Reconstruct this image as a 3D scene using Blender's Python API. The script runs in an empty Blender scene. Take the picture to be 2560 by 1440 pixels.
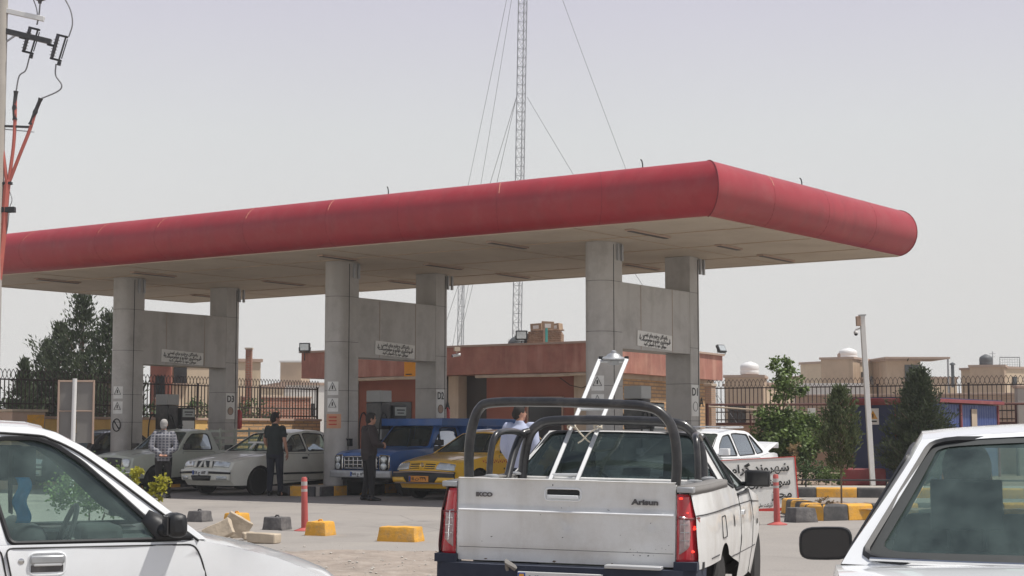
import bpy, bmesh, math, random
from mathutils import Vector, Matrix, noise
from mathutils.geometry import delaunay_2d_cdt
PI = math.pi
R = math.radians
rng = random.Random(7)
scene = bpy.context.scene
COL = scene.collection

# ------------------------------------------------------------------ camera, sky, sun, exposure
FPX, CAMZ = 4100.0, 1.38
PITCH = math.atan(360 / FPX)
cam = bpy.data.objects.new("camera", bpy.data.cameras.new("camera"))
COL.objects.link(cam)
cam.location = (0, 0, CAMZ)
cam.rotation_euler = (PI / 2 + PITCH, 0, 0)
cam.data.sensor_width = 36.0
cam.data.lens = FPX / 2560 * 36
cam.data.clip_start = 0.05
cam.data.clip_end = 2000
scene.camera = cam

SUN = Vector((0.44, -0.08, 1.0)).normalized()
world = bpy.data.worlds.new("World")
scene.world = world
world.use_nodes = True
wn, wl = world.node_tree.nodes, world.node_tree.links
bg = wn["Background"]
sky = wn.new("ShaderNodeTexSky")
sky.sky_type = 'NISHITA'
sky.sun_disc = False
sky.sun_elevation = math.asin(SUN.z)
sky.sun_rotation = math.atan2(SUN.x, SUN.y)
sky.dust_density = 6.0
sky.air_density = 1.0
tc = wn.new("ShaderNodeTexCoord")
sep = wn.new("ShaderNodeSeparateXYZ")
ramp = wn.new("ShaderNodeValToRGB")
for i, (p, c) in enumerate([(0.0, (.79, .775, .75, 1)), (.10, (.80, .79, .77, 1)), (.18, (.745, .755, .76, 1)), (.255, (.66, .645, .73, 1)), (.5, (.30, .33, .41, 1)), (1.0, (.18, .22, .32, 1))]):
    e = ramp.color_ramp.elements[i] if i < 2 else ramp.color_ramp.elements.new(p)
    e.position = p
    e.color = c
ramp.color_ramp.elements[1].position = .10
nz = wn.new("ShaderNodeTexNoise"); nz.inputs["Scale"].default_value = 3.0; nz.inputs["Detail"].default_value = 3
wl.new(tc.outputs["Generated"], nz.inputs["Vector"])
scl = wn.new("ShaderNodeVectorMath"); scl.operation = 'SCALE'; scl.inputs["Scale"].default_value = 9.3
mr = wn.new("ShaderNodeMapRange"); mr.inputs["To Min"].default_value = .96; mr.inputs["To Max"].default_value = 1.04
wl.new(nz.outputs["Fac"], mr.inputs["Value"])
sc2 = wn.new("ShaderNodeVectorMath"); sc2.operation = 'SCALE'
mix = wn.new("ShaderNodeMix"); mix.data_type = 'RGBA'; mix.inputs["Factor"].default_value = 0.93
wl.new(tc.outputs["Generated"], sep.inputs[0])
wl.new(sep.outputs["Z"], ramp.inputs["Fac"])
wl.new(ramp.outputs["Color"], scl.inputs[0])
wl.new(scl.outputs[0], sc2.inputs[0]); wl.new(mr.outputs[0], sc2.inputs["Scale"])
wl.new(sky.outputs["Color"], mix.inputs["A"])
wl.new(sc2.outputs[0], mix.inputs["B"])
wl.new(mix.outputs["Result"], bg.inputs["Color"])
bg.inputs["Strength"].default_value = 0.1

sl = bpy.data.lights.new("sun", 'SUN')
sl.energy = 4.2
sl.angle = R(1.2)
sl.color = (1.0, .955, .89)
so = bpy.data.objects.new("sun", sl)
so.rotation_euler = SUN.to_track_quat('Z', 'Y').to_euler()
so.location = (10, 0, 40)
COL.objects.link(so)
vs = scene.view_settings
vs.view_transform = 'Standard'
vs.look = 'None'
vs.exposure = 0.16
vs.gamma = 1.0
vs.use_curve_mapping = False

# ------------------------------------------------------------------ measuring helpers
def at(px, py, Y):
    """world point on the sight line of photo pixel (px, py) at forward distance Y"""
    cx, cy = (px - 1280) / FPX, (720 - py) / FPX
    d = Vector((cx, math.cos(PITCH) - cy * math.sin(PITCH), math.sin(PITCH) + cy * math.cos(PITCH)))
    return Vector((0, 0, CAMZ)) + d * (Y / d.y)
def on(px, py, z=0.0):
    """world point on the sight line at height z"""
    cx, cy = (px - 1280) / FPX, (720 - py) / FPX
    d = Vector((cx, math.cos(PITCH) - cy * math.sin(PITCH), math.sin(PITCH) + cy * math.cos(PITCH)))
    return Vector((0, 0, CAMZ)) + d * ((z - CAMZ) / d.z)
U = Vector((-.828, .561, 0)).normalized()      # along the canopy, to the left and away
V = Vector((.561, .828, 0)).normalized()       # along the pump islands, away
ROT_V = math.atan2(V.y, V.x)
Z = Vector((0, 0, 1))

# ------------------------------------------------------------------ materials
def mat(name, col, rough=.6, metal=0.0, var=.12, scale=3.0, bump=0.0, bscale=40.0, coat=0.0, spec=.5, dirt=None, island=0.0, trans=0.0):
    m = bpy.data.materials.new(name); m.use_nodes = True
    n, l = m.node_tree.nodes, m.node_tree.links
    b = n["Principled BSDF"]
    b.inputs["Roughness"].default_value = rough
    b.inputs["Metallic"].default_value = metal
    b.inputs["Coat Weight"].default_value = coat
    b.inputs["Coat Roughness"].default_value = .06
    b.inputs["Specular IOR Level"].default_value = spec
    t = n.new("ShaderNodeTexCoord")
    nz = n.new("ShaderNodeTexNoise"); nz.inputs["Scale"].default_value = scale; nz.inputs["Detail"].default_value = 6; nz.inputs["Roughness"].default_value = .62
    l.new(t.outputs["Object"], nz.inputs["Vector"])
    r = n.new("ShaderNodeMapRange"); r.inputs["From Min"].default_value = .25; r.inputs["From Max"].default_value = .75
    r.inputs["To Min"].default_value = 1 - var; r.inputs["To Max"].default_value = 1 + var
    l.new(nz.outputs["Fac"], r.inputs["Value"])
    s = n.new("ShaderNodeVectorMath"); s.operation = 'SCALE'; s.inputs[0].default_value = col[:3]
    if island:
        g = n.new("ShaderNodeNewGeometry")
        r2 = n.new("ShaderNodeMapRange"); r2.inputs["To Min"].default_value = 1 - island; r2.inputs["To Max"].default_value = 1 + island
        l.new(g.outputs["Random Per Island"], r2.inputs["Value"])
        mu = n.new("ShaderNodeMath"); mu.operation = 'MULTIPLY'
        l.new(r.outputs[0], mu.inputs[0]); l.new(r2.outputs[0], mu.inputs[1]); l.new(mu.outputs[0], s.inputs["Scale"])
    else:
        l.new(r.outputs[0], s.inputs["Scale"])
    last = s.outputs[0]
    if dirt:
        dc, amt, dsc = dirt
        n2 = n.new("ShaderNodeTexNoise"); n2.inputs["Scale"].default_value = dsc; n2.inputs["Detail"].default_value = 8; n2.inputs["Roughness"].default_value = .7
        l.new(t.outputs["Object"], n2.inputs["Vector"])
        cr = n.new("ShaderNodeMapRange"); cr.inputs["From Min"].default_value = .48; cr.inputs["From Max"].default_value = .72; cr.inputs["To Max"].default_value = amt
        l.new(n2.outputs["Fac"], cr.inputs["Value"])
        mx = n.new("ShaderNodeMix"); mx.data_type = 'RGBA'
        l.new(cr.outputs[0], mx.inputs["Factor"]); l.new(last, mx.inputs["A"]); mx.inputs["B"].default_value = (*dc, 1)
        last = mx.outputs["Result"]
    l.new(last, b.inputs["Base Color"])
    if bump:
        n3 = n.new("ShaderNodeTexNoise"); n3.inputs["Scale"].default_value = bscale; n3.inputs["Detail"].default_value = 5
        l.new(t.outputs["Object"], n3.inputs["Vector"])
        bp = n.new("ShaderNodeBump"); bp.inputs["Strength"].default_value = 1.0; bp.inputs["Distance"].default_value = bump
        l.new(n3.outputs["Fac"], bp.inputs["Height"]); l.new(bp.outputs[0], b.inputs["Normal"])
    if trans:
        tr = n.new("ShaderNodeBsdfTranslucent"); l.new(last, tr.inputs["Color"])
        ms = n.new("ShaderNodeMixShader"); ms.inputs[0].default_value = trans
        l.new(b.outputs[0], ms.inputs[1]); l.new(tr.outputs[0], ms.inputs[2]); l.new(ms.outputs[0], n["Material Output"].inputs["Surface"])
    return m
def glass(name, tint, refl=.08, rough=.02, film=.17):
    m = bpy.data.materials.new(name); m.use_nodes = True
    n, l = m.node_tree.nodes, m.node_tree.links
    n.remove(n["Principled BSDF"])
    tr = n.new("ShaderNodeBsdfTransparent"); tr.inputs["Color"].default_value = (*tint, 1)
    gl = n.new("ShaderNodeBsdfGlossy"); gl.inputs["Roughness"].default_value = rough; gl.inputs["Color"].default_value = (.9, .95, .95, 1)
    fr = n.new("ShaderNodeLayerWeight"); fr.inputs["Blend"].default_value = .25
    mp = n.new("ShaderNodeMapRange"); mp.inputs["To Min"].default_value = refl; mp.inputs["To Max"].default_value = .5
    l.new(fr.outputs["Fresnel"], mp.inputs["Value"])
    df = n.new("ShaderNodeBsdfDiffuse"); df.inputs["Color"].default_value = (.28, .38, .35, 1)
    nz = n.new("ShaderNodeTexNoise"); nz.inputs["Scale"].default_value = 9; nz.inputs["Detail"].default_value = 8
    tcn = n.new("ShaderNodeTexCoord"); l.new(tcn.outputs["Object"], nz.inputs["Vector"])
    dm = n.new("ShaderNodeMapRange"); dm.inputs["From Min"].default_value = .35; dm.inputs["From Max"].default_value = .8; dm.inputs["To Min"].default_value = film * .35; dm.inputs["To Max"].default_value = film
    l.new(nz.outputs["Fac"], dm.inputs["Value"])
    m1 = n.new("ShaderNodeMixShader"); l.new(dm.outputs[0], m1.inputs[0]); l.new(tr.outputs[0], m1.inputs[1]); l.new(df.outputs[0], m1.inputs[2])
    m2 = n.new("ShaderNodeMixShader"); l.new(mp.outputs[0], m2.inputs[0]); l.new(m1.outputs[0], m2.inputs[1]); l.new(gl.outputs[0], m2.inputs[2])
    l.new(m2.outputs[0], n["Material Output"].inputs["Surface"])
    return m
def lamp_mat(name, col, st):
    m = bpy.data.materials.new(name); m.use_nodes = True
    b = m.node_tree.nodes["Principled BSDF"]
    b.inputs["Base Color"].default_value = (*col, 1)
    b.inputs["Emission Color"].default_value = (*col, 1)
    b.inputs["Emission Strength"].default_value = st
    return m
def brick(name, c1, c2, mortar, scale=1.0, bw=.22, bh=.065, msize=.012, vertical=True, var=.1):
    """brick wall in object space; bricks run along the wall whichever way it faces"""
    m = bpy.data.materials.new(name); m.use_nodes = True
    n, l = m.node_tree.nodes, m.node_tree.links
    b = n["Principled BSDF"]; b.inputs["Roughness"].default_value = .9
    t = n.new("ShaderNodeTexCoord"); sp = n.new("ShaderNodeSeparateXYZ"); cb = n.new("ShaderNodeCombineXYZ")
    ad = n.new("ShaderNodeMath"); ad.operation = 'ADD'
    l.new(t.outputs["Object"], sp.inputs[0]); l.new(sp.outputs["X"], ad.inputs[0]); l.new(sp.outputs["Y"], ad.inputs[1])
    l.new(ad.outputs[0], cb.inputs["X"]); l.new(sp.outputs["Z"], cb.inputs["Y"])
    br = n.new("ShaderNodeTexBrick"); br.inputs["Color1"].default_value = (*c1, 1); br.inputs["Color2"].default_value = (*c2, 1)
    br.inputs["Mortar"].default_value = (*mortar, 1); br.inputs["Scale"].default_value = scale; br.inputs["Brick Width"].default_value = bw
    br.inputs["Row Height"].default_value = bh; br.inputs["Mortar Size"].default_value = msize
    l.new(cb.outputs[0], br.inputs["Vector"])
    nz = n.new("ShaderNodeTexNoise"); nz.inputs["Scale"].default_value = 1.5; nz.inputs["Detail"].default_value = 6
    l.new(t.outputs["Object"], nz.inputs["Vector"])
    r = n.new("ShaderNodeMapRange"); r.inputs["From Min"].default_value = .3; r.inputs["From Max"].default_value = .7; r.inputs["To Min"].default_value = 1 - var; r.inputs["To Max"].default_value = 1 + var
    l.new(nz.outputs["Fac"], r.inputs["Value"])
    s = n.new("ShaderNodeVectorMath"); s.operation = 'SCALE'; l.new(br.outputs["Color"], s.inputs[0]); l.new(r.outputs[0], s.inputs["Scale"])
    l.new(s.outputs[0], b.inputs["Base Color"])
    bp = n.new("ShaderNodeBump"); bp.inputs["Distance"].default_value = .006; bp.invert = True; l.new(br.outputs["Fac"], bp.inputs["Height"]); l.new(bp.outputs[0], b.inputs["Normal"])
    return m
DUST = (.42, .37, .31)
M = dict(
    asphalt=mat('asphalt', (.295, .272, .25), .93, var=.10, scale=.35, bump=.004, bscale=60, dirt=((.35, .32, .285), .7, .6)),
    dirt=mat('dirt', (.30, .25, .21), .95, var=.25, scale=2.2, bump=.02, bscale=14, dirt=((.42, .37, .32), .8, 5)),
    soil=mat('soil', (.27, .20, .15), .95, var=.3, scale=2, bump=.02, bscale=12),
    pave=mat('paving', (.42, .39, .35), .9, var=.12, scale=1.5, bump=.003),
    red=mat('red sheet', (.33, .026, .036), .48, var=.12, scale=.5, coat=.08, bump=.002, bscale=2.2, dirt=((.40, .15, .14), .22, 2.2)),
    seam=mat('seam', (.20, .02, .03), .7),
    soffit=mat('soffit board', (.52, .445, .355), .8, var=.07, scale=.6, dirt=((.36, .28, .21), .5, .8)),
    cladding=mat('grey cladding', (.47, .455, .43), .5, metal=.1, var=.07, scale=1.2, dirt=((.24, .22, .20), .5, 1.6)),
    joint=mat('joint', (.03, .03, .03), .8),
    black=mat('black plastic', (.018, .019, .021), .5, var=.2),
    blackm=mat('black metal', (.02, .02, .022), .32, coat=.3, var=.25, dirt=((.12, .11, .1), .4, 6)),
    rubber=mat('tyre rubber', (.022, .021, .02), .85, var=.2, bump=.002),
    rim=mat('wheel metal', (.35, .35, .36), .35, metal=.8),
    chrome=mat('chrome', (.6, .6, .6), .15, metal=1.0, var=.05),
    steel=mat('galvanised steel', (.42, .43, .44), .45, metal=.6, var=.15, scale=6),
    alu=mat('aluminium', (.52, .53, .54), .45, metal=.3, var=.08, scale=5),
    white=mat('white car paint', (.84, .86, .875), .33, coat=.9, var=.02, dirt=((.60, .57, .52), .22, 1.7)),
    whitedirty=mat('dusty white car paint', (.76, .76, .745), .4, coat=.5, var=.03, scale=2, dirt=((.42, .38, .32), .4, 2.4)),
    cream=mat('cream car paint', (.74, .74, .66), .36, coat=.6, var=.03, dirt=((.4, .36, .3), .3, 2)),
    sage=mat('pale green car paint', (.46, .49, .42), .4, coat=.4, var=.05, dirt=((.33, .28, .22), .4, 2)),
    blue=mat('blue truck paint', (.022, .105, .34), .35, coat=.5, var=.12, dirt=((.1, .13, .2), .4, 2)),
    taxi=mat('taxi yellow paint', (.92, .53, .03), .3, coat=.7, var=.04, dirt=((.5, .3, .08), .25, 2)),
    darkcar=mat('dark grey car paint', (.045, .05, .055), .3, coat=.7),
    interior=mat('car interior', (.06, .065, .065), .85, var=.2),
    seat=mat('seat cloth', (.05, .052, .058), .9, var=.2),
    lens=mat('clear lamp lens', (.62, .66, .66), .12, metal=.35, var=.25, scale=18, coat=1),
    redlens=mat('red lamp lens', (.50, .016, .028), .15, coat=1, var=.15, scale=12),
    smoke=mat('smoked lamp strip', (.42, .30, .30), .15, coat=1, var=.3, scale=30),
    amber=mat('amber lens', (.7, .22, .02), .2, coat=1),
    litred=lamp_mat('lit brake lamp', (1.0, .05, .03), 1.3),
    plate=mat('number plate', (.72, .73, .72), .4, var=.03),
    plateyel=mat('orange number plate', (.80, .32, .05), .4, var=.03),
    ink=mat('black lettering', (.02, .02, .02), .6),
    inkblue=mat('blue lettering', (.03, .09, .35), .6),
    inkred=mat('red lettering', (.55, .04, .03), .6),
    paper=mat('white sign face', (.78, .78, .75), .55, var=.05, dirt=((.45, .42, .36), .35, 3)),
    orangesign=mat('orange sign face', (.80, .33, .02), .55, var=.05),
    peach=mat('faded orange sign', (.62, .33, .20), .6, var=.08),
    pinkstone=mat('red travertine cladding', (.37, .155, .115), .7, var=.25, scale=1.6, dirt=((.52, .29, .20), .6, 1.1)),
    pinkwall=mat('red travertine wall', (.31, .115, .08), .75, var=.18, scale=1.2),
    boardgrey=mat('weathered grey board', (.20, .19, .18), .7, var=.08),
    buff=mat('buff plaster', (.52, .43, .33), .85, var=.08, scale=.8, dirt=((.36, .28, .2), .4, 1)),
    cream2=mat('cream plaster', (.66, .53, .38), .85, var=.08, scale=.6, dirt=((.42, .33, .24), .4, .6)),
    tan=mat('tan plaster', (.50, .37, .26), .85, var=.10, scale=.5, dirt=((.3, .22, .16), .4, .6)),  # also the darker copy of cream plaster for a shaded house face
    whitewall=mat('white plaster', (.72, .70, .66), .85, var=.06, scale=.5),
    yellowwall=mat('yellow painted wall', (.80, .52, .18), .8, var=.07, scale=1.3, dirt=((.5, .33, .15), .4, 1.2)),
    coping=mat('wall coping', (.45, .33, .26), .85, var=.1),
    brickyel=brick('yellow brick', (.60, .38, .19), (.50, .30, .14), (.30, .22, .15), bw=.42, bh=.11, msize=.018),
    brickred=brick('red brick', (.40, .15, .09), (.34, .12, .07), (.38, .28, .22)),
    brickbuff=brick('buff brick', (.50, .34, .24), (.44, .29, .20), (.40, .32, .25)),
    rust=mat('red oxide steel', (.10, .035, .028), .7, var=.2, scale=4),
    fence=mat('dark fence iron', (.045, .030, .026), .7, var=.2),
    navy=mat('shaded cabin sheet', (.028, .04, .11), .55, var=.1, scale=1),  # blue cabin sheet on its shaded side, shade put into the colour
    bluelit=mat('blue sheet metal', (.05, .085, .25), .5, var=.12, scale=1, dirt=((.2, .22, .3), .3, 2)),  # same cabin sheet on its sunlit side, painted lighter
    redpaint=mat('dull red paint', (.25, .045, .05), .6, var=.12, dirt=((.35, .2, .17), .4, 2)),
    kerbyel=mat('yellow kerb paint', (.74, .38, .05), .8, var=.18, scale=5, bump=.006, dirt=((.34, .27, .19), .7, 7)),
    kerbblk=mat('black kerb paint', (.06, .06, .062), .8, var=.2, scale=4, bump=.003, dirt=((.22, .2, .18), .4, 4)),
    concblk=mat('faded black concrete', (.12, .115, .115), .9, var=.25, scale=7, bump=.006, bscale=30, dirt=((.3, .28, .26), .45, 7)),
    stone=mat('pale broken stone', (.50, .42, .32), .92, var=.15, scale=5, bump=.01, bscale=14),
    bollard=mat('red bollard plastic', (.46, .09, .08), .55, var=.08, dirt=((.5, .25, .22), .4, 4)),
    reflect=mat('grey reflective band', (.45, .42, .40), .4),
    bark=mat('bark', (.15, .11, .08), .95, var=.3, scale=8, bump=.01),
    needle=mat('dark conifer foliage', (.060, .080, .040), .8, var=.3, scale=1.2, island=.45, trans=.15),
    needle2=mat('grey green conifer foliage', (.095, .12, .055), .8, var=.3, scale=2, island=.45, trans=.2),
    leaf=mat('green leaves', (.155, .225, .07), .55, var=.3, scale=2, island=.5, trans=.3),
    leafy=mat('yellow green leaves', (.42, .40, .05), .6, var=.2, island=.35, trans=.35),
    leafd=mat('dull leaves', (.075, .13, .045), .6, var=.3, scale=2, island=.5, trans=.3),
    dry=mat('dry leaves', (.45, .34, .2), .8, var=.2, island=.3, trans=.3),
    skin=mat('skin', (.42, .22, .15), .55, var=.05, scale=10),
    hair=mat('dark hair', (.018, .014, .012), .8, var=.2, scale=30, bump=.004, bscale=120),
    hairgrey=mat('grey hair', (.34, .33, .32), .8, var=.2, scale=30, bump=.004, bscale=120),
    tee=mat('dark tee shirt', (.020, .026, .025), .9, var=.2, bump=.004, bscale=14),
    trous=mat('navy trousers', (.018, .020, .030), .9, var=.2, bump=.005, bscale=12),
    trousbk=mat('black trousers', (.016, .015, .016), .9, var=.2, bump=.005, bscale=12),
    brown=mat('dark brown jacket', (.035, .026, .026), .9, var=.2, bump=.005, bscale=12),
    bluesh=mat('pale blue shirt', (.40, .44, .58), .85, var=.06, bump=.006, bscale=10),
    shoe=mat('black shoe', (.012, .012, .012), .5),
    denim=mat('dark denim', (.03, .037, .06), .9, var=.2, bump=.005, bscale=12),
    redpvc=mat('red cable sleeve', (.50, .13, .10), .5, var=.1),
    wire=mat('grey wire', (.20, .20, .21), .6),
    porcelain=mat('dark porcelain', (.035, .03, .04), .25, coat=.6),
    teal=mat('teal strap', (.10, .45, .42), .6),
    sack=mat('dusty brick stack', (.30, .21, .15), .9, var=.3, scale=6, bump=.02, bscale=14),
    carton=mat('cardboard', (.36, .26, .18), .85, var=.15),
    tank=mat('white tank', (.75, .75, .74), .5, var=.05),
    greytank=mat('dark grey tank', (.10, .11, .115), .6, var=.2),
    screen=mat('pump display', (.42, .46, .44), .25, coat=.6, var=.1),
    pumpgrey=mat('pump body', (.40, .41, .40), .45, var=.08),
    cloth=mat('blue cloth', (.03, .22, .45), .8, var=.2, scale=8),
    rope=mat('rope', (.62, .56, .46), .9, var=.15, scale=20),
    ext=mat('extinguisher red', (.5, .02, .02), .35, coat=.5),
    glassd=glass('dark car glass', (.28, .34, .33), .07),
    glassg=glass('green car glass', (.80, .94, .88), .06, film=.25),
    glassb=glass('grey car glass', (.42, .47, .46), .05, film=.10),
    mirror=mat('mirror glass', (.03, .03, .032), .12, var=.1, coat=.4),
    windark=mat('dark window', (.03, .032, .035), .15, coat=.6),
    doordk=mat('brown metal door', (.045, .038, .036), .5, var=.15),
)
# worn asphalt: tyre-polished and oily patches, fine cracks
_m = M['asphalt']; _n, _l = _m.node_tree.nodes, _m.node_tree.links
_b = _n["Principled BSDF"]; _src = _b.inputs["Base Color"].links[0].from_socket
_t = _n.new("ShaderNodeTexCoord"); _z = _n.new("ShaderNodeTexNoise"); _z.inputs["Scale"].default_value = .9; _z.inputs["Detail"].default_value = 5
_l.new(_t.outputs["Object"], _z.inputs["Vector"])
_ad = _n.new("ShaderNodeMix"); _ad.data_type = 'RGBA'; _ad.inputs["Factor"].default_value = .12; _l.new(_t.outputs["Object"], _ad.inputs["A"]); _l.new(_z.outputs["Color"], _ad.inputs["B"])
_v = _n.new("ShaderNodeTexVoronoi"); _v.feature = 'DISTANCE_TO_EDGE'; _v.inputs["Scale"].default_value = .38; _l.new(_ad.outputs["Result"], _v.inputs["Vector"])
_c = _n.new("ShaderNodeMapRange"); _c.inputs["From Max"].default_value = .006; _c.inputs["To Min"].default_value = .55; _c.inputs["To Max"].default_value = 0; _l.new(_v.outputs["Distance"], _c.inputs["Value"])
_o = _n.new("ShaderNodeTexNoise"); _o.inputs["Scale"].default_value = .55; _o.inputs["Detail"].default_value = 9; _o.inputs["Roughness"].default_value = .7; _l.new(_t.outputs["Object"], _o.inputs["Vector"])
_p = _n.new("ShaderNodeMapRange"); _p.inputs["From Min"].default_value = .54; _p.inputs["From Max"].default_value = .70; _p.inputs["To Max"].default_value = .55; _l.new(_o.outputs["Fac"], _p.inputs["Value"])
_f = _n.new("ShaderNodeTexNoise"); _f.inputs["Scale"].default_value = 45; _f.inputs["Detail"].default_value = 4; _l.new(_t.outputs["Object"], _f.inputs["Vector"])
_q = _n.new("ShaderNodeMapRange"); _q.inputs["From Min"].default_value = .3; _q.inputs["From Max"].default_value = .7; _q.inputs["To Min"].default_value = .86; _q.inputs["To Max"].default_value = 1.14; _l.new(_f.outputs["Fac"], _q.inputs["Value"])
_x1 = _n.new("ShaderNodeMix"); _x1.data_type = 'RGBA'; _l.new(_p.outputs[0], _x1.inputs["Factor"]); _l.new(_src, _x1.inputs["A"]); _x1.inputs["B"].default_value = (.17, .16, .15, 1)
_x2 = _n.new("ShaderNodeMix"); _x2.data_type = 'RGBA'; _l.new(_c.outputs[0], _x2.inputs["Factor"]); _l.new(_x1.outputs["Result"], _x2.inputs["A"]); _x2.inputs["B"].default_value = (.09, .085, .08, 1)
_s = _n.new("ShaderNodeVectorMath"); _s.operation = 'SCALE'; _l.new(_x2.outputs["Result"], _s.inputs[0]); _l.new(_q.outputs[0], _s.inputs["Scale"]); _l.new(_s.outputs[0], _b.inputs["Base Color"])
def streaks(m, col, amt, sx=9.0, sz=.5):
    """vertical run marks of dust and rain"""
    n, l = m.node_tree.nodes, m.node_tree.links; b = n["Principled BSDF"]; src = b.inputs["Base Color"].links[0].from_socket
    t = n.new("ShaderNodeTexCoord"); mp = n.new("ShaderNodeMapping"); mp.inputs["Scale"].default_value = (sx, sx, sz); l.new(t.outputs["Object"], mp.inputs["Vector"])
    z = n.new("ShaderNodeTexNoise"); z.inputs["Scale"].default_value = 1; z.inputs["Detail"].default_value = 6; l.new(mp.outputs[0], z.inputs["Vector"])
    r = n.new("ShaderNodeMapRange"); r.inputs["From Min"].default_value = .5; r.inputs["From Max"].default_value = .75; r.inputs["To Max"].default_value = amt; l.new(z.outputs["Fac"], r.inputs["Value"])
    x = n.new("ShaderNodeMix"); x.data_type = 'RGBA'; l.new(r.outputs[0], x.inputs["Factor"]); l.new(src, x.inputs["A"]); x.inputs["B"].default_value = (*col, 1); l.new(x.outputs["Result"], b.inputs["Base Color"])
streaks(M['cladding'], (.26, .235, .205), .38, 3.0, .35); streaks(M['red'], (.19, .022, .028), .35, 3, .6); streaks(M['pinkstone'], (.62, .36, .27), .6, 3.5, .5); streaks(M['pinkwall'], (.28, .08, .05), .6, 4, .5)
streaks(M['buff'], (.3, .23, .16), .6, 3, .4); streaks(M['cream2'], (.36, .27, .18), .6, 2, .3); streaks(M['tan'], (.26, .18, .12), .6, 2, .3); streaks(M['yellowwall'], (.45, .28, .1), .5, 3, .4); streaks(M['whitedirty'], (.5, .47, .42), .45, 7, 1.2)
# plaid cloth
_m = bpy.data.materials.new('plaid shirt'); _m.use_nodes = True
_n, _l = _m.node_tree.nodes, _m.node_tree.links
_t = _n.new("ShaderNodeTexCoord"); _a = None
_b = _n["Principled BSDF"]; _b.inputs["Roughness"].default_value = .9
_w1 = _n.new("ShaderNodeTexWave"); _w1.wave_type = 'BANDS'; _w1.bands_direction = 'Z'; _w1.inputs["Scale"].default_value = 5; _w1.inputs["Distortion"].default_value = 1.5
_w2 = _n.new("ShaderNodeTexWave"); _w2.wave_type = 'BANDS'; _w2.bands_direction = 'Y'; _w2.inputs["Scale"].default_value = 4; _w2.inputs["Distortion"].default_value = 1.5
_l.new(_t.outputs["Object"], _w1.inputs["Vector"]); _l.new(_t.outputs["Object"], _w2.inputs["Vector"])
_x = _n.new("ShaderNodeMath"); _x.operation = 'MAXIMUM'; _l.new(_w1.outputs["Fac"], _x.inputs[0]); _l.new(_w2.outputs["Fac"], _x.inputs[1])
_r = _n.new("ShaderNodeValToRGB"); _r.color_ramp.elements[0].position = .55; _r.color_ramp.elements[0].color = (.07, .075, .10, 1); _r.color_ramp.elements[1].position = .95; _r.color_ramp.elements[1].color = (.25, .25, .27, 1)
_l.new(_x.outputs[0], _r.inputs["Fac"]); _l.new(_r.outputs["Color"], _b.inputs["Base Color"])
M['plaid'] = _m

# ------------------------------------------------------------------ object helpers
def tag(o, label=None, cat=None, group=None, kind=None):
    if label: o["label"] = label
    if cat: o["category"] = cat
    if group: o["group"] = group
    if kind: o["kind"] = kind
    return o
def thing(name, label, cat, loc=(0, 0, 0), rotz=0.0, group=None):
    o = bpy.data.objects.new(name, None)
    o.empty_display_size = .2
    COL.objects.link(o)
    o.location = loc
    o.rotation_euler = (0, 0, rotz)
    return tag(o, label, cat, group)
def copy_tree(o, parent=None):
    c = o.copy(); COL.objects.link(c); c.parent = parent
    for ch in [x for x in scene.objects if x.parent == o]:
        copy_tree(ch, c)
    return c
def inside(p, ring):
    x, y = p; c = False; n = len(ring); j = n - 1
    for i in range(n):
        xi, yi = ring[i]; xj, yj = ring[j]
        if (yi > y) != (yj > y) and x < (xj - xi) * (y - yi) / (yj - yi) + xi: c = not c
        j = i
    return c
def rnd(poly, r, n=4):
    """round the corners of a polygon"""
    out = []; N = len(poly)
    for i in range(N):
        p, a, b = Vector(poly[i]), Vector(poly[i - 1]), Vector(poly[(i + 1) % N])
        ra = min(r, (a - p).length * .45); rb = min(r, (b - p).length * .45)
        s = p + (a - p).normalized() * ra; e = p + (b - p).normalized() * rb
        for k in range(n + 1):
            t = k / n
            q = s * (1 - t) ** 2 + p * 2 * t * (1 - t) + e * t * t
            out.append((q.x, q.y))
    return out
def cr(pts, n=5):
    """smooth curve through points"""
    P = [Vector(p) for p in pts]; out = []
    for i in range(len(P) - 1):
        a = P[i - 1] if i else P[0] * 2 - P[1]; b = P[i]; c = P[i + 1]; d = P[i + 2] if i + 2 < len(P) else P[-1] * 2 - P[-2]
        for k in range(n):
            t = k / n
            out.append(.5 * ((2 * b) + (c - a) * t + (2 * a - 5 * b + 4 * c - d) * t * t + (3 * b - 3 * c + d - a) * t ** 3))
    out.append(P[-1])
    return out
def lin(tab, x):
    if x <= tab[0][0]: return tab[0][1]
    for (a, b), (c, d) in zip(tab, tab[1:]):
        if x <= c: return b + (d - b) * (x - a) / max(1e-9, c - a)
    return tab[-1][1]
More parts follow.
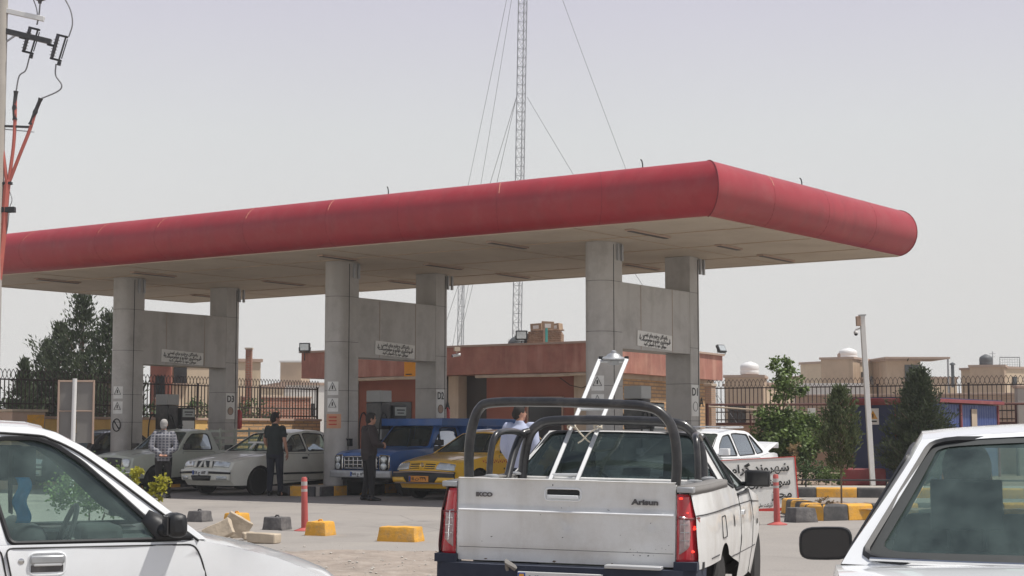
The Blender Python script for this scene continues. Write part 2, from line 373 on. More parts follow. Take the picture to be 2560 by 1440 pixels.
class MB:
    def __init__(s): s.v = []; s.f = []; s.m = []
    def add(s, vs, fs, m=0):
        o = len(s.v); s.v += [tuple(v) for v in vs]
        for f in fs: s.f.append(tuple(i + o for i in f)); s.m.append(m)
    def box(s, c, size, m=0, rot=None, taper=1.0):
        c = Vector(c); x, y, z = [k / 2 for k in size]; vs = []
        for sz in (-1, 1):
            k = taper if sz > 0 else 1
            for sx, sy in ((-1, -1), (1, -1), (1, 1), (-1, 1)):
                p = Vector((sx * x * k, sy * y * k, sz * z))
                if rot is not None: p = rot @ p
                vs.append(c + p)
        s.add(vs, [(3, 2, 1, 0), (4, 5, 6, 7), (0, 1, 5, 4), (1, 2, 6, 5), (2, 3, 7, 6), (3, 0, 4, 7)], m)
    def beam(s, a, b, w, h, m=0, up=Z):
        a, b = Vector(a), Vector(b); d = (b - a).normalized()
        sd = d.cross(up)
        if sd.length < 1e-4: sd = d.cross(Vector((1, 0, 0)))
        sd.normalize(); u2 = sd.cross(d)
        vs = [p + sd * i * w / 2 + u2 * j * h / 2 for p in (a, b) for i, j in ((-1, -1), (1, -1), (1, 1), (-1, 1))]
        s.add(vs, [(0, 1, 2, 3), (7, 6, 5, 4), (4, 5, 1, 0), (5, 6, 2, 1), (6, 7, 3, 2), (7, 4, 0, 3)], m)
    def tube(s, pts, r, n=8, m=0, closed=False):
        P = [Vector(p) for p in pts]; N = len(P)
        if not isinstance(r, (list, tuple)): r = [r] * N
        T = []
        for i in range(N):
            a = P[(i - 1) % N] if closed or i else P[0]; b = P[(i + 1) % N] if closed or i < N - 1 else P[-1]
            T.append((b - a).normalized())
        nrm = T[0].orthogonal().normalized(); vs = []
        for i in range(N):
            nrm = (nrm - T[i] * nrm.dot(T[i])).normalized(); bi = T[i].cross(nrm)
            for k in range(n):
                t = 2 * PI * k / n
                vs.append(P[i] + (nrm * math.cos(t) + bi * math.sin(t)) * r[i])
        fs = []
        for i in range(N if closed else N - 1):
            j = (i + 1) % N
            for k in range(n): fs.append((i * n + k, i * n + (k + 1) % n, j * n + (k + 1) % n, j * n + k))
        if not closed: fs += [tuple(reversed(range(n))), tuple(range((N - 1) * n, N * n))]
        s.add(vs, fs, m)
    def lathe(s, prof, c=(0, 0, 0), ax=Z, n=24, m=0):
        c = Vector(c); ax = Vector(ax).normalized(); e = ax.orthogonal().normalized(); g = ax.cross(e); vs = []; fs = []
        for r, h in prof:
            for k in range(n):
                t = 2 * PI * k / n
                vs.append(c + ax * h + (e * math.cos(t) + g * math.sin(t)) * r)
        for i in range(len(prof) - 1):
            for k in range(n): fs.append((i * n + k, i * n + (k + 1) % n, (i + 1) * n + (k + 1) % n, (i + 1) * n + k))
        fs += [tuple(reversed(range(n))), tuple(range((len(prof) - 1) * n, len(prof) * n))]
        s.add(vs, fs, m)
    def prism(s, poly, z0, z1, m=0):
        n = len(poly)
        vs = [(x, y, z0) for x, y in poly] + [(x, y, z1) for x, y in poly]
        s.add(vs, [tuple(reversed(range(n))), tuple(range(n, 2 * n))] + [(i, (i + 1) % n, n + (i + 1) % n, n + i) for i in range(n)], m)
    def ell(s, c, rad, n=12, m=0, rot=None):
        c = Vector(c); vs = []; fs = []; h = n // 2
        for i in range(h + 1):
            a = PI * i / h
            for k in range(n):
                b = 2 * PI * k / n
                p = Vector((rad[0] * math.sin(a) * math.cos(b), rad[1] * math.sin(a) * math.sin(b), rad[2] * math.cos(a)))
                if rot is not None: p = rot @ p
                vs.append(c + p)
        for i in range(h):
            for k in range(n): fs.append((i * n + k, (i + 1) * n + k, (i + 1) * n + (k + 1) % n, i * n + (k + 1) % n))
        s.add(vs, fs, m)
    def loft(s, rings, m=0):
        n = len(rings[0]); vs = [p for r in rings for p in r]; fs = []
        for i in range(len(rings) - 1):
            for k in range(n): fs.append((i * n + k, i * n + (k + 1) % n, (i + 1) * n + (k + 1) % n, (i + 1) * n + k))
        fs += [tuple(reversed(range(n))), tuple(range((len(rings) - 1) * n, len(rings) * n))]
        s.add(vs, fs, m)
    def grid(s, fn, nu, nv, m=0, flip=False):
        vs = [fn(i / nu, j / nv) for i in range(nu + 1) for j in range(nv + 1)]; fs = []
        for i in range(nu):
            for j in range(nv):
                f = (i * (nv + 1) + j, (i + 1) * (nv + 1) + j, (i + 1) * (nv + 1) + j + 1, i * (nv + 1) + j + 1)
                fs.append(f[::-1] if flip else f)
        s.add(vs, fs, m)
    def panel(s, outline, holes, fn, step=.1, m=0, flip=False):
        rings = []; pts = []; edges = []
        for ring in [outline] + list(holes):
            r = []
            for a, b in zip(ring, list(ring[1:]) + [ring[0]]):
                d = math.hypot(a[0] - b[0], a[1] - b[1])
                if d < 1e-5: continue
                k = max(1, math.ceil(d / step))
                r += [(a[0] + (b[0] - a[0]) * i / k, a[1] + (b[1] - a[1]) * i / k) for i in range(k)]
            o = len(pts); pts += r; rings.append(r)
            edges += [(o + i, o + (i + 1) % len(r)) for i in range(len(r))]
        xs = [p[0] for p in rings[0]]; ys = [p[1] for p in rings[0]]
        bp = list(pts)
        x = min(xs) + step * .5
        while x < max(xs):
            y = min(ys) + step * .5
            while y < max(ys):
                if inside((x, y), rings[0]) and not any(inside((x, y), h) for h in rings[1:]) and min((x - a) ** 2 + (y - b) ** 2 for a, b in bp) > (step * .4) ** 2:
                    pts.append((x, y))
                y += step
            x += step
        r = delaunay_2d_cdt([Vector(p) for p in pts], edges, [], 0, 1e-6)
        V2, F2 = r[0], r[2]; fs = []
        for f in F2:
            c = (sum(V2[i].x for i in f) / len(f), sum(V2[i].y for i in f) / len(f))
            if inside(c, rings[0]) and not any(inside(c, h) for h in rings[1:]):
                fs.append(tuple(reversed(f)) if flip else tuple(f))
        s.add([fn(p.x, p.y) for p in V2], fs, m)
    def build(s, name, mats, parent=None, bevel=0.0, smooth=40, solid=0.0, loc=None, weld=False):
        me = bpy.data.meshes.new(name)
        me.from_pydata(s.v, [], s.f)
        if not isinstance(mats, (list, tuple)): mats = [mats]
        for k in mats: me.materials.append(k if not isinstance(k, str) else M[k])
        me.polygons.foreach_set("material_index", s.m)
        if weld:
            bm = bmesh.new(); bm.from_mesh(me); bmesh.ops.remove_doubles(bm, verts=bm.verts, dist=.0008); bmesh.ops.recalc_face_normals(bm, faces=bm.faces); bm.to_mesh(me); bm.free()
        me.validate()
        if smooth:
            me.polygons.foreach_set("use_smooth", [True] * len(me.polygons))
            me.set_sharp_from_angle(angle=R(smooth))
        o = bpy.data.objects.new(name, me)
        COL.objects.link(o)
        if parent is not None: o.parent = parent
        if loc is not None: o.location = loc
        if solid:
            md = o.modifiers.new("solid", 'SOLIDIFY'); md.thickness = solid; md.offset = 0
        if bevel:
            md = o.modifiers.new("bevel", 'BEVEL'); md.width = bevel; md.segments = 2; md.limit_method = 'ANGLE'; md.angle_limit = R(35)
        return o
AR = {'ا': (0xFE8D, 0xFE8E, 0, 0), 'ب': (0xFE8F, 0xFE90, 0xFE91, 0xFE92), 'پ': (0xFB56, 0xFB57, 0xFB58, 0xFB59), 'ت': (0xFE95, 0xFE96, 0xFE97, 0xFE98),
      'ج': (0xFE9D, 0xFE9E, 0xFE9F, 0xFEA0), 'خ': (0xFEA5, 0xFEA6, 0xFEA7, 0xFEA8), 'د': (0xFEA9, 0xFEAA, 0, 0), 'ر': (0xFEAD, 0xFEAE, 0, 0), 'ز': (0xFEAF, 0xFEB0, 0, 0),
      'س': (0xFEB1, 0xFEB2, 0xFEB3, 0xFEB4), 'ش': (0xFEB5, 0xFEB6, 0xFEB7, 0xFEB8), 'ف': (0xFED1, 0xFED2, 0xFED3, 0xFED4), 'ک': (0xFB8E, 0xFB8F, 0xFB90, 0xFB91),
      'گ': (0xFB92, 0xFB93, 0xFB94, 0xFB95), 'ل': (0xFEDD, 0xFEDE, 0xFEDF, 0xFEE0), 'م': (0xFEE1, 0xFEE2, 0xFEE3, 0xFEE4), 'ن': (0xFEE5, 0xFEE6, 0xFEE7, 0xFEE8),
      'و': (0xFEED, 0xFEEE, 0, 0), 'ه': (0xFEE9, 0xFEEA, 0xFEEB, 0xFEEC), 'ی': (0xFBFC, 0xFBFD, 0xFBFE, 0xFBFF), 'ع': (0xFEC9, 0xFECA, 0xFECB, 0xFECC), 'ط': (0xFEC1, 0xFEC2, 0xFEC3, 0xFEC4)}
def shape(s):
    out = []
    for i, c in enumerate(s):
        if c not in AR: out.append(c); continue
        f = AR[c]
        pv = i > 0 and s[i - 1] in AR and AR[s[i - 1]][2] != 0
        nx = i < len(s) - 1 and s[i + 1] in AR and f[2] != 0
        k = 3 if pv and nx else 1 if pv else 2 if nx else 0
        out.append(chr(f[k] or f[0]))
    return ''.join(reversed(out))
def text(body, size, m, parent, origin, right, up, align='CENTER', name='lettering', bold=.015, width=None, shear=0):
    """lettering as a thin mesh standing on the plane spanned by right/up"""
    cu = bpy.data.curves.new(name, 'FONT'); cu.body = body; cu.size = size; cu.align_x = align; cu.align_y = 'CENTER'; cu.offset = bold * size; cu.extrude = .002; cu.resolution_u = 3; cu.shear = shear
    tmp = bpy.data.objects.new('tmp', cu); COL.objects.link(tmp)
    dg = bpy.context.evaluated_depsgraph_get()
    me = bpy.data.meshes.new_from_object(tmp.evaluated_get(dg)); me.name = name
    bpy.data.objects.remove(tmp)
    right, up = Vector(right).normalized(), Vector(up).normalized(); nrm = right.cross(up)
    if width:
        xs = [v.co.x for v in me.vertices] or [0, 1]; k = width / max(1e-6, max(xs) - min(xs))
    else: k = 1.0
    for v in me.vertices: v.co = Vector(origin) + right * v.co.x * k + up * v.co.y + nrm * (v.co.z + .003)
    me.materials.clear(); me.materials.append(M[m])
    o = bpy.data.objects.new(name, me); COL.objects.link(o); o.parent = parent
    return o
# ------------------------------------------------------------------ ground
def sheet(name, poly, z, m, kind='structure', thick=0.0):
    b = MB()
    if thick: b.prism(poly, z - thick, z)
    else: b.add([(x, y, z) for x, y in poly], [tuple(range(len(poly)))])
    o = b.build(name, m, smooth=0); tag(o, kind=kind); return o
sheet('ground', [(-400, -60), (400, -60), (400, 700), (-400, 700)], 0, 'asphalt')
def bumpy(name, x0, x1, y0, y1, step, fn, m):
    b = MB(); nx, ny = int((x1 - x0) / step), int((y1 - y0) / step)
    b.grid(lambda u, v: (x0 + (x1 - x0) * u, y0 + (y1 - y0) * v, fn(x0 + (x1 - x0) * u, y0 + (y1 - y0) * v)), nx, ny)
    o = b.build(name, m); tag(o, kind='structure'); return o
def dirtz(x, y):
    e = min(1, (19.35 - y) / .5, (y - 8) / 1, (x + 9.5) / 1.0, (.9 - x) / .9)
    return .035 * e - .005 + .028 * noise.noise((x * 1.3, y * 1.3, 0)) + .014 * noise.noise((x * 6, y * 6, 3))
bumpy('dirt_verge', -10, 1, 7.5, 20.4, .07, dirtz, 'dirt')
g = MB()
for i in range(900):
    x, y = rng.uniform(-7, .6), rng.uniform(14.5, 20.3)
    if rng.random() < .5: y = rng.uniform(15, 18)
    s = rng.choice([.006, .008, .012, .02]) * rng.uniform(.6, 1.3)
    z = max(0, dirtz(x, y))
    g.ell((x, y, z + s * .3), (s, s * rng.uniform(.6, 1), s * .6), 5, rot=Matrix.Rotation(rng.uniform(0, 6), 3, 'Z'))
tag(g.build('gravel', 'pave'), kind='stuff')

# right hand planter, pavement and garden bed
sheet('sidewalk', [(5.7, 35.25), (14, 33.9), (14, 36.3), (5.6, 36.9)], .19, 'pave', thick=.3)
sheet('soil_bed', [(5.6, 36.9), (14, 36.3), (16, 48.5), (6.6, 53)], .17, 'soil', thick=.3)
def soilz(x, y): return .17 + .03 * noise.noise((x * 2, y * 2, 1)) + .03 * noise.noise((x * 7, y * 7, 4))
bumpy('planter_soil', 4.85, 9.4, 26.0, 28.4, .1, soilz, 'soil')

def kerb(name, label, pts, seg, h, w, cols, group, first=0):
    """a painted kerb along a polyline, alternate blocks coloured"""
    root = thing(name, label, 'kerb', (pts[0][0], pts[0][1], 0), 0, group)
    o = Vector((pts[0][0], pts[0][1], 0)); k = first
    P = [Vector((p[0], p[1], 0)) for p in pts]
    for a, b in zip(P, P[1:]):
        L = (b - a).length; d = (b - a) / L; s = 0
        while s < L - .02:
            e = min(L, s + seg)
            m = MB(); p, q = a + d * (s + .006) - o, a + d * (e - .006) - o; n = Vector((-d.y, d.x, 0))
            prof = [(0, 0), (.02, h - .03), (.05, h), (w, h), (w, 0)]
            m.add([p + n * x + Z * z for x, z in prof] + [q + n * x + Z * z for x, z in prof],
                  [(0, 1, 2, 3, 4), (9, 8, 7, 6, 5)] + [(i, (i + 1) % 5 + 5 * 0 + 0, (i + 1) % 5 + 5, i + 5)[::-1] for i in range(5)])
            m.build('kerb_block', cols[k % len(cols)], root, bevel=.008); k += 1
            s = e
    return root
kerb('painted_kerb', 'yellow and black painted kerb around the planter holding the thin conifer sapling', [(4.62, 28.4), (4.6, 25.95), (4.85, 25.75), (6.0, 26.2), (8.6, 26.35), (9.4, 26.5)], .46, .25, .3, ['kerbyel', 'kerbblk'], 'painted kerbs')
kerb('painted_kerb', 'low yellow and black kerb of the pavement below the red concrete block', [(5.6, 35.1), (14, 33.75)], .85, .21, .17, ['kerbblk', 'kerbyel'], 'painted kerbs', 0)

# ------------------------------------------------------------------ filling station canopy
C1 = Vector((1.79, 33.0, 0))
SOF = 5.2
A_, B_, C_ = on(1769, 541.6, SOF), on(2244, 640, SOF), on(478, 756, SOF)
def to_local(p):
    d = Vector(p) - C1
    return Vector((d.dot(V), d.dot(U), d.z))
A_ = to_local(A_); B_ = to_local(B_); C_ = to_local(C_)
D_ = to_local(on(0, 688, SOF)); D_ = A_ + (D_ - A_).normalized() * (C_ - B_).length
canopy = thing('filling_station_canopy', 'long filling station canopy with a rounded red fascia on three pairs of grey columns', 'canopy', C1, ROT_V)
corner = [A_, B_, C_, D_]
cen = sum(corner, Vector()) / 4
offs = []
for i in range(4):
    p, a, b = corner[i], corner[i - 1], corner[(i + 1) % 4]
    def outn(s, e):
        d = (e - s).normalized(); n = Vector((d.y, -d.x, 0))
        return n if n.dot((s + e) / 2 - cen) > 0 else -n
    n1, n2 = outn(a, p), outn(p, b)
    offs.append(n1 * .92 if i == 1 else (n1 + n2) / (1 + n1.dot(n2)))
NPH = 16
for i in range(4):
    j = (i + 1) % 4
    m = MB(); L = (corner[j] - corner[i]).length; ns = int(L / .3)
    def fp(u, v, k=0.0, i=i, j=j):
        ph = -PI / 2 + PI * v
        o = offs[i].lerp(offs[j], u)
        base = corner[i].lerp(corner[j], u); base.z = SOF + .5
        wob = .004 * noise.noise((u * L * 1.1, v * 3, i * 7))
        return base + o * ((.5 + k + wob) * math.cos(ph)) + Z * ((.5 + k) * math.sin(ph))
    m.grid(fp, ns, NPH, 0)
    # sheet joints every 2.4 m and a drip edge
    nseam = int(L / 2.35)
    for q in range(1, nseam + 1):
        u = q / (nseam + 1) + rng.uniform(-.01, .01)
        m.tube([fp(u, v / 14, -.001) for v in range(15)], .0045, 5, 1)
        if rng.random() < .5: m.tube([fp(u + .002, v / 14, .0) for v in range(9, 13)], .005, 5, 2)  # short peach highlights painted beside some joints, high on the curve
    m.tube([fp(0, v / 14, .002) for v in range(15)], .012, 5, 1)
    m.beam(corner[i] + offs[i] * .02, corner[j] + offs[j] * .02, .05, .03, 3)
    m.build('fascia', ['red', 'seam', 'peach', 'soffit'], canopy, smooth=50)
m = MB()
for i in range(3):
    for q in range(4):
        pass
m.add([c + Z * 0 for c in corner], [(0, 1, 2, 3)]); m.build('soffit', 'soffit', canopy, smooth=0)
m = MB()
for t in (.22, .5, .78):
    m.beam(corner[0].lerp(corner[1], t) - Z * .006, corner[3].lerp(corner[2], t) - Z * .006, .022, .012)
for t in (.13, .27, .41, .55, .69, .83):
    m.beam(corner[0].lerp(corner[3], t) - Z * .006, corner[1].lerp(corner[2], t) - Z * .006, .012, .008)
m.build('soffit_joint', 'tan', canopy, smooth=0)
m = MB(); m.add([c + Z * .98 for c in corner], [(3, 2, 1, 0)]); m.build('roof', 'steel', canopy, smooth=0)
# recessed strip lamps hanging a little out of the soffit
slots = [((1571, 572), (1677, 591)), ((1900, 635), (2000, 650)), ((1795, 610), (1850, 621)), ((1565, 658), (1655, 671)), ((1222, 602), (1310, 618)), ((1065, 658), (1180, 668)), ((975, 700), (1055, 710)), ((1245, 682), (1330, 692)), ((800, 636), (890, 648)), ((480, 735), (540, 742)), ((330, 678), (430, 690)), ((90, 695), (190, 706)), ((660, 700), (740, 712))]
for (a, b) in slots:
    p, q = to_local(on(*a, SOF)), to_local(on(*b, SOF)); L = min(1.8, (q - p).length)
    q = p + Vector((1, 0, 0)) * L
    f = MB(); f.box((p + q) / 2 - Z * .02, (L, .16, .035)); fo = f.build('strip_lamp', 'coping', canopy, bevel=.004)
    f = MB(); f.box((p + q) / 2 - Z * .041, (L - .08, .10, .012)); f.build('diffuser', 'doordk', fo)
# small hooks on the roof edge
for u, e in ((.33, 3), (.06, 3), (.45, 1)):
    p = corner[0].lerp(corner[e], u) + Z * .96
    m = MB(); m.tube([p, p + Vector((0, 0, .1)), p + Vector((.01, .02, .17)), p + Vector((.02, .05, .2))], .012, 6); m.build('hook', 'black', canopy)

T2 = .305
def half_round(x0, x1, back, n=14):
    """plan outline of one column: flat flanks and one half round end"""
    if not back:
        cx = x0 + T2
        return [(x1, T2), (x1, -T2)] + [] + [(cx - T2 * math.sin(t) + 0, -T2 * math.cos(t)) for t in [PI * k / n for k in range(n + 1)]][0:] if False else \
               [(x1, -T2), (x1, T2)] + [(cx - T2 * math.sin(PI * k / n), T2 * math.cos(PI * k / n)) for k in range(n + 1)]
    cx = x1 - T2
    return [(x0, T2), (x0, -T2)] + [(cx + T2 * math.sin(PI * k / n), -T2 * math.cos(PI * k / n)) for k in range(n + 1)]
for num, y0 in ((1, 0.0), (2, 6.88), (3, 13.78)):
    fr = MB(); fr.box((1.795, y0, 3.735), (2.91, T2 * 2 - .006, 1.35)); 
    fo = fr.build('support_frame', 'cladding', canopy, bevel=.006)
    for nm, x0, x1, back in (('front_column', -.305, .34, False), ('back_column', 3.25, 3.9, True)):
        out = half_round(x0, x1, back)
        m = MB()
        cuts = [0.2, 1.62, 2.30 if not back else 2.42, 3.39 if not back else 3.2, 4.41, SOF]
        for a, b in zip(cuts, cuts[1:]):
            m.prism([(x, y + y0) for x, y in out], a + .004, b - .004)
        xc_ = (x0 + x1) / 2; m.prism([(xc_ + (x - xc_) * .985, y * .985 + y0) for x, y in out], .2, SOF - .002, 1)
        # vertical cladding joint on both flanks
        xj = 0.0 if not back else 3.62
        for s in (-1, 1): m.box((xj, y0 + s * T2, 2.7), (.014, .012, 4.9), 1)
        m.build(nm, ['cladding', 'joint'], fo, smooth=35)
        for q in range(2):
            b2 = MB(); xc = (.3 if not back else 3.87) ; b2.box((xc - q * .16, y0 - T2 - .02, 5.0), (.06, .05, .34)); b2.build('bracket', 'steel', fo, bevel=.005)
    # joints on the beam
    m = MB()
    for s in (-1, 1):
        m.box((1.1, y0 + s * T2, 3.735), (.006, .008, 1.33)); m.box((2.45, y0 + s * T2, 3.735), (.006, .008, 1.33))
    m.build('cladding_joint', 'coping', fo, smooth=0)
    del m
LC = lambda x, y, z: C1 + V * x + U * y + Z * z

def wall_sign(name, label, x0, x1, z0, z1, y, lines, group, tri=True, tilt=0.0, face='paper', cat='sign', depth=.012, flat=True):
    """a plate fixed to the right hand face of a frame (local x along V)"""
    root = thing(name, label, cat, LC((x0 + x1) / 2, y, (z0 + z1) / 2), ROT_V, group)
    w, h = x1 - x0, z1 - z0
    b = MB(); b.box((0, 0, 0), (w, depth, h)); p = b.build('plate', face, root, bevel=.003)
    root.rotation_euler = (0, tilt, ROT_V)
    for k, (s, sz, wd, zz) in enumerate(lines):
        text(s, sz, 'ink', root, (0, -depth / 2 - .002, zz), (1, 0, 0), (0, 0, 1), width=wd)
    if tri:
        for sx in (-1, 1):
            t = MB(); c = Vector((sx * w * .43, -depth / 2 - .004, h * .12)); t.add([c + Vector((-.04, 0, -.05)), c + Vector((.04, 0, -.05)), c + Vector((0, 0, .06))], [(0, 1, 2)]); t.build('warning_triangle', 'ink', root, smooth=0)
            t = MB(); c.y -= .002; t.add([c + Vector((-.014, 0, -.03)), c + Vector((.014, 0, -.03)), c + Vector((0, 0, .02))], [(0, 1, 2)]); t.build('triangle_centre', 'paper', root, smooth=0)
    return root
for num, y0, where in ((1, 0.0, 'rightmost'), (2, 6.88, 'middle'), (3, 13.78, 'leftmost')):
    y = y0 - T2 - .008
    wall_sign('notice_sign', 'white three line safety notice on the crossbeam of the %s column pair, marked D%d' % (where, num), .93, 2.40, 3.12, 3.44, y,
              [(shape('رانندگان محترم برای ایمنی'), .1, 1.05, .09), (shape('سوختگیری خودرو و موتورسیکلت'), .11, 1.25, -.005), (shape('موبایل خود را خاموش کنید'), .09, .95, -.1)], 'safety notices on the crossbeams', tilt=.035)
    wall_sign('column_sign', 'white plate lettered D%d on the rear column of the %s pair' % (num, where), 3.27, 3.595, 1.72, 2.40, y + .003, [('D%d' % num, .24, .25, .18)], 'lettered column plates', tri=False)
    # round emblem under the number
    r = thing('round_sticker', 'faded grey round sticker below the lettering D%d' % num, 'sticker', LC(3.43, y - .004, 1.93), ROT_V, 'round stickers below the column numbers')
    b = MB(); b.lathe([(.105, 0), (.105, .004)], (0, 0, 0), (0, -1, 0), 24); b.build('disc', 'coping' if num != 1 else 'paper', r)
    b = MB(); b.tube([(.1 * math.cos(t), -.006, .1 * math.sin(t)) for t in [2 * PI * k / 24 for k in range(24)]], .006, 5, closed=True); b.build('ring', 'concblk', r)
    text('A', .27, 'ink', tag(thing('letter_sign', 'black letter A on the rounded flank of the column lettered D%d' % num, 'letter sign', LC(3.72, y - .002, 2.02), ROT_V, 'letters A on the rear columns'), None), (0, 0, 0), (1, 0, 0), (0, 0, 1), bold=.03) if num < 3 else None
    # stickers on the front half round
    for k, (zz, hh, lab) in enumerate(((2.35, .30, 'no open flame sticker'), (1.98, .30, 'warning triangle sticker'))):
        ang = R(-28)
        d = Vector((math.cos(PI - ang), 0, 0))
        r = thing('warning_sticker', '%s on the rounded front of the column left of plate D%d' % (('small white flame' if k == 0 else 'small white exclamation'), num), 'sticker', LC(-.305 + .02, y0 - 0.02, zz), ROT_V, 'warning stickers on the front columns')
        b = MB()
        def cyl(u, v, rr=T2 + .004):
            t = R(-66) + u * R(52)
            return (.285 - rr * math.cos(t), -rr * -math.sin(t) * -1 * -1 if False else rr * math.sin(t) * -1 * -1, (v - .5) * hh)
        b.grid(lambda u, v: (.285 - (T2 + .004) * math.cos(R(-8 + 50 * u)), .02 - (T2 + .004) * math.sin(R(-8 + 50 * u)), (v - .5) * hh), 8, 1); b.build('sticker_face', 'paper', r)
        a0 = R(17); c = Vector((.285 - (T2 + .007) * math.cos(a0), .02 - (T2 + .007) * math.sin(a0), .03)); tx = Vector((math.sin(a0), -math.cos(a0), 0))
        b = MB(); b.tube([c + tx * -.09 - Z * .08, c + tx * .09 - Z * .08, c + Z * .1], .009, 5, closed=True); b.tube([c - Z * .05, c + Z * .03], .014, 6); b.build('triangle', 'ink', r)
    if num != 3:
        pass
r = thing('column_notice', 'faded orange notice on the rounded front of the middle column', 'notice', LC(-.285, 6.86, 1.62), ROT_V)
b = MB(); b.grid(lambda u, v: (.285 - (T2 + .008) * math.cos(R(-12 + 66 * u)), .02 - (T2 + .008) * math.sin(R(-12 + 66 * u)), (v - .5) * .32), 10, 1); b.build('notice_face', 'peach', r)
b = MB()
for q in range(3): b.box((.285 - (T2 + .012) * math.cos(R(20)), .02 - (T2 + .012) * math.sin(R(20)), .09 - q * .08), (.05, .17, .022), rot=Matrix.Rotation(R(20), 3, 'Z'))
b.build('notice_lines', 'inkred', r)
r = thing('round_prohibition_sticker', 'round no smoking sticker low on the front of the leftmost column', 'sticker', LC(-.285, 13.78, 1.55), ROT_V)
c = Vector((.285 - (T2 + .006) * math.cos(R(15)), -(T2 + .006) * math.sin(R(15)), 0)); tx = Vector((math.sin(R(15)), -math.cos(R(15)), 0))
b = MB(); b.tube([c + tx * .11 * math.cos(t) + Z * .15 * math.sin(t) for t in [2 * PI * k / 24 for k in range(24)]], .013, 6, closed=True); b.tube([c - tx * .08 + Z * .11, c + tx * .08 - Z * .11], .013, 6); b.build('ring', 'ink', r)

# pump islands
for num, y0, lab in ((1, 0.0, 'rightmost'), (2, 6.88, 'middle'), (3, 13.78, 'leftmost')):
    root = thing('pump_island', 'raised kerbed island under the %s pair of columns, lettered D%d' % (lab, num), 'island', LC(-1.35, y0, 0), ROT_V, 'pump islands')
    m = MB(); m.prism(rnd([(0, -.6), (0, .6), (6.6, .6), (6.6, -.6)], .25, 5), .0, .2); m.build('slab', 'pave', root, bevel=.02)
    for k in range(14):
        x = .3 + k * .44
        for sy in (-1, 1): s = MB(); s.box((x, sy * .6, .1), (.42, .05, .22)); s.build('kerb_block', 'kerbyel' if k % 2 else 'kerbblk', root, bevel=.01)
    for k in range(3):
        s = MB(); s.box((.0, -.36 + k * .36, .1), (.05, .34, .225)); s.build('kerb_block', ('kerbblk', 'kerbyel', 'kerbblk')[k], root, bevel=.01)

def pump(num, y0, lab):
    root = thing('fuel_pump', lab, 'fuel pump', LC(1.75, y0, .2), ROT_V, 'fuel pumps on the islands')
    m = MB(); m.box((0, 0, .62), (1.0, .5, 1.24)); m.build('cabinet', 'pumpgrey', root, bevel=.02)
    m = MB(); m.box((-.3, 0, 1.55), (.34, .46, .62)); m.build('hose_housing', 'blackm', root, bevel=.02)
    m = MB(); m.box((-.28, 0, 2.0), (.42, .42, .27)); m.build('top_box', 'pumpgrey', root, bevel=.015)
    m = MB(); m.box((.27, 0, 1.52), (.5, .4, .56)); h = m.build('display_head', 'black', root, bevel=.02)
    for s in (-1, 1):
        m = MB(); m.box((.27, s * .203, 1.66), (.42, .012, .2)); m.build('display', 'screen', h, bevel=.004)
        m = MB(); m.box((.27, s * .203, 1.36), (.42, .012, .22)); m.build('price_panel', 'paper', h, bevel=.004)
        m = MB(); m.box((.27, s * .2115, 1.69), (.3, .004, .03)); m.box((.27, s * .2115, 1.62), (.24, .004, .025)); m.build('digits', 'ink', h, smooth=0)
        m = MB(); m.tube(cr([(-.2, s * .27, 1.2), (-.45, s * .3, 1.62), (-.62, s * .3, 1.35), (-.6, s * .28, .5), (-.3, s * .27, .35)], 6), .018, 8); m.build('hose', 'black', root)
        m = MB(); m.tube([(-.2, s * .27, 1.15), (-.14, s * .3, 1.32), (-.05, s * .31, 1.36)], .03, 8); m.box((-.2, s * .27, 1.1), (.06, .05, .16)); m.build('nozzle', 'blackm', root, bevel=.006)
    return root
pump(1, 0, 'grey fuel pump with a dark display beside the column lettered D1')
pump(2, 6.88, 'grey fuel pump between the middle columns, behind the man in brown')
pump(3, 13.78, 'grey fuel pump with a pale display near the column lettered D3')
for num, y0 in ((2, 6.88), (3, 13.78)):
    root = thing('fire_extinguisher', 'red fire extinguisher on the outer side of the column lettered D%d' % num, 'extinguisher', LC(3.99, y0 - .1, 1.45), ROT_V, 'fire extinguishers')
    m = MB(); m.lathe([(.02, 0), (.075, .02), (.08, .1), (.08, .42), (.06, .5), (.025, .53)], n=16); m.build('cylinder', 'ext', root)
    m = MB(); m.tube([(0, 0, .52), (0, 0, .6), (.06, 0, .62)], .015, 8); m.build('valve', 'black', root)
r = thing('cable_box', 'small black socket box on the side of the middle front column', 'box', LC(.02, 6.88 - T2 - .04, 1.15), ROT_V)
m = MB(); m.box((0, 0, 0), (.12, .07, .17)); m.build('housing', 'black', r, bevel=.01); m = MB(); m.tube([(-.06, 0, .05), (-.14, -.01, .08)], .012, 6); m.build('cable_stub', 'black', r)

# ------------------------------------------------------------------ station building
K = Vector((2.55, 45.5, 0))
KR = at(1806, 887, 53.8); KR.z = 0
LBF = 11.1
bld = thing('station_building', 'single storey filling station office faced in red stone with a deep parapet band', 'building', K, ROT_V)
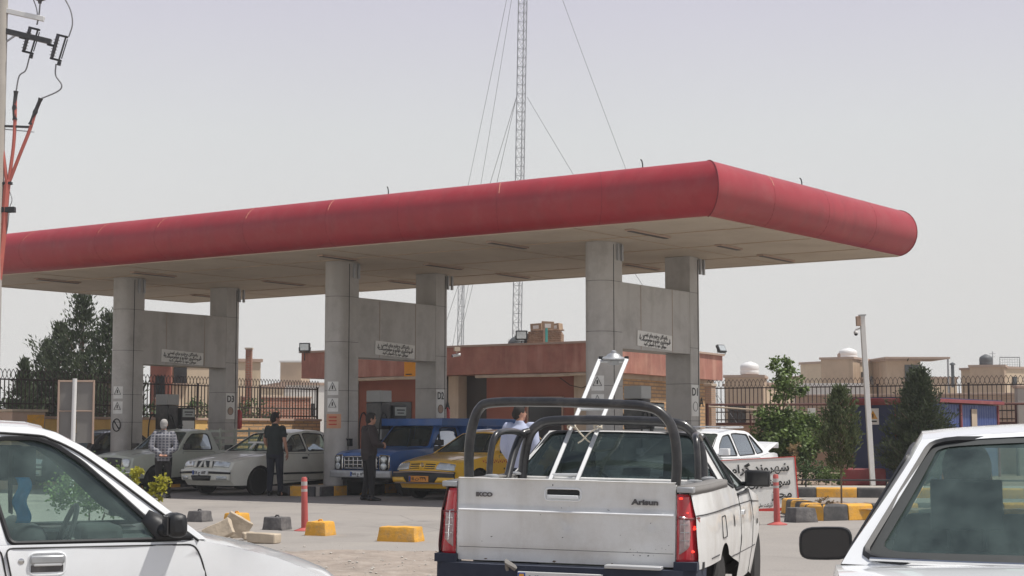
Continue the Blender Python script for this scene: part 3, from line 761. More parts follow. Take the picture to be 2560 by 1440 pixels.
# local frame: x along V (right wall), y along U (front)
kr = Vector(((KR - K).dot(V), (KR - K).dot(U), 0)); kd = kr.normalized(); kn = Vector((kd.y, -kd.x, 0))
def bx(m, x0, x1, y0, y1, z0, z1, k=0): m.box(((x0 + x1) / 2, (y0 + y1) / 2, (z0 + z1) / 2), (x1 - x0, y1 - y0, z1 - z0), k)
m = MB()
m.prism([(0, 0), (kr.x, kr.y), (kr.x + .2, LBF), (0, LBF)], 3.06, 3.86); m.build('parapet', 'pinkstone', bld)
m = MB(); m.prism([(-.05, -.05), (kr.x + .05, kr.y - .06), (kr.x + .25, LBF + .05), (-.05, LBF + .05)], 3.86, 3.92); m.build('coping', 'coping', bld)
m = MB()
for (y0, y1) in ((.65, 4.55), (6.3, 9.5), (9.9, LBF - .3)):
    if y0 == .65:
        bx(m, .9, 1.1, 1.35, 4.6, 0, 3.05)
    else: bx(m, .9, 1.1, y0, y1, 0, 3.05)
m.build('front_wall', 'pinkwall', bld, smooth=0)
for q_ in ((.55, .75, 1.33), (.5, 5.35, 5.72), (.7, 9.52, 9.88)): m = MB(); bx(m, q_[0], 1.1, q_[1], q_[2], 0, 3.05); m.build('pillar', 'buff', bld, bevel=.01)
for q_ in ((4.6, 5.34), (5.73, 6.28)): m = MB(); bx(m, .92, 1.05, q_[0], q_[1], 0, 3.05); m.build('door', 'doordk', bld)
m = MB(); bx(m, .86, .9, 1.9, 3.1, .9, 2.35); w = m.build('window', 'windark', bld); m = MB(); 
for a in (1.88, 3.08): bx(m, .84, .9, a, a + .05, .88, 2.37)
bx(m, .84, .9, 1.88, 3.13, 2.35, 2.40); bx(m, .82, .9, 1.88, 3.13, .83, .88); m.build('window_frame', 'coping', w)
m = MB(); bx(m, .86, .9, 6.32, 6.75, 0, 2.7); bx(m, .87, .9, 7.4, 8.6, 1.0, 2.3); m.build('window', 'windark', bld)
m = MB(); pr = [(1.1, .45), (kr.x * .985, kr.y * .985 + .45), (kr.x, LBF - .3), (1.1, LBF - .3)]
m.prism([(.9, .42), (kr.x * .97, kr.y * .97 + .3), (kr.x * .97, LBF - .5), (.9 + .25, LBF - .5), (.9 + .25, 1.3), (.9, 1.3)], 0, 2.92); m.build('side_wall', 'brickyel', bld, smooth=0)
m = MB(); m.prism([(.85, .36), (kr.x * .975, kr.y * .97 + .24), (kr.x * .975, LBF - .5), (1.12, LBF - .5), (1.12, 1.28), (.85, 1.28)], 2.92, 3.06); m.build('string_course', 'buff', bld, smooth=0)
m = MB(); m.tube([(.06, .3, 3.02), (.05, 1.6, 2.99), (.06, 4.4, 3.0)], .05, 8); m.build('conduit', 'buff', bld); m = MB(); m.tube([(.06, 6.2, 3.0), (.05, 7.3, 3.01), (.06, 9.6, 2.98)], .055, 8); m.build('conduit', 'buff', bld)
m = MB(); m.tube([(.1, 1.5, 2.9), (.3, 1.3, 2.7), (.45, 1.0, 2.62), (.5, .8, 2.7)], .012, 6); m.build('cable', 'black', bld)
KL = lambda x, y, z: K + V * x + U * y + Z * z
r = thing('wall_sign', 'orange square sign hanging on the red parapet behind the middle columns', 'sign', at(1028, 921, 47.4), ROT_V)
m = MB(); m.box((0, 0, 0), (.02, .5, .46)); m.build('sign_face', 'orangesign', r, bevel=.003)
m = MB()
for yy, zz, ww in ((.1, .2, .06), (-.02, .2, .05), (-.1, .19, .06), (.08, -.17, .22)): m.box((-.012, yy, zz), (.006, ww, .03))
m.build('sign_lettering', 'ink', r, smooth=0)
def floodlight(label, px, py, Y, yaw, tiltv, s=1.0):
    r = thing('floodlight', label, 'floodlight', at(px, py, Y), yaw, 'floodlights on the station roof')
    m = MB(); m.box((0, 0, .0), (.1 * s, .34 * s, .27 * s), rot=Matrix.Rotation(tiltv, 3, 'Y')); m.build('housing', 'black', r, bevel=.01)
    m = MB(); m.box(Matrix.Rotation(tiltv, 3, 'Y') @ Vector((-.055 * s, 0, 0)), (.01, .27 * s, .2 * s), rot=Matrix.Rotation(tiltv, 3, 'Y')); m.build('lamp_glass', 'lens', r)
    m = MB(); m.tube([(0, -.19 * s, 0), (0, -.19 * s, -.17 * s), (0, .19 * s, -.17 * s), (0, .19 * s, 0)], .012, 6); m.tube([(0, 0, -.17 * s), (0, 0, -.42 * s)], .016, 6); m.build('bracket', 'blackm', r)
    return r
floodlight('black floodlight standing at the left end of the red parapet', 762, 868, 51.5, R(80), 0)
floodlight('black floodlight beside the brick stack on the station roof', 1304, 838, 47.2, R(85), 0)
floodlight('floodlight tilted upward on the right corner of the station roof', 1803, 872, 53.8, R(130), .5)
r = thing('security_camera', 'white bullet camera under a small box at the parapet behind column D2', 'camera', at(1141, 886, 47.6), R(200))
m = MB(); m.tube([(-.12, 0, 0), (.12, 0, -.05)], .045, 12); m.build('camera_body', 'tank', r); m = MB(); m.tube([(.12, 0, -.05), (.14, 0, -.054)], .036, 12); m.build('camera_lens', 'black', r)
m = MB(); m.box((0, .05, .15), (.17, .1, .12)); m.tube([(0, .05, .1), (0, 0, .02)], .015, 6); m.build('junction_box', 'buff', r)

# things on the roof
def roofobj(px, py, Y): p = at(px, py, Y); p.z = 3.9; return p
r = thing('brick_stack', 'strapped dusty stack of bricks on the station roof', 'brick stack', roofobj(1364, 850, 47.8), R(-8))
m = MB(); b0 = .0
for k in range(8):
    w = .5 if k < 6 else (.47 if k == 6 else .40)
    m.box((0, 0, .03 + k * .055), (w * 2, .7, .05))
    for q in range(9): m.box((-w + .11 * q + .06, -.352, .03 + k * .055), (.1, .012, .042))
m.build('bricks', 'sack', r, bevel=.006)
m = MB(); m.box((.07, -.37, .24), (.07, .012, .48)); m.build('strap', 'teal', r, bevel=.004); m = MB(); m.box((.0, -.366, .24), (.05, .012, .46)); m.build('strap', 'coping', r, bevel=.004)
for k, (dx, dz, wx, hz, rot, lab) in enumerate(((-.24, .55, .34, .22, -.06, 'cardboard box at the left on top of the brick stack'), (.06, .57, .36, .26, .05, 'middle cardboard box on top of the brick stack, lid open'), (.33, .55, .26, .22, -.1, 'small pale box at the right on top of the brick stack'))):
    p = roofobj(1364, 850, 47.8) + Vector((dx, 0, dz + .02 - .11 + hz * .0))
    q = thing('carton', lab, 'box', p, R(-8) + rot * 3, 'boxes on the brick stack'); m = MB(); m.box((0, 0, hz / 2 - .05), (wx, .3, hz), rot=Matrix.Rotation(rot, 3, 'Y')); m.build('carton_body', 'carton', q, bevel=.006)
    m = MB(); m.box((0, -.16, hz / 2 - .05), (wx * .5, .012, hz * .45), rot=Matrix.Rotation(rot, 3, 'Y')); m.build('carton_label', 'paper', q)
r = thing('roof_tank', 'dark domed water tank lying on the station roof left of the brick stack', 'tank', roofobj(1296, 855, 48.0), 0)
m = MB(); m.ell((0, 0, .02), (.31, .4, .27), 20); m.build('tank_shell', 'greytank', r); m = MB(); m.tube([(-.3, 0, 0), (-.3, 0, .12), (-.27, 0, .2)], .01, 6); m.build('pipe', 'tank', r)

# ------------------------------------------------------------------ lattice masts and guy wires
def mast(label, px, py, Y, w, z1, lean=(0, 0), z0=0, step=.42):
    p = at(px, py, Y); p.z = 0
    r = thing('lattice_mast', label, 'mast', p, R(18), 'lattice masts')
    r.rotation_euler = (lean[0], lean[1], 0)
    legs = [Vector((w * .577 * math.cos(a), w * .577 * math.sin(a), 0)) for a in (R(200), R(320), R(80))]
    n = int((z1 - z0) / step)
    m = MB()
    for L in legs: m.tube([L + Z * z0, L + Z * z1], .024, 6)
    m.build('mast_legs', 'steel', r)
    m = MB()
    for k in range(n):
        za, zb = z0 + k * step, z0 + (k + 1) * step
        for i in range(3):
            a, b = legs[i], legs[(i + 1) % 3]
            m.tube([a + Z * za, b + Z * za], .011, 4); m.tube([a + Z * za, b + Z * zb], .008, 4); m.tube([b + Z * za, a + Z * zb], .008, 4)
    m.build('mast_bracing', 'steel', r)
    return r
Ym = 74
mast('tall thin lattice mast rising past the top of the photo behind the canopy', 1288, 800, Ym, .40, 34, (0, R(1.0)))
mast('shorter lattice mast seen between canopy and building roof', 1150, 800, 92, .34, 10.2, (0, R(.5)))
def guy(label, a, b, r=.012):
    root = thing('guy_wire', label, 'wire', a, 0, 'guy wires of the tall mast'); m = MB()
    a, b = Vector(a), Vector(b)
    pts = [a.lerp(b, t / 12) - a - Z * (.5 * math.sin(PI * t / 12)) for t in range(13)]
    m.tube(pts, r, 4); m.build('wire_strand', 'wire', root)
def to_ground(p0, p1, Y0, Y1, zend=0):
    """line from a point on the mast through a second sighted point, carried on to the ground"""
    a, b = at(*p0, Y0), at(*p1, Y1); d = b - a
    return a, a + d * ((zend - a.z) / d.z)
for lab, p0, p1, Y1 in (('long guy wire running down to the right of the tall mast', (1332, -205), (1572, 415), Ym - 2), ('short guy wire from the middle of the tall mast down to the right', (1318, 243), (1440, 430), Ym - 1),
                        ('outer long guy wire left of the tall mast', (1308, -205), (1166, 460), Ym + 8), ('inner long guy wire left of the tall mast', (1312, -205), (1198, 460), Ym + 4),
                        ('outer short guy wire left of the tall mast', (1291, 243), (1222, 455), Ym + 5), ('inner short guy wire left of the tall mast', (1291, 243), (1239, 455), Ym + 3)):
    a, b = to_ground(p0, p1, Ym, Y1); guy(lab, a, b)
a, b = to_ground((1175, 690), (1155, 790), 92, 95); guy('thin guy wire of the shorter lattice mast', a, b)

# ------------------------------------------------------------------ fences and walls
def fence(label, a, b, z0, z1, lattice=.27, pitch=.135, rails=(.0,), group='railings along the station boundary', rad=.011):
    a, b = Vector((a[0], a[1], 0)), Vector((b[0], b[1], 0)); L = (b - a).length; d = (b - a) / L
    r = thing('iron_fence', label, 'fence', a, math.atan2(d.y, d.x), group)
    zl = z1 - lattice; n = int(L / pitch); m = MB()
    for k in range(n + 1):
        x = k * pitch
        m.box((x, 0, (z0 + zl) / 2), (rad * 2, rad * 2, zl - z0))
    m.build('bars', 'fence', r, smooth=0)
    m = MB()
    for k in range(n + 1):
        x = k * pitch
        for s in (-1, 1):
            m.tube([(x, 0, zl), (x + s * pitch * .42, 0, zl + lattice * .3), (x + s * pitch * .5, 0, zl + lattice * .52), (x + s * pitch * .38, 0, zl + lattice * .72), (x, 0, zl + lattice)], rad * .8, 4)
    m.build('curled_top', 'fence', r, smooth=0)
    m = MB()
    for z in (z0 + .08, zl, z0 + .32) + tuple(rails): m.box((L / 2, .0, z), (L, .03, .035))
    m.build('rail', 'fence', r, smooth=0)
    for k in range(int(L / 2.7) + 1):
        m = MB(); m.box((min(L, k * 2.7), .02, (z0 + z1 - .2) / 2), (.05, .05, z1 - z0 - .2)); m.build('post', 'fence', r, smooth=0)
    return r
def wall(name, label, a, b, h, th, m_, cop='coping', group=None, cat='wall'):
    a, b = Vector((a[0], a[1], 0)), Vector((b[0], b[1], 0)); L = (b - a).length; d = (b - a) / L
    r = thing(name, label, cat, a, math.atan2(d.y, d.x), group)
    m = MB(); m.box((L / 2, 0, h / 2), (L, th, h)); m.build('wall_face', m_, r, smooth=0)
    m = MB(); m.box((L / 2, 0, h + .035), (L + .04, th + .1, .07)); m.build('wall_coping', cop, r, bevel=.01)
    return r
FA, FB = Vector((-13.6, 41.2, 0)), Vector((-6.2, 52.5, 0))
wall('boundary_wall', 'yellow painted boundary wall under the railings on the left', FA - (FB - FA) * .4, FA.lerp(FB, .62), 1.72, .22, 'yellowwall')
wall('boundary_wall', 'bare yellow brick boundary wall behind the pale sedan and man in black', FA.lerp(FB, .62), FB, 1.72, .22, 'brickyel')
fence('dark railings with curled tops on the wall left of the canopy', FA - (FB - FA) * .4, FB, 1.79, 3.0)
RA, RB = at(1772, 952, 51.9), at(2700, 939, 46.6)
wall('boundary_wall', 'brown brick wall below the railings right of the station', RA, RB, 1.60, .22, 'brickbuff', cop='rust')
fence('rusty railings with curled tops behind the blue cabin and the leafy tree', RA, RB, 1.68, 3.02)
p = at(1776, 1000, 51.2); r = thing('brick_pier', 'narrow pale brick pier at the left end of the right hand railings', 'pier', (p.x, p.y, 0), ROT_V)
m = MB(); m.box((0, 0, 1.4), (.3, .22, 2.8)); m.build('pier_shaft', 'brickbuff', r, smooth=0); m = MB(); m.box((0, 0, 2.84), (.36, .28, .08)); m.build('pier_cap', 'buff', r, bevel=.01)
p = at(2556, 1000, 46.0); r = thing('concrete_post', 'broad grey post standing at the right edge before the railings', 'post', (p.x + .1, p.y, 0), 0)
m = MB(); m.box((0, 0, 1.3), (.55, .3, 2.6)); m.build('post_shaft', 'pave', r, bevel=.01); m = MB(); m.box((0, 0, 2.64), (.62, .36, .08)); m.build('post_cap', 'coping', r, bevel=.01)

def pipes(label, segs, rad, m_, name='pipe_railing', cat='railing', loc=(0, 0, 0)):
    r = thing(name, label, cat, loc)
    L = Vector(loc)
    for nm, pts in segs:
        m = MB(); m.tube([Vector(p) - L for p in pts], rad, 8); m.build(nm, m_, r)
    return r
def G0(px, Y): p = at(px, 1080, Y); return Vector((p.x, Y, 0))
zr = 2.14
segs = [('top_rail', [G0(1768, 46) + Z * zr, G0(2620, 45.5) + Z * (zr + .02)])]
for px in (1950, 2541): segs.append(('upright', [G0(px, 46) + Z * .1, G0(px, 46) + Z * zr]))
pipes('red brown pipe rail on uprights running across in front of the railings', segs, .032, 'rust', loc=G0(1768, 46))
pipes('thin red brown pipe post behind the leafy tree', [('upright', [G0(1877, 47) + Z * .1, G0(1877, 47) + Z * 1.9])], .026, 'rust', name='pipe_post', cat='post', loc=G0(1877, 47))
pipes('low dark pipe rail along the pavement edge behind the yellow and black kerb', [('top_rail', [(6.1, 36.0, .34), (13, 35.0, .34)])] + [('upright', [(6.4 + k * 1.7, 35.96 - k * .25, .19), (6.4 + k * 1.7, 35.96 - k * .25, .34)]) for k in range(4)], .018, 'black', loc=(6.1, 36, 0))
a, b = at(1768, 1014, 40), at(2013, 1034, 40)
r = thing('barrier_arm', 'thin pale barrier pole with a hanging plate beside the column lettered D1', 'barrier', (a.x, a.y, 0))
m = MB(); m.tube([Z * (a.z - .02), b - Vector((a.x, a.y, 0))], .022, 8); m.build('arm', 'buff', r)
m = MB(); m.tube([(0, 0, 0), (0, 0, a.z + .05)], .04, 8); m.build('support_post', 'rust', r)
c = at(2029, 1036, 40) - Vector((a.x, a.y, 0))
m = MB(); m.box(c, (.19, .015, .30)); pl = m.build('hanging_plate', 'paper', r, bevel=.003)
text(shape('گرمسار')[:3], .12, 'ink', pl, c + Vector((0, -.012, -.06)), (1, 0, 0), Z, width=.13)

# ------------------------------------------------------------------ cabin, block, signs on the right
cab = at(2300, 1000, 40); cab.z = 0
r = thing('metal_cabin', 'blue sheet metal cabin with red frame and flat roof behind the large conifer', 'cabin', cab, ROT_V)
# local x along V (right wall), local y along U (left wall)
m = MB(); m.box((3.0, .9, 1.15), (5.9, 1.7, 1.9)); m.build('cabin_core', 'navy', r, smooth=0)
m = MB(); m.box((0, .9, 1.12), (.05, 1.7, 1.95)); fw = m.build('end_wall', 'navy', r, smooth=0)
for y in (.02, .62, 1.24, 1.76):
    m = MB(); m.box((-.03, y, 1.12), (.06, .06 if y in (.02, 1.76) else .02, 1.96)); m.build('frame_post', 'redpaint', r, bevel=.004)
for q_ in (.12, 2.08): m = MB(); m.box((-.03, .9, q_), (.07, 1.8, .075)); m.build('frame_rail', 'redpaint', r, bevel=.004)
m = MB()
for k in range(30): 
    x = .1 + k * .195; m.add([(x, .03, .2), (x + .07, .0, .2), (x + .125, .0, .2), (x + .195, .03, .2), (x, .03, 2.08), (x + .07, .0, 2.08), (x + .125, .0, 2.08), (x + .195, .03, 2.08)], [(0, 1, 5, 4), (1, 2, 6, 5), (2, 3, 7, 6)])
m.build('corrugated_wall', 'bluelit', r, smooth=0)
for x in (.0, 2.9, 5.9): m = MB(); m.box((x, -.02, 1.12), (.08, .05, 1.96)); m.build('frame_post', 'redpaint', r, bevel=.004)
m = MB(); m.box((2.95, .9, 2.16), (6.3, 2.1, .09)); m.build('roof', 'redpaint', r, bevel=.01); m = MB(); m.box((2.95, .9, 2.22), (6.2, 2.0, .03)); m.build('roof_sheet', 'navy', r)
m = MB(); m.box((3.9, -.03, 1.75), (.42, .02, .46)); m.build('poster', 'buff', r, bevel=.003)
pb = at(2189, 1041, 40.3)
q = thing('warning_plate', 'white plate with an orange warning triangle on the shaded blue end wall of the cabin', 'sign', cab + V * -.075 + U * 1.18 + Z * (pb.z), ROT_V)
m = MB(); m.box((0, 0, 0), (.012, .30, .40)); m.build('plate', 'paper', q, bevel=.003)
m = MB(); m.add([(-.009, .12, -.06), (-.009, -.12, -.06), (-.009, 0, .15)], [(0, 1, 2)]); m.build('triangle', 'kerbyel', q, smooth=0)
m = MB(); m.box((-.013, 0, .02), (.004, .03, .09)); m.box((-.013, 0, -.12), (.004, .2, .035)); m.build('marks', 'ink', q, smooth=0)
p = on(2159, 1214, .17)
r = thing('concrete_block', 'dull red painted concrete block in front of the blue cabin', 'block', (p.x, p.y, .17), R(-3)); 
m = MB(); m.box((0, .25, .19), (1.02, .5, .38)); o_ = m.build('block_body', 'redpaint', r, bevel=.03)
# white camera post
p = on(2182, 1214, .19)
r = thing('camera_post', 'leaning white square post with a small camera near its top', 'post', (p.x, p.y, .19)); r.rotation_euler = (0, R(-2.5), R(0))
m = MB(); m.box((0, 0, 1.9), (.11, .11, 3.8)); m.build('post_shaft', 'tank', r, bevel=.008)
m = MB(); m.box((0, 0, 3.81), (.15, .15, .03)); m.build('post_cap', 'steel', r); m = MB(); m.box((-.1, -.02, 3.68), (.1, .1, .22)); m.build('control_box', 'coping', r, bevel=.01)
m = MB(); m.ell((-.17, -.03, 3.42), (.055, .055, .06), 12); m.tube([(-.07, 0, 3.52), (-.17, -.02, 3.48)], .02, 6); m.build('camera_dome', 'tank', r); m = MB(); m.ell((-.175, -.05, 3.385), (.04, .04, .035), 10); m.build('camera_lens', 'black', r)

# white board about refuelling
p1 = on(1999, 1278, 0)
r = thing('sign_board', 'white board with black Persian writing and a red border leaning beside the pickup', 'sign board', (p1.x, p1.y, .03), R(-2)); r.rotation_euler = (R(-7), R(-3.0), R(-2))
W, H = 1.5, .92
m = MB(); m.box((-W / 2, 0, H / 2), (W, .03, H)); m.build('board', 'paper', r, bevel=.003)
m = MB(); m.box((-W / 2, -.018, .02), (W + .02, .014, .05)); m.box((-.01, -.018, H / 2), (.022, .014, H + .02)); m.box((-W / 2, -.018, H + .004), (W + .02, .014, .012)); m.box((-W, -.018, H / 2), (.03, .014, H)); m.build('border', 'inkred', r, bevel=.002)
m = MB(); m.tube([(-.02, .03, .9), (-.02, .4, 0)], .018, 6); m.tube([(-W + .02, .03, .9), (-W + .02, .4, 0)], .018, 6); m.build('prop', 'rust', r)
for s, wd, x, z, sz in (('شهروند گرامی', 1.18, -.12, .745, .2), ('سوختگیری', .74, -.12, .50, .2), ('مجاز', .36, -.11, .28, .2), ('شرکت ملی پخش', .42, -.46, .10, .08)):
    text(shape(s), sz, 'ink', r, (x, -.022, z), (1, 0, 0), Z, align='RIGHT', bold=.025, width=wd)

# bollards
def bollard(label, px, py, h):
    p = on(px, py, .0); r = thing('traffic_bollard', label, 'bollard', (p.x, p.y, 0), 0, 'red flexible bollards')
    r.rotation_euler = (R(1), R(-1.2), 0)
    m = MB(); m.lathe([(.15, 0), (.15, .012), (.09, .03), (.055, .045)], n=20); m.build('base', 'bollard', r)
    m = MB(); m.lathe([(.05, .04), (.045, h * .5), (.042, h * .97), (.03, h), (.012, h)], n=18); m.build('tube', 'bollard', r)
    for z in (.60, .74, .88):
        m = MB(); m.lathe([(.0465 - .004 * z, h * z - .028), (.0465 - .004 * z, h * z + .028)], n=18); m.build('reflective_band', 'reflect', r)
    return r
bollard('red bollard with pale bands beside the yellow concrete blocks', 762, 1327, .75)
bollard('red bollard with pale bands in front of the white sign board', 1943, 1312, .75)

# painted concrete blocks along the verge
def block(label, px, py, L, D, H, yaw, m_, lug=True, top=.87):
    p = on(px, py, 0.0); r = thing('road_block', label, 'concrete block', (p.x, p.y, 0), yaw, 'painted concrete blocks')
    m = MB(); d = .03; vs = []
    m.add([(x * L / 2, y * D / 2, 0) for x, y in ((-1, -1), (1, -1), (1, 1), (-1, 1))] + [(x * (L / 2 - (1 - top) * H), y * (D / 2 - (1 - top) * H), H) for x, y in ((-1, -1), (1, -1), (1, 1), (-1, 1))],
          [(3, 2, 1, 0), (4, 5, 6, 7), (0, 1, 5, 4), (1, 2, 6, 5), (2, 3, 7, 6), (3, 0, 4, 7)])
    bm = bmesh.new(); me = bpy.data.meshes.new('tmp'); me.from_pydata(m.v, [], m.f); bm.from_mesh(me)
    bmesh.ops.bevel(bm, geom=list(bm.edges), offset=.016, segments=2, affect='EDGES', profile=.6)
    bmesh.ops.subdivide_edges(bm, edges=[e for e in bm.edges if e.calc_length() > .09], cuts=3, use_grid_fill=True)
    for v in bm.verts:
        n = noise.noise_vector(v.co * 9 + Vector((px, 0, 0))); v.co += n * .010
        if v.co.z < .01: v.co.z = 0
    bm.to_mesh(me); bm.free(); me.materials.append(M[m_])
    for f in me.polygons: f.use_smooth = True
    me.set_sharp_from_angle(angle=R(40))
    o = bpy.data.objects.new('block_body', me); COL.objects.link(o); o.parent = r
    if lug:
        m = MB(); m.tube([(-.035, 0, H - .005), (-.02, 0, H + .02), (.02, 0, H + .02), (.035, 0, H - .005)], .012, 6); m.build('lifting_loop', m_, r)
    return r
yb = R(-24)
block('faded black concrete block farthest left on the verge, beside the car mirror', 499, 1304, .30, .30, .165, yb, 'concblk')
block('yellow concrete block behind the broken pale slabs', 592, 1313, .30, .32, .18, yb, 'kerbyel')
block('faded black concrete block between the yellow ones, left of the red bollard', 693, 1324, .33, .30, .18, yb, 'concblk')
block('short yellow concrete block touching the foot of the left red bollard', 801, 1338, .33, .30, .185, yb, 'kerbyel')
block('long chipped yellow concrete block left of the pickup', 1002, 1353, .54, .3, .185, R(-22), 'kerbyel', lug=False)
_lb = block('long chipped yellow concrete block left of the pickup', 1002, 1353, .54, .3, .185, R(-22), 'kerbyel', lug=False) if False else None
block('grey painted concrete block at the foot of the white sign board', 2002, 1305, .40, .36, .22, R(22), 'concblk', lug=False)
# broken pale slabs
def slab(label, px, py, size, rot, seed):
    p = on(px, py, .0); r = thing('broken_slab', label, 'stone slab', (p.x, p.y, size[2] / 2 * .8 + .02), 0, 'broken stone slabs'); r.rotation_euler = rot
    m = MB(); m.box((0, 0, 0), size)
    bm = bmesh.new(); me = bpy.data.meshes.new('slab_body'); me.from_pydata(m.v, [], m.f); bm.from_mesh(me)
    bmesh.ops.bevel(bm, geom=list(bm.edges), offset=.012, segments=1, affect='EDGES')
    bmesh.ops.subdivide_edges(bm, edges=[e for e in bm.edges if e.calc_length() > .06], cuts=3, use_grid_fill=True)
    for v in bm.verts: v.co += noise.noise_vector(v.co * 6 + Vector((seed * 9, 0, 0))) * .014
    bm.to_mesh(me); bm.free(); me.materials.append(M['stone'])
    o = bpy.data.objects.new('slab_body', me); COL.objects.link(o); o.parent = r
    return r
slab('pale slab propped up on edge beside the yellow block', 590, 1345, (.34, .09, .30), (.25, .5, .5), 1)
slab('darker slab lying behind the propped one', 560, 1340, (.34, .22, .10), (.1, -.35, .2), 2)
slab('pale slab tilted against its neighbour next to the car bonnet', 545, 1352, (.40, .10, .22), (-.3, -.45, -.1), 3)
slab('small pale slab lying flat between the larger ones', 622, 1350, (.16, .18, .09), (0, 0, .3), 4)
slab('flat thick pale slab nearest the white bonnet', 660, 1358, (.38, .22, .12), (0, .04, -.25), 5)

# two leaf board seen from behind
p = at(188, 1000, 33); p.z = 0
r = thing('board_on_post', 'back of a grey two part board on a white post left of the canopy', 'sign board', p, R(6))
m = MB(); m.box((-.16, .04, 1.78), (.30, .02, 1.24)); m.box((.19, .04, 1.78), (.32, .02, 1.24)); m.build('back_panel', 'boardgrey', r, smooth=0)
m = MB()
for x in (-.33, .36): m.box((x, .02, 1.78), (.035, .04, 1.28))
for z in (2.40, 1.80): m.box((.015, .02, z), (.69, .04, .035 if z > 2 else .02))
m.build('panel_frame', 'coping', r, bevel=.003)
m = MB(); m.tube([(-.03, -.03, 0), (-.01, -.03, 2.45)], .045, 12); m.build('post', 'tank', r)
# yellow painted gate pier with a small sign
p = at(55, 1060, 40.2); r = thing('gate_pier', 'low brick pier with a yellow sign at the left edge before the wall', 'pier', (p.x, p.y, 0), ROT_V)
m = MB(); m.box((0, 0, .93), (1.0, .5, 1.86)); m.build('pier_shaft', 'coping', r, smooth=0); m = MB(); m.box((0, 0, 1.9), (1.1, .6, .06)); m.build('pier_cap', 'buff', r, bevel=.01)
m = MB(); m.box((.2, -.262, 1.6), (.5, .02, .4)); m.build('pier_sign', 'kerbyel', r)

# ------------------------------------------------------------------ far buildings
def house(label, pxl, pxr, ytop, Y, depth, m_, yaw=0.0, wins=(), group='houses beyond the railings', roofm='coping', z0=0, parapet=.0):
    a, b = at(pxl, ytop, Y), at(pxr, ytop, Y); h = (a.z + b.z) / 2; w = (b - a).length / math.cos(yaw)
    r = thing('house', label, 'house', (a.x, a.y, 0), yaw, group)
    m = MB(); m.box((w / 2, depth / 2, h / 2), (w, depth, h)); m.build('walls', m_, r, smooth=0)
    m = MB(); m.box((w / 2, depth / 2, h + .06), (w + .15, depth + .15, .12)); m.build('roof_edge', roofm, r, smooth=0)
    for (u, z, ww, hh) in wins:
        m = MB(); m.box((u * w, -.03, z), (ww, .08, hh)); q = m.build('window', 'windark', r, smooth=0)
        m = MB(); m.box((u * w, -.06, z - hh / 2 - .04), (ww + .12, .12, .06)); m.build('sill', 'coping', q, smooth=0)
    return r
def tankobj(label, px, py, Y, rad, hh, m_='tank', group='rooftop water tanks'):
    p = at(px, py, Y); r = thing('water_tank', label, 'water tank', p, 0, group)
    m = MB(); m.lathe([(rad * .96, 0), (rad, .03), (rad, hh * .25), (rad * .97, hh * .3), (rad, hh * .35), (rad, hh * .62), (rad * .92, hh * .75), (rad * .6, hh * .9), (rad * .28, hh * .96), (rad * .25, hh), (.01, hh * 1.01)], n=20); m.build('tank_body', m_, r)
    m = MB(); m.box((0, 0, -.08), (rad * 1.7, rad * 1.7, .14)); m.build('tank_stand', 'coping', r)
    return r
house('low beige house with a white water tank right of the station', 1812, 1905, 944, 78, 3, 'tan', R(-12), ((.3, 2.2, .8, .9),))
house('pale wing joined to the right of the low beige house', 1905, 1990, 962, 80, 3, 'cream2', R(30))
tankobj('white domed water tank on the low beige house', 1874, 936, 79.5, .45, .62)
h2 = house('tan and cream roof house left of the white camera post', 2122, 2228, 905, 92, 4, 'cream2', R(32), ((.42, 4.6, .5, .3),))
house('shaded tan end of the roof house with a white tank on top', 2052, 2124, 899, 92, 4, 'tan', R(-28), ())  # left face of the cream house, its shade painted as tan plaster
tankobj('large white water tank on the tan roof house', 2120, 897, 94, .52, .62)
tankobj('small rusty tank beside the large white water tank', 2103, 897, 94, .22, .38, 'coping')
hh = house('brown rooftop room with a dark doorway and overhanging slab', 2216, 2302, 902, 90, 4, 'tan', R(3), ((.78, 4.1, .95, 1.9),))
m = MB(); m.box((1.6, 1.2, 5.42), (3.6, 3.4, .1)); m.build('roof_slab', 'coping', hh, smooth=0); m = MB(); m.tube([(3.3, -.4, 3.5), (3.3, -.4, 5.4)], .05, 6); m.build('slab_post', 'steel', hh)
house('long low cream house behind the white camera post', 2005, 2420, 944, 96, 3, 'cream2', R(14), ((.2, 3.2, .9, .9), (.5, 3.3, .7, .7)))
house('tan rooftop room at the far right with a dark tank', 2424, 2502, 918, 90, 3, 'tan', R(-20))
house('cream house at the right edge beside the tan rooftop room', 2502, 2700, 921, 91, 3, 'cream2', R(30), ((.2, 4.2, .3, .5),))
tankobj('dark round tank on the tan rooftop room at the far right', 2465, 914, 91, .36, .62, 'greytank')
p = at(2382, 945, 88); r = thing('chimney_pipe', 'thin dark chimney pipe on the low roof at the right', 'chimney', (p.x, p.y, p.z - .5)); m = MB(); m.tube([(0, 0, 0), (0, 0, 1.2)], .09, 8); m.build('pipe', 'greytank', r); m = MB(); m.lathe([(.16, 1.2), (.14, 1.28), (.02, 1.34)], n=10); m.build('cowl', 'greytank', r)
p = at(2500, 918, 91); r = thing('roof_mesh_frame', 'wire mesh frame standing on the cream roof at the right edge', 'frame', p)
m = MB(); w, h = 1.1, .55
m.tube([(0, 0, 0), (0, 0, h), (w, 0, h), (w, 0, 0)], .025, 5)
m.build('outer_frame', 'greytank', r)
m = MB()
for k in range(1, 8): m.tube([(w * k / 8, 0, 0), (w * k / 8, 0, h)], .006, 4)
for k in range(1, 4): m.tube([(0, 0, h * k / 4), (w, 0, h * k / 4)], .006, 4)
m.build('wire_grid', 'greytank', r)
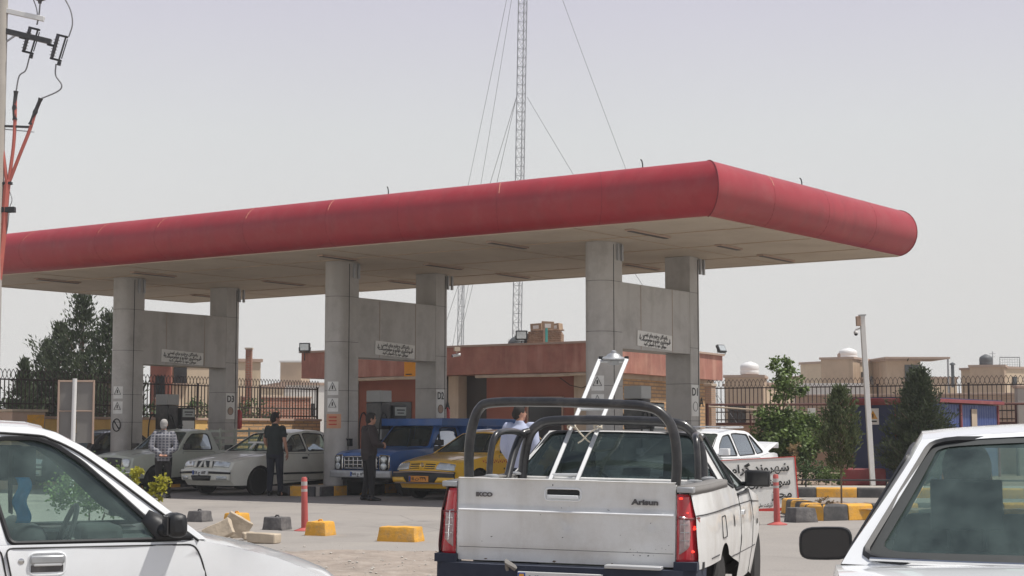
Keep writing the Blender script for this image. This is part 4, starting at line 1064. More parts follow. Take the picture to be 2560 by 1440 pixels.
p = at(2482, 912, 91); r = thing('roof_antenna', 'thin forked aerial on the tan rooftop room', 'aerial', p); m = MB(); m.tube([(0, 0, -.2), (0, 0, .75)], .025, 5); m.tube([(-.18, 0, .62), (.18, 0, .62)], .02, 5); m.tube([(-.12, 0, .45), (.12, 0, .45)], .02, 5); m.build('aerial_rods', 'steel', r)
# satellite dishes and clutter on the low roof
for k, (px, py, s) in enumerate(((2098, 957, .34), (2130, 955, .42), (2152, 950, .36), (2176, 955, .32), (2200, 948, .30))):
    p = at(px, py, 93); r = thing('satellite_dish', 'grey satellite dish, number %s from the left on the low cream roof' % ('one', 'two', 'three', 'four', 'five')[k] if False else ['leftmost small dish on the low cream roof', 'widest pale dish on the low cream roof', 'dish right of the widest one on the low cream roof', 'dish just left of the white post on the low roof', 'dish just right of the white post on the low roof'][k], 'satellite dish', p, R(-30 + 25 * k), 'rooftop satellite dishes')
    m = MB(); m.lathe([(.02, 0), (s * .5, .04), (s * .85, .12), (s, .2)], (0, 0, 0), (.25, -1, .35), 18); m.build('dish', 'steel' if k % 2 else 'tank', r, solid=.01)
    m = MB(); m.tube([(0, 0, 0), (0, .1, -.45)], .03, 6); m.build('mount', 'greytank', r)
wall('neighbour_wall', 'brown brick wall standing behind the right hand railings', at(1990, 1000, 58), at(2750, 1000, 54), 2.62, .3, 'brickbuff')
house('white roofed shed showing behind the leafy tree', 2010, 2160, 966, 62, 3, 'whitewall', R(-3), (), roofm='whitewall')
house('cream house with brown corner behind the left column pair', 428, 640, 902, 63, 3, 'cream2', R(20), ((.1, 3.6, .5, .7), (.55, 3.4, .5, .7)), group='houses beyond the left railings')
house('red brown strip of a house beside the cream one', 376, 427, 898, 62.5, 5, 'pinkwall', R(4), ((.5, 3.1, .35, .8),), group='houses beyond the left railings')
p = at(621, 1000, 60); r = thing('brick_column', 'tall thin brick column beside the column lettered D3', 'column', (p.x, p.y, 0)); m = MB(); m.box((0, 0, 2.2), (.22, .22, 4.4)); m.build('column_shaft', 'brickred', r, smooth=0); m = MB(); m.box((0, 0, 4.42), (.28, .28, .06)); m.build('column_cap', 'buff', r)
house('small far tan house with a white corner left of the floodlight', 701, 753, 906, 115, 5, 'tan', 0, ((.85, 4.2, .3, 1.0),), group='houses beyond the left railings', roofm='whitewall')
house('white house behind the railings left of the station office', 706, 815, 962, 76, 3, 'whitewall', R(20), ((.35, 2.4, .35, .6), (.62, 2.4, .35, .6)), group='houses beyond the left railings')
house('pale cream house seen through the railings right of column D3', 622, 706, 968, 74, 3, 'cream2', R(20), (), group='houses beyond the left railings')
wall('neighbour_wall', 'red brick wall seen through the railings behind the man in black', at(600, 1000, 64), at(772, 1000, 66), 2.72, .3, 'brickred')
# ------------------------------------------------------------------ vehicle builder
# local frame of a vehicle: x forward, y to its left, z up, origin on the ground
def arc_pts(cx, r, zs, n=12, cz=None):
    cz = r * .86 if cz is None else cz
    a0 = math.asin(max(-.95, min(.95, (zs - cz) / r)))
    return [(cx - r * math.cos(a0 + (PI - 2 * a0) * k / n), cz + r * math.sin(a0 + (PI - 2 * a0) * k / n)) for k in range(n + 1)]
def wheel(parent, x, y, r, w, side, rimstyle=0):
    t = MB(); t.lathe([(r * .62, -w / 2), (r * .9, -w / 2), (r, -w * .36), (r, w * .36), (r * .9, w / 2), (r * .62, w / 2)], (0, 0, 0), (0, 1, 0), 32)
    o = t.build('wheel', 'rubber', parent, loc=(x, y, r))
    m = MB(); s = side
    m.lathe([(r * .64, s * w * .30), (r * .62, s * w * .44), (r * .56, s * w * .40), (r * .5, s * w * .28), (r * .2, s * w * .30), (r * .17, s * w * .42), (r * .02, s * w * .43)], (0, 0, 0), (0, 1, 0), 28)
    for k in range(5 if rimstyle else 8):
        a = 2 * PI * k / (5 if rimstyle else 8)
        m.box((r * .36 * math.cos(a), s * w * .36, r * .36 * math.sin(a)), (r * .34, .02, r * (.14 if rimstyle else .09)), rot=Matrix.Rotation(-a, 3, 'Y'))
    m.build('rim', 'rim', o)
    return o
class Car:
    def __init__(c, S):
        c.S = S; c.W = S['w'] / 2
        c.top = S['top']                       # front -> rear upper edge of the lower body
        c.topi = sorted([(p[0], p[1]) for p in c.top])
        c.fr = S['front']; c.re = S['rear']    # bottom -> top
        c.fz = sorted([(z, x) for x, z in c.fr]); c.rz = sorted([(z, x) for x, z in c.re])
        c.xF = max(x for x, z in c.fr); c.xR = min(x for x, z in c.re)
        gh = S.get('gh')
        if gh:
            c.gh = [(p[0], p[1]) for p in gh]   # front base -> roof -> rear base
            c.iw, c.ir = S['iw'], S['ir']       # indices of windscreen top and rear glass top
            c.zt = max(z for x, z in c.gh)
    def Y(c, x, z):
        S = c.S; t = c.W
        if x > S['xt1']: t -= S['tf'] * ((x - S['xt1']) / (c.xF - S['xt1'])) ** S.get('pf', 2.2)
        if x < S['xt0']: t -= S['tr'] * ((S['xt0'] - x) / (S['xt0'] - c.xR)) ** 2.2
        zc = S.get('zc', .60); a = z - zc
        if a > 0: t -= S.get('tum', .05) * (a / .38) ** 1.8
        else: t -= .05 * (-a / .4) ** 2
        if 'dent' in S: t += S['dent'] * noise.noise((x * 4, z * 6, 1))
        for (zz, dep, wd) in S.get('crease', ()): t += dep * math.exp(-((z - zz) / wd) ** 2)
        return t
    def side(c, x, z, off=0.0, s=1): return (x, s * (c.Y(x, z) + off), z)
    def front(c, y, z, off=0.0):
        xe = lin(c.fz, z); ye = max(.1, c.Y(xe, z)); u = min(1, abs(y) / ye)
        zb, zt = c.fz[0][0], c.fz[-1][0]; t = max(0, min(1, (z - zb) / (zt - zb)))
        return (xe + off + c.S['bf'] * (1 - u ** 2.5), y, z + c.S['hc'] * (1 - u * u) * t ** 2)
    def rear(c, y, z, off=0.0):
        xe = lin(c.rz, z); ye = max(.1, c.Y(xe, z)); u = min(1, abs(y) / ye)
        zb, zt = c.rz[0][0], c.rz[-1][0]; t = max(0, min(1, (z - zb) / (zt - zb)))
        return (xe - off - c.S['br'] * (1 - u ** 3), y, z + c.S.get('tc', .02) * (1 - u * u) * t ** 2)
    def zb(c, x): return lin(c.topi, x)
    def G(c, x, z, off=0.0, s=1):
        zb = c.zb(x) ; yb = c.Y(x, zb) - c.S.get('sh', .015); t = max(0, (z - zb) / (c.zt - zb))
        yt = c.S['yt']
        # roof narrows toward both screens
        xm = (c.gh[c.iw][0] + c.gh[c.ir][0]) / 2; hl = (c.gh[c.iw][0] - c.gh[c.ir][0]) / 2
        if hl > .05: yt -= .03 * min(2.0, abs((x - xm) / hl)) ** 2
        return (x, s * (yb + (yt - yb) * t ** 1.12 + off), z)
    def edge(c, pts, v):
        L = [0]
        for a, b in zip(pts, pts[1:]): L.append(L[-1] + math.hypot(a[0] - b[0], a[1] - b[1]))
        d = v * L[-1]
        for i in range(len(pts) - 1):
            if d <= L[i + 1] or i == len(pts) - 2:
                t = (d - L[i]) / (L[i + 1] - L[i]); return (pts[i][0] + (pts[i + 1][0] - pts[i][0]) * t, pts[i][1] + (pts[i + 1][1] - pts[i][1]) * t)
    def ws(c, u, v, off=0.0):
        pts = c.gh[:c.iw + 1]; x, z = c.edge(pts, v); g = c.G(x, z); uu = 2 * u - 1
        return (x + c.S.get('bw', .12) * (1 - uu * uu) * (1 - .55 * v) + off, g[1] * uu, z + c.S.get('rc', .035) * v * (1 - uu * uu) + off * .6)
    def rw(c, u, v, off=0.0):
        pts = list(reversed(c.gh[c.ir:])); x, z = c.edge(pts, v); g = c.G(x, z); uu = 2 * u - 1
        return (x - c.S.get('brw', .12) * (1 - uu * uu) * (1 - .55 * v) - off, g[1] * uu, z + c.S.get('rc', .035) * v * (1 - uu * uu) + off * .6)
    def build(c, root, paint, gl='glassg', trimm='black', fast=False):
        S = c.S; st = S.get('step', .1)
        R_, Ra = S['R'], S['R'] * 1.17
        zs = S['sill']
        fr, re, top = c.fr, c.re, c.top
        bottom = [re[0]] + arc_pts(S['xr'], Ra, max(zs, re[0][1])) + arc_pts(S['xf'], Ra, max(zs, fr[0][1]))
        outline = list(fr) + list(top)[1:-1] + list(reversed(re)) + bottom[1:]
        b = MB()
        for s in (1, -1):
            b.panel(outline, [], lambda x, z, s=s: c.side(x, z, 0, s), st, 0, flip=(s > 0))
        zf0, zf1 = c.fz[0][0], c.fz[-1][0]; zr0, zr1 = c.rz[0][0], c.rz[-1][0]
        b.grid(lambda u, v: c.front((2 * u - 1) * c.Y(lin(c.fz, zf0 + (zf1 - zf0) * v), zf0 + (zf1 - zf0) * v), zf0 + (zf1 - zf0) * v), 20, 12, 0)
        if not S.get('bed'): b.grid(lambda u, v: c.rear((2 * u - 1) * c.Y(lin(c.rz, zr0 + (zr1 - zr0) * v), zr0 + (zr1 - zr0) * v), zr0 + (zr1 - zr0) * v), 20, 12, 0, True)
        # bonnet
        xb = c.gh[0][0]; xe = max(p[0] for p in top)
        def hood(u, v):
            x = xe + (xb - .02 - xe) * v; z = c.zb(x); uu = 2 * u - 1; f = max(0, 1 - v * 1.3) ** 1.5
            g = S['bf'] * (1 - abs(uu) ** 2.5) * f + S.get('bw', .12) * (1 - uu * uu) * v ** 6
            return (x + g, uu * c.Y(x, z), z + S['hc'] * (1 - uu * uu) * (1 - .5 * v) + S.get('ridge', 0) * math.exp(-((abs(uu) - .55) / .07) ** 2) * (1 - v))
        b.grid(hood, 20, 16, 0)
        xrb = c.gh[-1][0]; xre = min(p[0] for p in top)
        if not S.get('bed'):
            def trunk(u, v):
                x = xre + (xrb + .02 - xre) * v; z = c.zb(x); uu = 2 * u - 1; f = max(0, 1 - v * 1.3) ** 1.5
                return (x - S['br'] * (1 - abs(uu) ** 3) * f - S.get('brw', .12) * (1 - uu * uu) * v ** 6, uu * c.Y(x, z), z + S.get('tc', .02) * (1 - uu * uu) * (1 - .5 * v))
            b.grid(trunk, 20, 10, 0, True)
        # greenhouse frame
        xs = [p[0] for p in top]
        belt = [(x, z) for x, z in top if xrb + .01 < x < xb - .01]
        gho = list(c.gh) + sorted(belt)
        wins = [rnd(w, S.get('wr', .045)) for w in S['win']]
        for s in (1, -1):
            b.panel(gho, wins, lambda x, z, s=s: c.G(x, z, 0, s), st, 0, flip=(s < 0))
            b.panel(gho, wins, lambda x, z, s=s: c.G(x, z, -.03, s), st * 1.5, 1, flip=(s > 0))
        wm = S.get('wm', .05); rm = S.get('rm', .06)
        wsp = rnd([(wm, .05), (1 - wm, .05), (1 - wm, .93), (wm, .93)], .06)
        rt_ = S.get('rt', .93); rwp = rnd([(rm, S.get('rb', .07)), (1 - rm, S.get('rb', .07)), (1 - rm, rt_), (rm, rt_)], .08)
        sq = [(0, 0), (1, 0), (1, 1), (0, 1)]
        b.panel(sq, [wsp], lambda u, v: c.ws(u, v), .1, 0, flip=False)
        b.panel(sq, [rwp], lambda u, v: c.rw(u, v), .1, 0, flip=True)
        xw, xr_ = c.gh[c.iw][0], c.gh[c.ir][0]
        def roof(u, v, dz=0.0):
            x = xw + (xr_ - xw) * v; zz = lin(sorted(c.gh[c.iw:c.ir + 1]), x); g = c.G(x, zz); uu = 2 * u - 1
            sh = S.get('bw', .12) * .45 * max(0, 1 - v * 2.5) - S.get('brw', .12) * .45 * max(0, 1 - (1 - v) * 2.5)
            return (x + sh * (1 - uu * uu), g[1] * uu, zz + S.get('rc', .035) * (1 - uu * uu) + dz)
        b.grid(roof, 14, 12, 0); b.grid(lambda u, v: roof(u, v, -.03), 8, 6, 1, True)
        # seams
        for line in S.get('seams', ()):
            for s in (1, -1):
                L = []
                for p, q in zip(line, line[1:]):
                    n = max(1, int(math.hypot(p[0] - q[0], p[1] - q[1]) / .06))
                    L += [(p[0] + (q[0] - p[0]) * i / n, p[1] + (q[1] - p[1]) * i / n) for i in range(n)]
                L.append(line[-1])
                b.tube([c.side(x, z, .0005, s) for x, z in L], .0045, 4, 1)
        for yy in ((-.72, .72) if not S.get('nowip') else ()):
            b.tube([Vector(hood(.5 + yy / 2, v / 10)) + Z * .0005 for v in range(1, 10)], .004, 4, 1)
        for line in S.get('hseams', ()):
            b.tube([c.front(y, z, .0) for y, z in line], .005, 4, 1)
        body = b.build('body', [paint, 'black'], root, smooth=32, weld=False)
        # glass with black gaskets
        for w in wins:
            for s in (1, -1):
                m = MB(); m.panel(w, [], lambda x, z, s=s: c.G(x, z, -.010, s), st, 0, flip=(s < 0)); wo = m.build('side_window', gl, root)
                m = MB(); m.tube([c.G(x, z, .0, s) for x, z in w], .011, 5, closed=True); m.build('window_seal', trimm, wo)
        m = MB(); m.panel(wsp, [], lambda u, v: c.ws(u, v, -.008), .12); wo = m.build('windscreen', gl, root)
        m = MB(); m.tube([c.ws(u, v, -.004) for u, v in wsp], .004 if S.get('nowip') else .012, 5, closed=True); m.build('window_seal', trimm, wo)
        m = MB()
        for q in (-.5, .15): m.tube([c.ws(.5 + q * .85, .02, .02), c.ws(.5 + (q + .42) * .75, .10, .03)], .009, 5)
        if not S.get('nowip'): m.build('wiper', 'black', wo)
        if not S.get('norw'):
            m = MB(); m.panel(rwp, [], lambda u, v: c.rw(u, v, -.008), .12, flip=True); wo = m.build('rear_window', S.get('rgl', gl), root)
            m = MB(); m.tube([c.rw(u, v) for u, v in rwp], .013, 5, closed=True); m.build('window_seal', trimm, wo)
        # doors: a skin a little proud of the body with its handle
        for d in S.get('doors', ()):
            for s in (1, -1):
                m = MB(); m.panel(rnd(d['o'], .03), [], lambda x, z, s=s: c.side(x, z, .003, s), st, 0, flip=(s > 0)); do = m.build('door', paint, root, smooth=32)
                m = MB(); m.tube([c.side(x, z, .001, s) for x, z in rnd(d['o'], .03)], .005, 4, closed=True); m.build('door_gap', 'joint', do)
                hx, hz = d['h']; hs = d.get('hs', (.17, .045))
                m = MB(); m.box(c.side(hx, hz, .008, s), (hs[0], .022, hs[1])); m.build('handle', d.get('hm', 'black'), do, bevel=.006)
        # wheels and arches
        for x in (S['xf'], S['xr']):
            for s in (1, -1):
                wheel(root, x, s * (c.W - .115 - S.get('inset', 0)), R_, S.get('ww', .18), s, S.get('rs', 0))
        m = MB()
        for x in (S['xf'], S['xr']):
            for s in (1, -1):
                out = arc_pts(x, Ra, zs, 12)
                m.grid(lambda u, v, x=x, s=s: (out[0][0] * 0 + lin([(i / 12, p[0]) for i, p in enumerate(arc_pts(x, Ra, zs, 12))], u), s * (c.W - .06 - .3 * v), lin([(i / 12, p[1]) for i, p in enumerate(arc_pts(x, Ra, zs, 12))], u)), 12, 2)
        m.build('wheel_arch_lining', 'joint', root)
        m = MB(); x0, x1 = c.xR + .25, c.xF - .25
        m.box(((x0 + x1) / 2, 0, zs + .02), (x1 - x0, c.W * 1.3, .12)); m.box(((xb + x1) / 2 + .05, 0, .5), (x1 - xb - .2, c.W * 1.15, .34))
        if not S.get('bed'): m.box(((x0 + S['xr']) / 2 + .1, 0, .5), (S['xr'] - x0, c.W * 1.1, .34))
        m.box(((xrb + xb) / 2, 0, zs + .14), (xb - xrb, c.W * 1.75, .06)); m.build('underbody', 'joint', root)
        # cabin inside
        xs_ = S.get('seatx', xb - 1.15)
        m = MB(); m.box((xb - .22, 0, c.zb(xb) - .16), (.36, c.W * 1.62, .24)); m.box((xb - .33, c.W * .42, c.zb(xb) - .02), (.2, .34, .1)); m.build('dashboard', 'interior', root, bevel=.03)
        m = MB(); m.tube([(xb - .50 + .06 * math.cos(t), c.W * .42 + .18 * math.sin(t), c.zb(xb) - .05 + .17 * math.cos(t)) for t in [2 * PI * k / 20 for k in range(20)]], .014, 6, closed=True); m.tube([(xb - .5, c.W * .42, c.zb(xb) - .05), (xb - .3, c.W * .42, c.zb(xb) - .12)], .03, 6); m.build('steering_wheel', 'black', root)
        for s in (1, -1):
            q = MB(); q.box((xs_, s * c.W * .45, .70), (.13, .42, .54), rot=Matrix.Rotation(R(-12), 3, 'Y')); q.box((xs_ + .22, s * c.W * .45, .42), (.5, .48, .14)); so_ = q.build('seat', 'seat', root, bevel=.055)
            q = MB(); hz_ = S.get('hz', 0); q.box((xs_ - .085, s * c.W * .45, 1.13 + hz_), (.10, .24, .17)); q.tube([(xs_ - .07, s * c.W * .45 - .06, .98), (xs_ - .08, s * c.W * .45 - .06, 1.1 + hz_)], .008, 5); q.tube([(xs_ - .07, s * c.W * .45 + .06, .98), (xs_ - .08, s * c.W * .45 + .06, 1.1 + hz_)], .008, 5); q.build('headrest', 'seat', so_, bevel=.03)
        if S.get('bench', True) and not S.get('bed'):
            q = MB(); q.box((xs_ - .85, 0, .70), (.14, c.W * 1.5, .56), rot=Matrix.Rotation(R(-14), 3, 'Y')); q.box((xs_ - .62, 0, .42), (.46, c.W * 1.5, .14)); q.build('rear_seat', 'seat', root, bevel=.04)
        for s in (1, -1):
            q = MB(); q.box(((xb + xrb) / 2, s * (c.W - .13), .62), (xb - xrb - .1, .04, .5)); q.build('door_lining', 'interior', root)
        # door mirrors
        mx, mz = S.get('mir', (xb - .12, c.zb(xb) + .06))
        for s in S.get('mirs', (1, -1)):
            mo = MB(); y0 = abs(c.G(mx, mz)[1]) if S.get('gh') else c.W
            mo.box((mx, s * (y0 + .13), mz + .03), (.09, .19, .125)); mo.tube([(mx + .03, s * (y0 - .02), mz - .02), (mx, s * (y0 + .1), mz - .01)], .022, 6)
            q = mo.build('door_mirror', S.get('mirm', 'black'), root, bevel=.03)
            mo = MB(); mo.box((mx - .048, s * (y0 + .13), mz + .03), (.006, .165, .10)); mo.build('mirror_glass', 'mirror', q, bevel=.015)
        # front and rear patches
        for nm, where, poly, off, mt, *rest in S.get('patch', ()):
            solid = rest[0] if rest else .012
            fl = where in ('rear',)
            for s in ((1, -1) if where in ('frontm', 'rearm', 'side') else (1,)):
                m = MB()
                if where.startswith('front'): m.panel(poly, [], lambda y, z, s=s: c.front(y * s, z, off), .06)
                elif where.startswith('rear'): m.panel(poly, [], lambda y, z, s=s: c.rear(y * s, z, off), .06)
                else: m.panel(poly, [], lambda x, z, s=s: c.side(x, z, off, s), .08)
                m.build(nm, mt, root, solid=solid)
        return body
def rect(a, b, c_, d): return [(a, c_), (b, c_), (b, d), (a, d)]
def plate_text(c, body, s, face, where='front', y=0, z=.4, w=.5, h=.11, off=.02, m='ink'):
    f = c.front if where == 'front' else c.rear
    p = Vector(f(y, z, off)); d = 1 if where == 'front' else -1
    b = MB(); b.box(p, (.012, w, h)); o = b.build('number_plate', face, body, bevel=.003)
    b = MB(); b.box(p + Vector((d * .007, -d * (w / 2 - .03) * -1 * (-1 if where == 'front' else 1), 0)), (.004, .045, h * .9)); b.build('plate_band', 'inkblue', o)
    text(s, h * .82, m, o, p + Vector((d * .009, 0, 0)), (0, d, 0), (0, 0, 1), width=w * .78, bold=.02)

# ------------------------------------------------------------------ pale four door saloon at the pumps
SAL = dict(w=1.75, R=.30, xf=.80 * 0 + 1.34, xr=-1.33, sill=.22, step=.12,
           front=[(1.98, .22), (2.10, .34), (2.12, .50), (2.07, .64), (2.03, .72)],
           top=[(2.03, .72), (1.85, .77), (1.4, .84), (.95, .90), (.72, .93), (.3, .90), (-.4, .905), (-1.2, .93), (-1.55, .975), (-1.9, .985), (-2.15, .96)],
           rear=[(-2.18, .30), (-2.24, .5), (-2.2, .75), (-2.15, .96)],
           xt1=1.1, tf=.17, xt0=-1.2, tr=.14, bf=.14, br=.07, hc=.06, tum=.05,
           gh=[(.74, .93), (.45, 1.11), (.15, 1.29), (.0, 1.355), (-.5, 1.415), (-.95, 1.40), (-1.12, 1.365), (-1.4, 1.17), (-1.66, .98)], iw=3, ir=6, yt=.56,
           win=[[(.52, .945), (-.22, .945), (-.22, 1.335), (.03, 1.30), (.28, 1.15)], [(-.30, .945), (-.98, .965), (-.98, 1.33), (-.5, 1.355), (-.30, 1.345)], [(-1.04, .97), (-1.36, 1.0), (-1.14, 1.28), (-1.04, 1.32)]],
           doors=[dict(o=[(.62, .90), (-.25, .89), (-.25, .3), (.62, .3)], h=(-.12, .80)), dict(o=[(-.27, .89), (-1.12, .90), (-1.02, .55), (-.86, .3), (-.27, .3)], h=(-.98, .81))],
           seams=[[(.95, .24), (.98, .5)]],
           patch=[('headlamp', 'frontm', rnd([(.30, .60), (.66, .60), (.68, .715), (.30, .70)], .02), .012, 'lens'),
                  ('radiator_grille', 'front', [(-.28, .585), (.28, .585), (.28, .70), (-.28, .70)], .006, 'black'),
                  ('grille_bar', 'frontm', [(.05, .58), (.13, .58), (.045, .71), (.0, .71)], .02, 'cream'), ('grille_bar', 'frontm', [(.20, .58), (.285, .58), (.25, .71), (.18, .71)], .02, 'cream'),
                  ('bumper', 'front', [(-.72, .33), (.72, .33), (.74, .56), (-.74, .56)], .035, 'cream', .03),
                  ('bumper_strip', 'frontm', [(.24, .47), (.76, .47), (.76, .515), (.24, .515)], .055, 'black'),
                  ('fog_lamp', 'frontm', rnd([(.42, .35), (.66, .35), (.66, .42), (.42, .42)], .02), .055, 'lens'),
                  ('air_intake', 'front', rnd([(-.26, .33), (.26, .33), (.30, .43), (-.30, .43)], .02), .055, 'black'),
                  ('side_strip', 'side', [(1.02, .44), (.62, .44), (.62, .48), (1.02, .48)], .012, 'black'), ('side_strip', 'side', [(.6, .44), (-.88, .44), (-.88, .48), (.6, .48)], .014, 'black'),
                  ('tail_lamp', 'rearm', [(.42, .68), (.74, .68), (.74, .86), (.42, .86)], .012, 'redlens'),
                  ('bumper', 'rear', [(-.74, .32), (.74, .32), (.74, .56), (-.74, .56)], .03, 'cream', .03)],
           mir=(.50, .99), mirm='black')
def place(root, corner, local, heading):
    """put the vehicle so that its local point falls on a ground point"""
    h = heading; d = Vector((math.cos(h), math.sin(h), 0)); l = Vector((-math.sin(h), math.cos(h), 0))
    root.location = Vector(corner) - d * local[0] - l * local[1]; root.rotation_euler = (0, 0, h)
HD = math.atan2(-V.y, -V.x)
saloon = thing('saloon_car', 'dusty cream saloon with triple barred grille between the left and middle columns', 'car')
c = Car(SAL); bd = c.build(saloon, 'cream', 'glassg')
plate_text(c, bd, '۲۸ ج ۵۱۴', None or 'plate', y=-.0, z=.485, off=.062, w=.46, h=.105)
m = MB()
p = Vector(c.ws(.42, .3, .01)); m.box(c.ws(.5, .42, .014), (.02, .5, .05), rot=Matrix.Rotation(R(-55), 3, 'Y')); m.box(c.ws(.5, .25, .014), (.02, .07, .2), rot=Matrix.Rotation(R(-55), 3, 'Y')); m.build('windscreen_sticker', 'paper', saloon)
place(saloon, on(645, 1238, 0), (SAL['xf'], .8), HD)

# ------------------------------------------------------------------ yellow taxi
TX = dict(SAL); TX.update(w=1.69, xf=1.38, xr=-1.29,
          front=[(2.02, .24), (2.14, .38), (2.15, .52), (2.08, .66), (2.00, .74)],
          top=[(2.00, .74), (1.8, .785), (1.3, .86), (.95, .905), (.80, .93), (.3, .90), (-.4, .905), (-1.2, .93), (-1.55, .96), (-1.9, .97), (-2.15, .95)],
          gh=[(.82, .93), (.5, 1.11), (.2, 1.28), (.05, 1.345), (-.45, 1.40), (-.95, 1.385), (-1.12, 1.345), (-1.4, 1.15), (-1.66, .965)],
          doors=[dict(o=[(.66, .90), (-.25, .89), (-.25, .3), (.66, .3)], h=(-.12, .80)), dict(o=[(-.27, .89), (-1.12, .90), (-1.02, .55), (-.86, .3), (-.27, .3)], h=(-.98, .81))],
          win=[[(.58, .945), (-.22, .945), (-.22, 1.325), (.05, 1.29), (.32, 1.14)], SAL['win'][1], SAL['win'][2]],
          patch=[('headlamp', 'frontm', rnd([(.34, .595), (.73, .595), (.71, .72), (.38, .725)], .02), .012, 'lens'),
                 ('radiator_grille', 'front', [(-.32, .60), (.32, .60), (.34, .715), (-.34, .715)], .004, 'taxi'),
                 ('grille_slot', 'frontm', [(.08, .675), (.31, .675), (.31, .69), (.08, .69)], .012, 'black'), ('grille_slot', 'frontm', [(.08, .64), (.31, .64), (.31, .655), (.08, .655)], .012, 'black'), ('grille_slot', 'frontm', [(.07, .61), (.31, .61), (.31, .62), (.07, .62)], .012, 'black'),
                 ('bumper', 'front', [(-.76, .34), (.76, .34), (.78, .57), (-.78, .57)], .04, 'black', .03),
                 ('bumper_edge', 'front', [(-.77, .545), (.77, .545), (.77, .565), (-.77, .565)], .062, 'coping'),
                 ('bumper_insert', 'frontm', [(.36, .36), (.78, .36), (.78, .46), (.44, .46)], .062, 'taxi'), ('bumper_edge', 'front', [(-.74, .335), (.74, .335), (.74, .355), (-.74, .355)], .062, 'coping'),
                 ('side_strip', 'side', [(1.0, .42), (.66, .42), (.66, .50), (1.0, .50)], .012, 'black'), ('side_strip', 'side', [(.64, .42), (-.86, .42), (-.86, .50), (.64, .50)], .014, 'black'),
                 ('tail_lamp', 'rearm', [(.42, .68), (.74, .68), (.74, .86), (.42, .86)], .012, 'redlens'),
                 ('bumper', 'rear', [(-.74, .32), (.74, .32), (.74, .56), (-.74, .56)], .03, 'black', .03)])
taxi = thing('taxi_car', 'bright yellow taxi with orange number plate and a chequered stripe by the blue truck', 'taxi')
c = Car(TX); bd = c.build(taxi, 'taxi', 'glassd')
plate_text(c, bd, '۶۸ ت ۳۳۹', 'plateyel', z=.425, off=.075, w=.50, h=.12)
m = MB(); p0 = Vector(c.front(0, .66, .02))
m.tube([p0 + Vector((0, .035, .03)), p0 + Vector((0, -.01, .05)), p0 + Vector((0, -.03, .0)), p0 + Vector((0, .02, -.02)), p0 + Vector((0, -.02, -.05))], .009, 5); m.tube([p0 + Vector((0, .01, .03)), p0 + Vector((0, .04, -.01)), p0 + Vector((0, .01, -.055))], .007, 5)
m.build('badge', 'chrome', taxi)
m = MB()
for k in range(34):
    x = 1.25 - k * .075; z = .775 - (.02 if k % 2 else 0)
    for s in (1,): m.box(c.side(x, z, .008, 1), (.03, .004, .028))
    m.box(c.side(x + .02, .80, .008, 1), (.018, .004, .02))
m.build('chequered_stripe', 'inkred', taxi, smooth=0)
m = MB(); q = Vector(c.side(.2, .64, .009)); m.tube([q + Vector((.10 * math.cos(t), 0, .075 * math.sin(t))) for t in [2 * PI * k / 20 for k in range(20)]], .006, 5, closed=True); m.box(q, (.13, .004, .025)); m.box(Vector(c.side(.52, .62, .008)), (.04, .004, .035)); m.build('door_emblem', 'ink', taxi)
for s in (-1, 1):
    m = MB(); m.tube([(.0, s * .5, 1.40), (-.95, s * .5, 1.44)], .014, 6); m.build('roof_rail', 'chrome', taxi)
tlc = Vector((-2.40, 34.2, 0)); trc = Vector((-.99, 33.25, 0))
place(taxi, (tlc + trc) / 2 - V * .02, (2.02, 0), HD)

# ------------------------------------------------------------------ white saloon at the right hand pump, boot ajar
WS = dict(SAL); WS.update(w=1.66, mirm='white', patch=[p for p in SAL['patch'] if p[0] not in ('grille_bar', 'bumper', 'bumper_strip')] + [('bumper', 'rear', [(-.74, .32), (.74, .32), (.74, .56), (-.74, .56)], .03, 'white', .03), ('bumper', 'front', [(-.72, .33), (.72, .33), (.74, .56), (-.74, .56)], .035, 'white', .03)])
wsal = thing('saloon_car', 'clean white saloon with roof rack, its boot lid ajar, right of the column lettered D1', 'car')
c = Car(WS); c.build(wsal, 'white', 'glassd')
m = MB(); m.grid(lambda u, v: (-1.70 - .52 * v, (2 * u - 1) * .66, 1.0 + .17 * v + .015 * (1 - (2 * u - 1) ** 2)), 10, 4); m.grid(lambda u, v: (-2.22 - .01 * v, (2 * u - 1) * .66, 1.17 - .10 * v), 10, 2); m.build('boot_lid', 'white', wsal, solid=.02)
for s in (-1, 1): m = MB(); m.tube([(-.05, s * .5, 1.46), (-1.0, s * .5, 1.47)], .018, 6); m.build('roof_rail', 'alu', wsal)
for x in (-.2, -.85): m = MB(); m.tube([(x, -.55, 1.48), (x, .55, 1.48)], .014, 6); m.build('roof_bar', 'alu', wsal)
pr_ = at(1868, 1140, 32.6); place(wsal, (pr_.x, pr_.y, 0), (-2.2, -.0), HD)

# ------------------------------------------------------------------ dark car at the far left behind the column
DK = dict(SAL); DK.update(w=1.68)
dk = thing('hatchback_car', 'dark grey car partly hidden behind the leftmost front column', 'car')
c = Car(DK); c.build(dk, 'darkcar', 'glassd')
q = at(238, 1100, 41.5); place(dk, (q.x, q.y, 0), (.1, .3), HD)

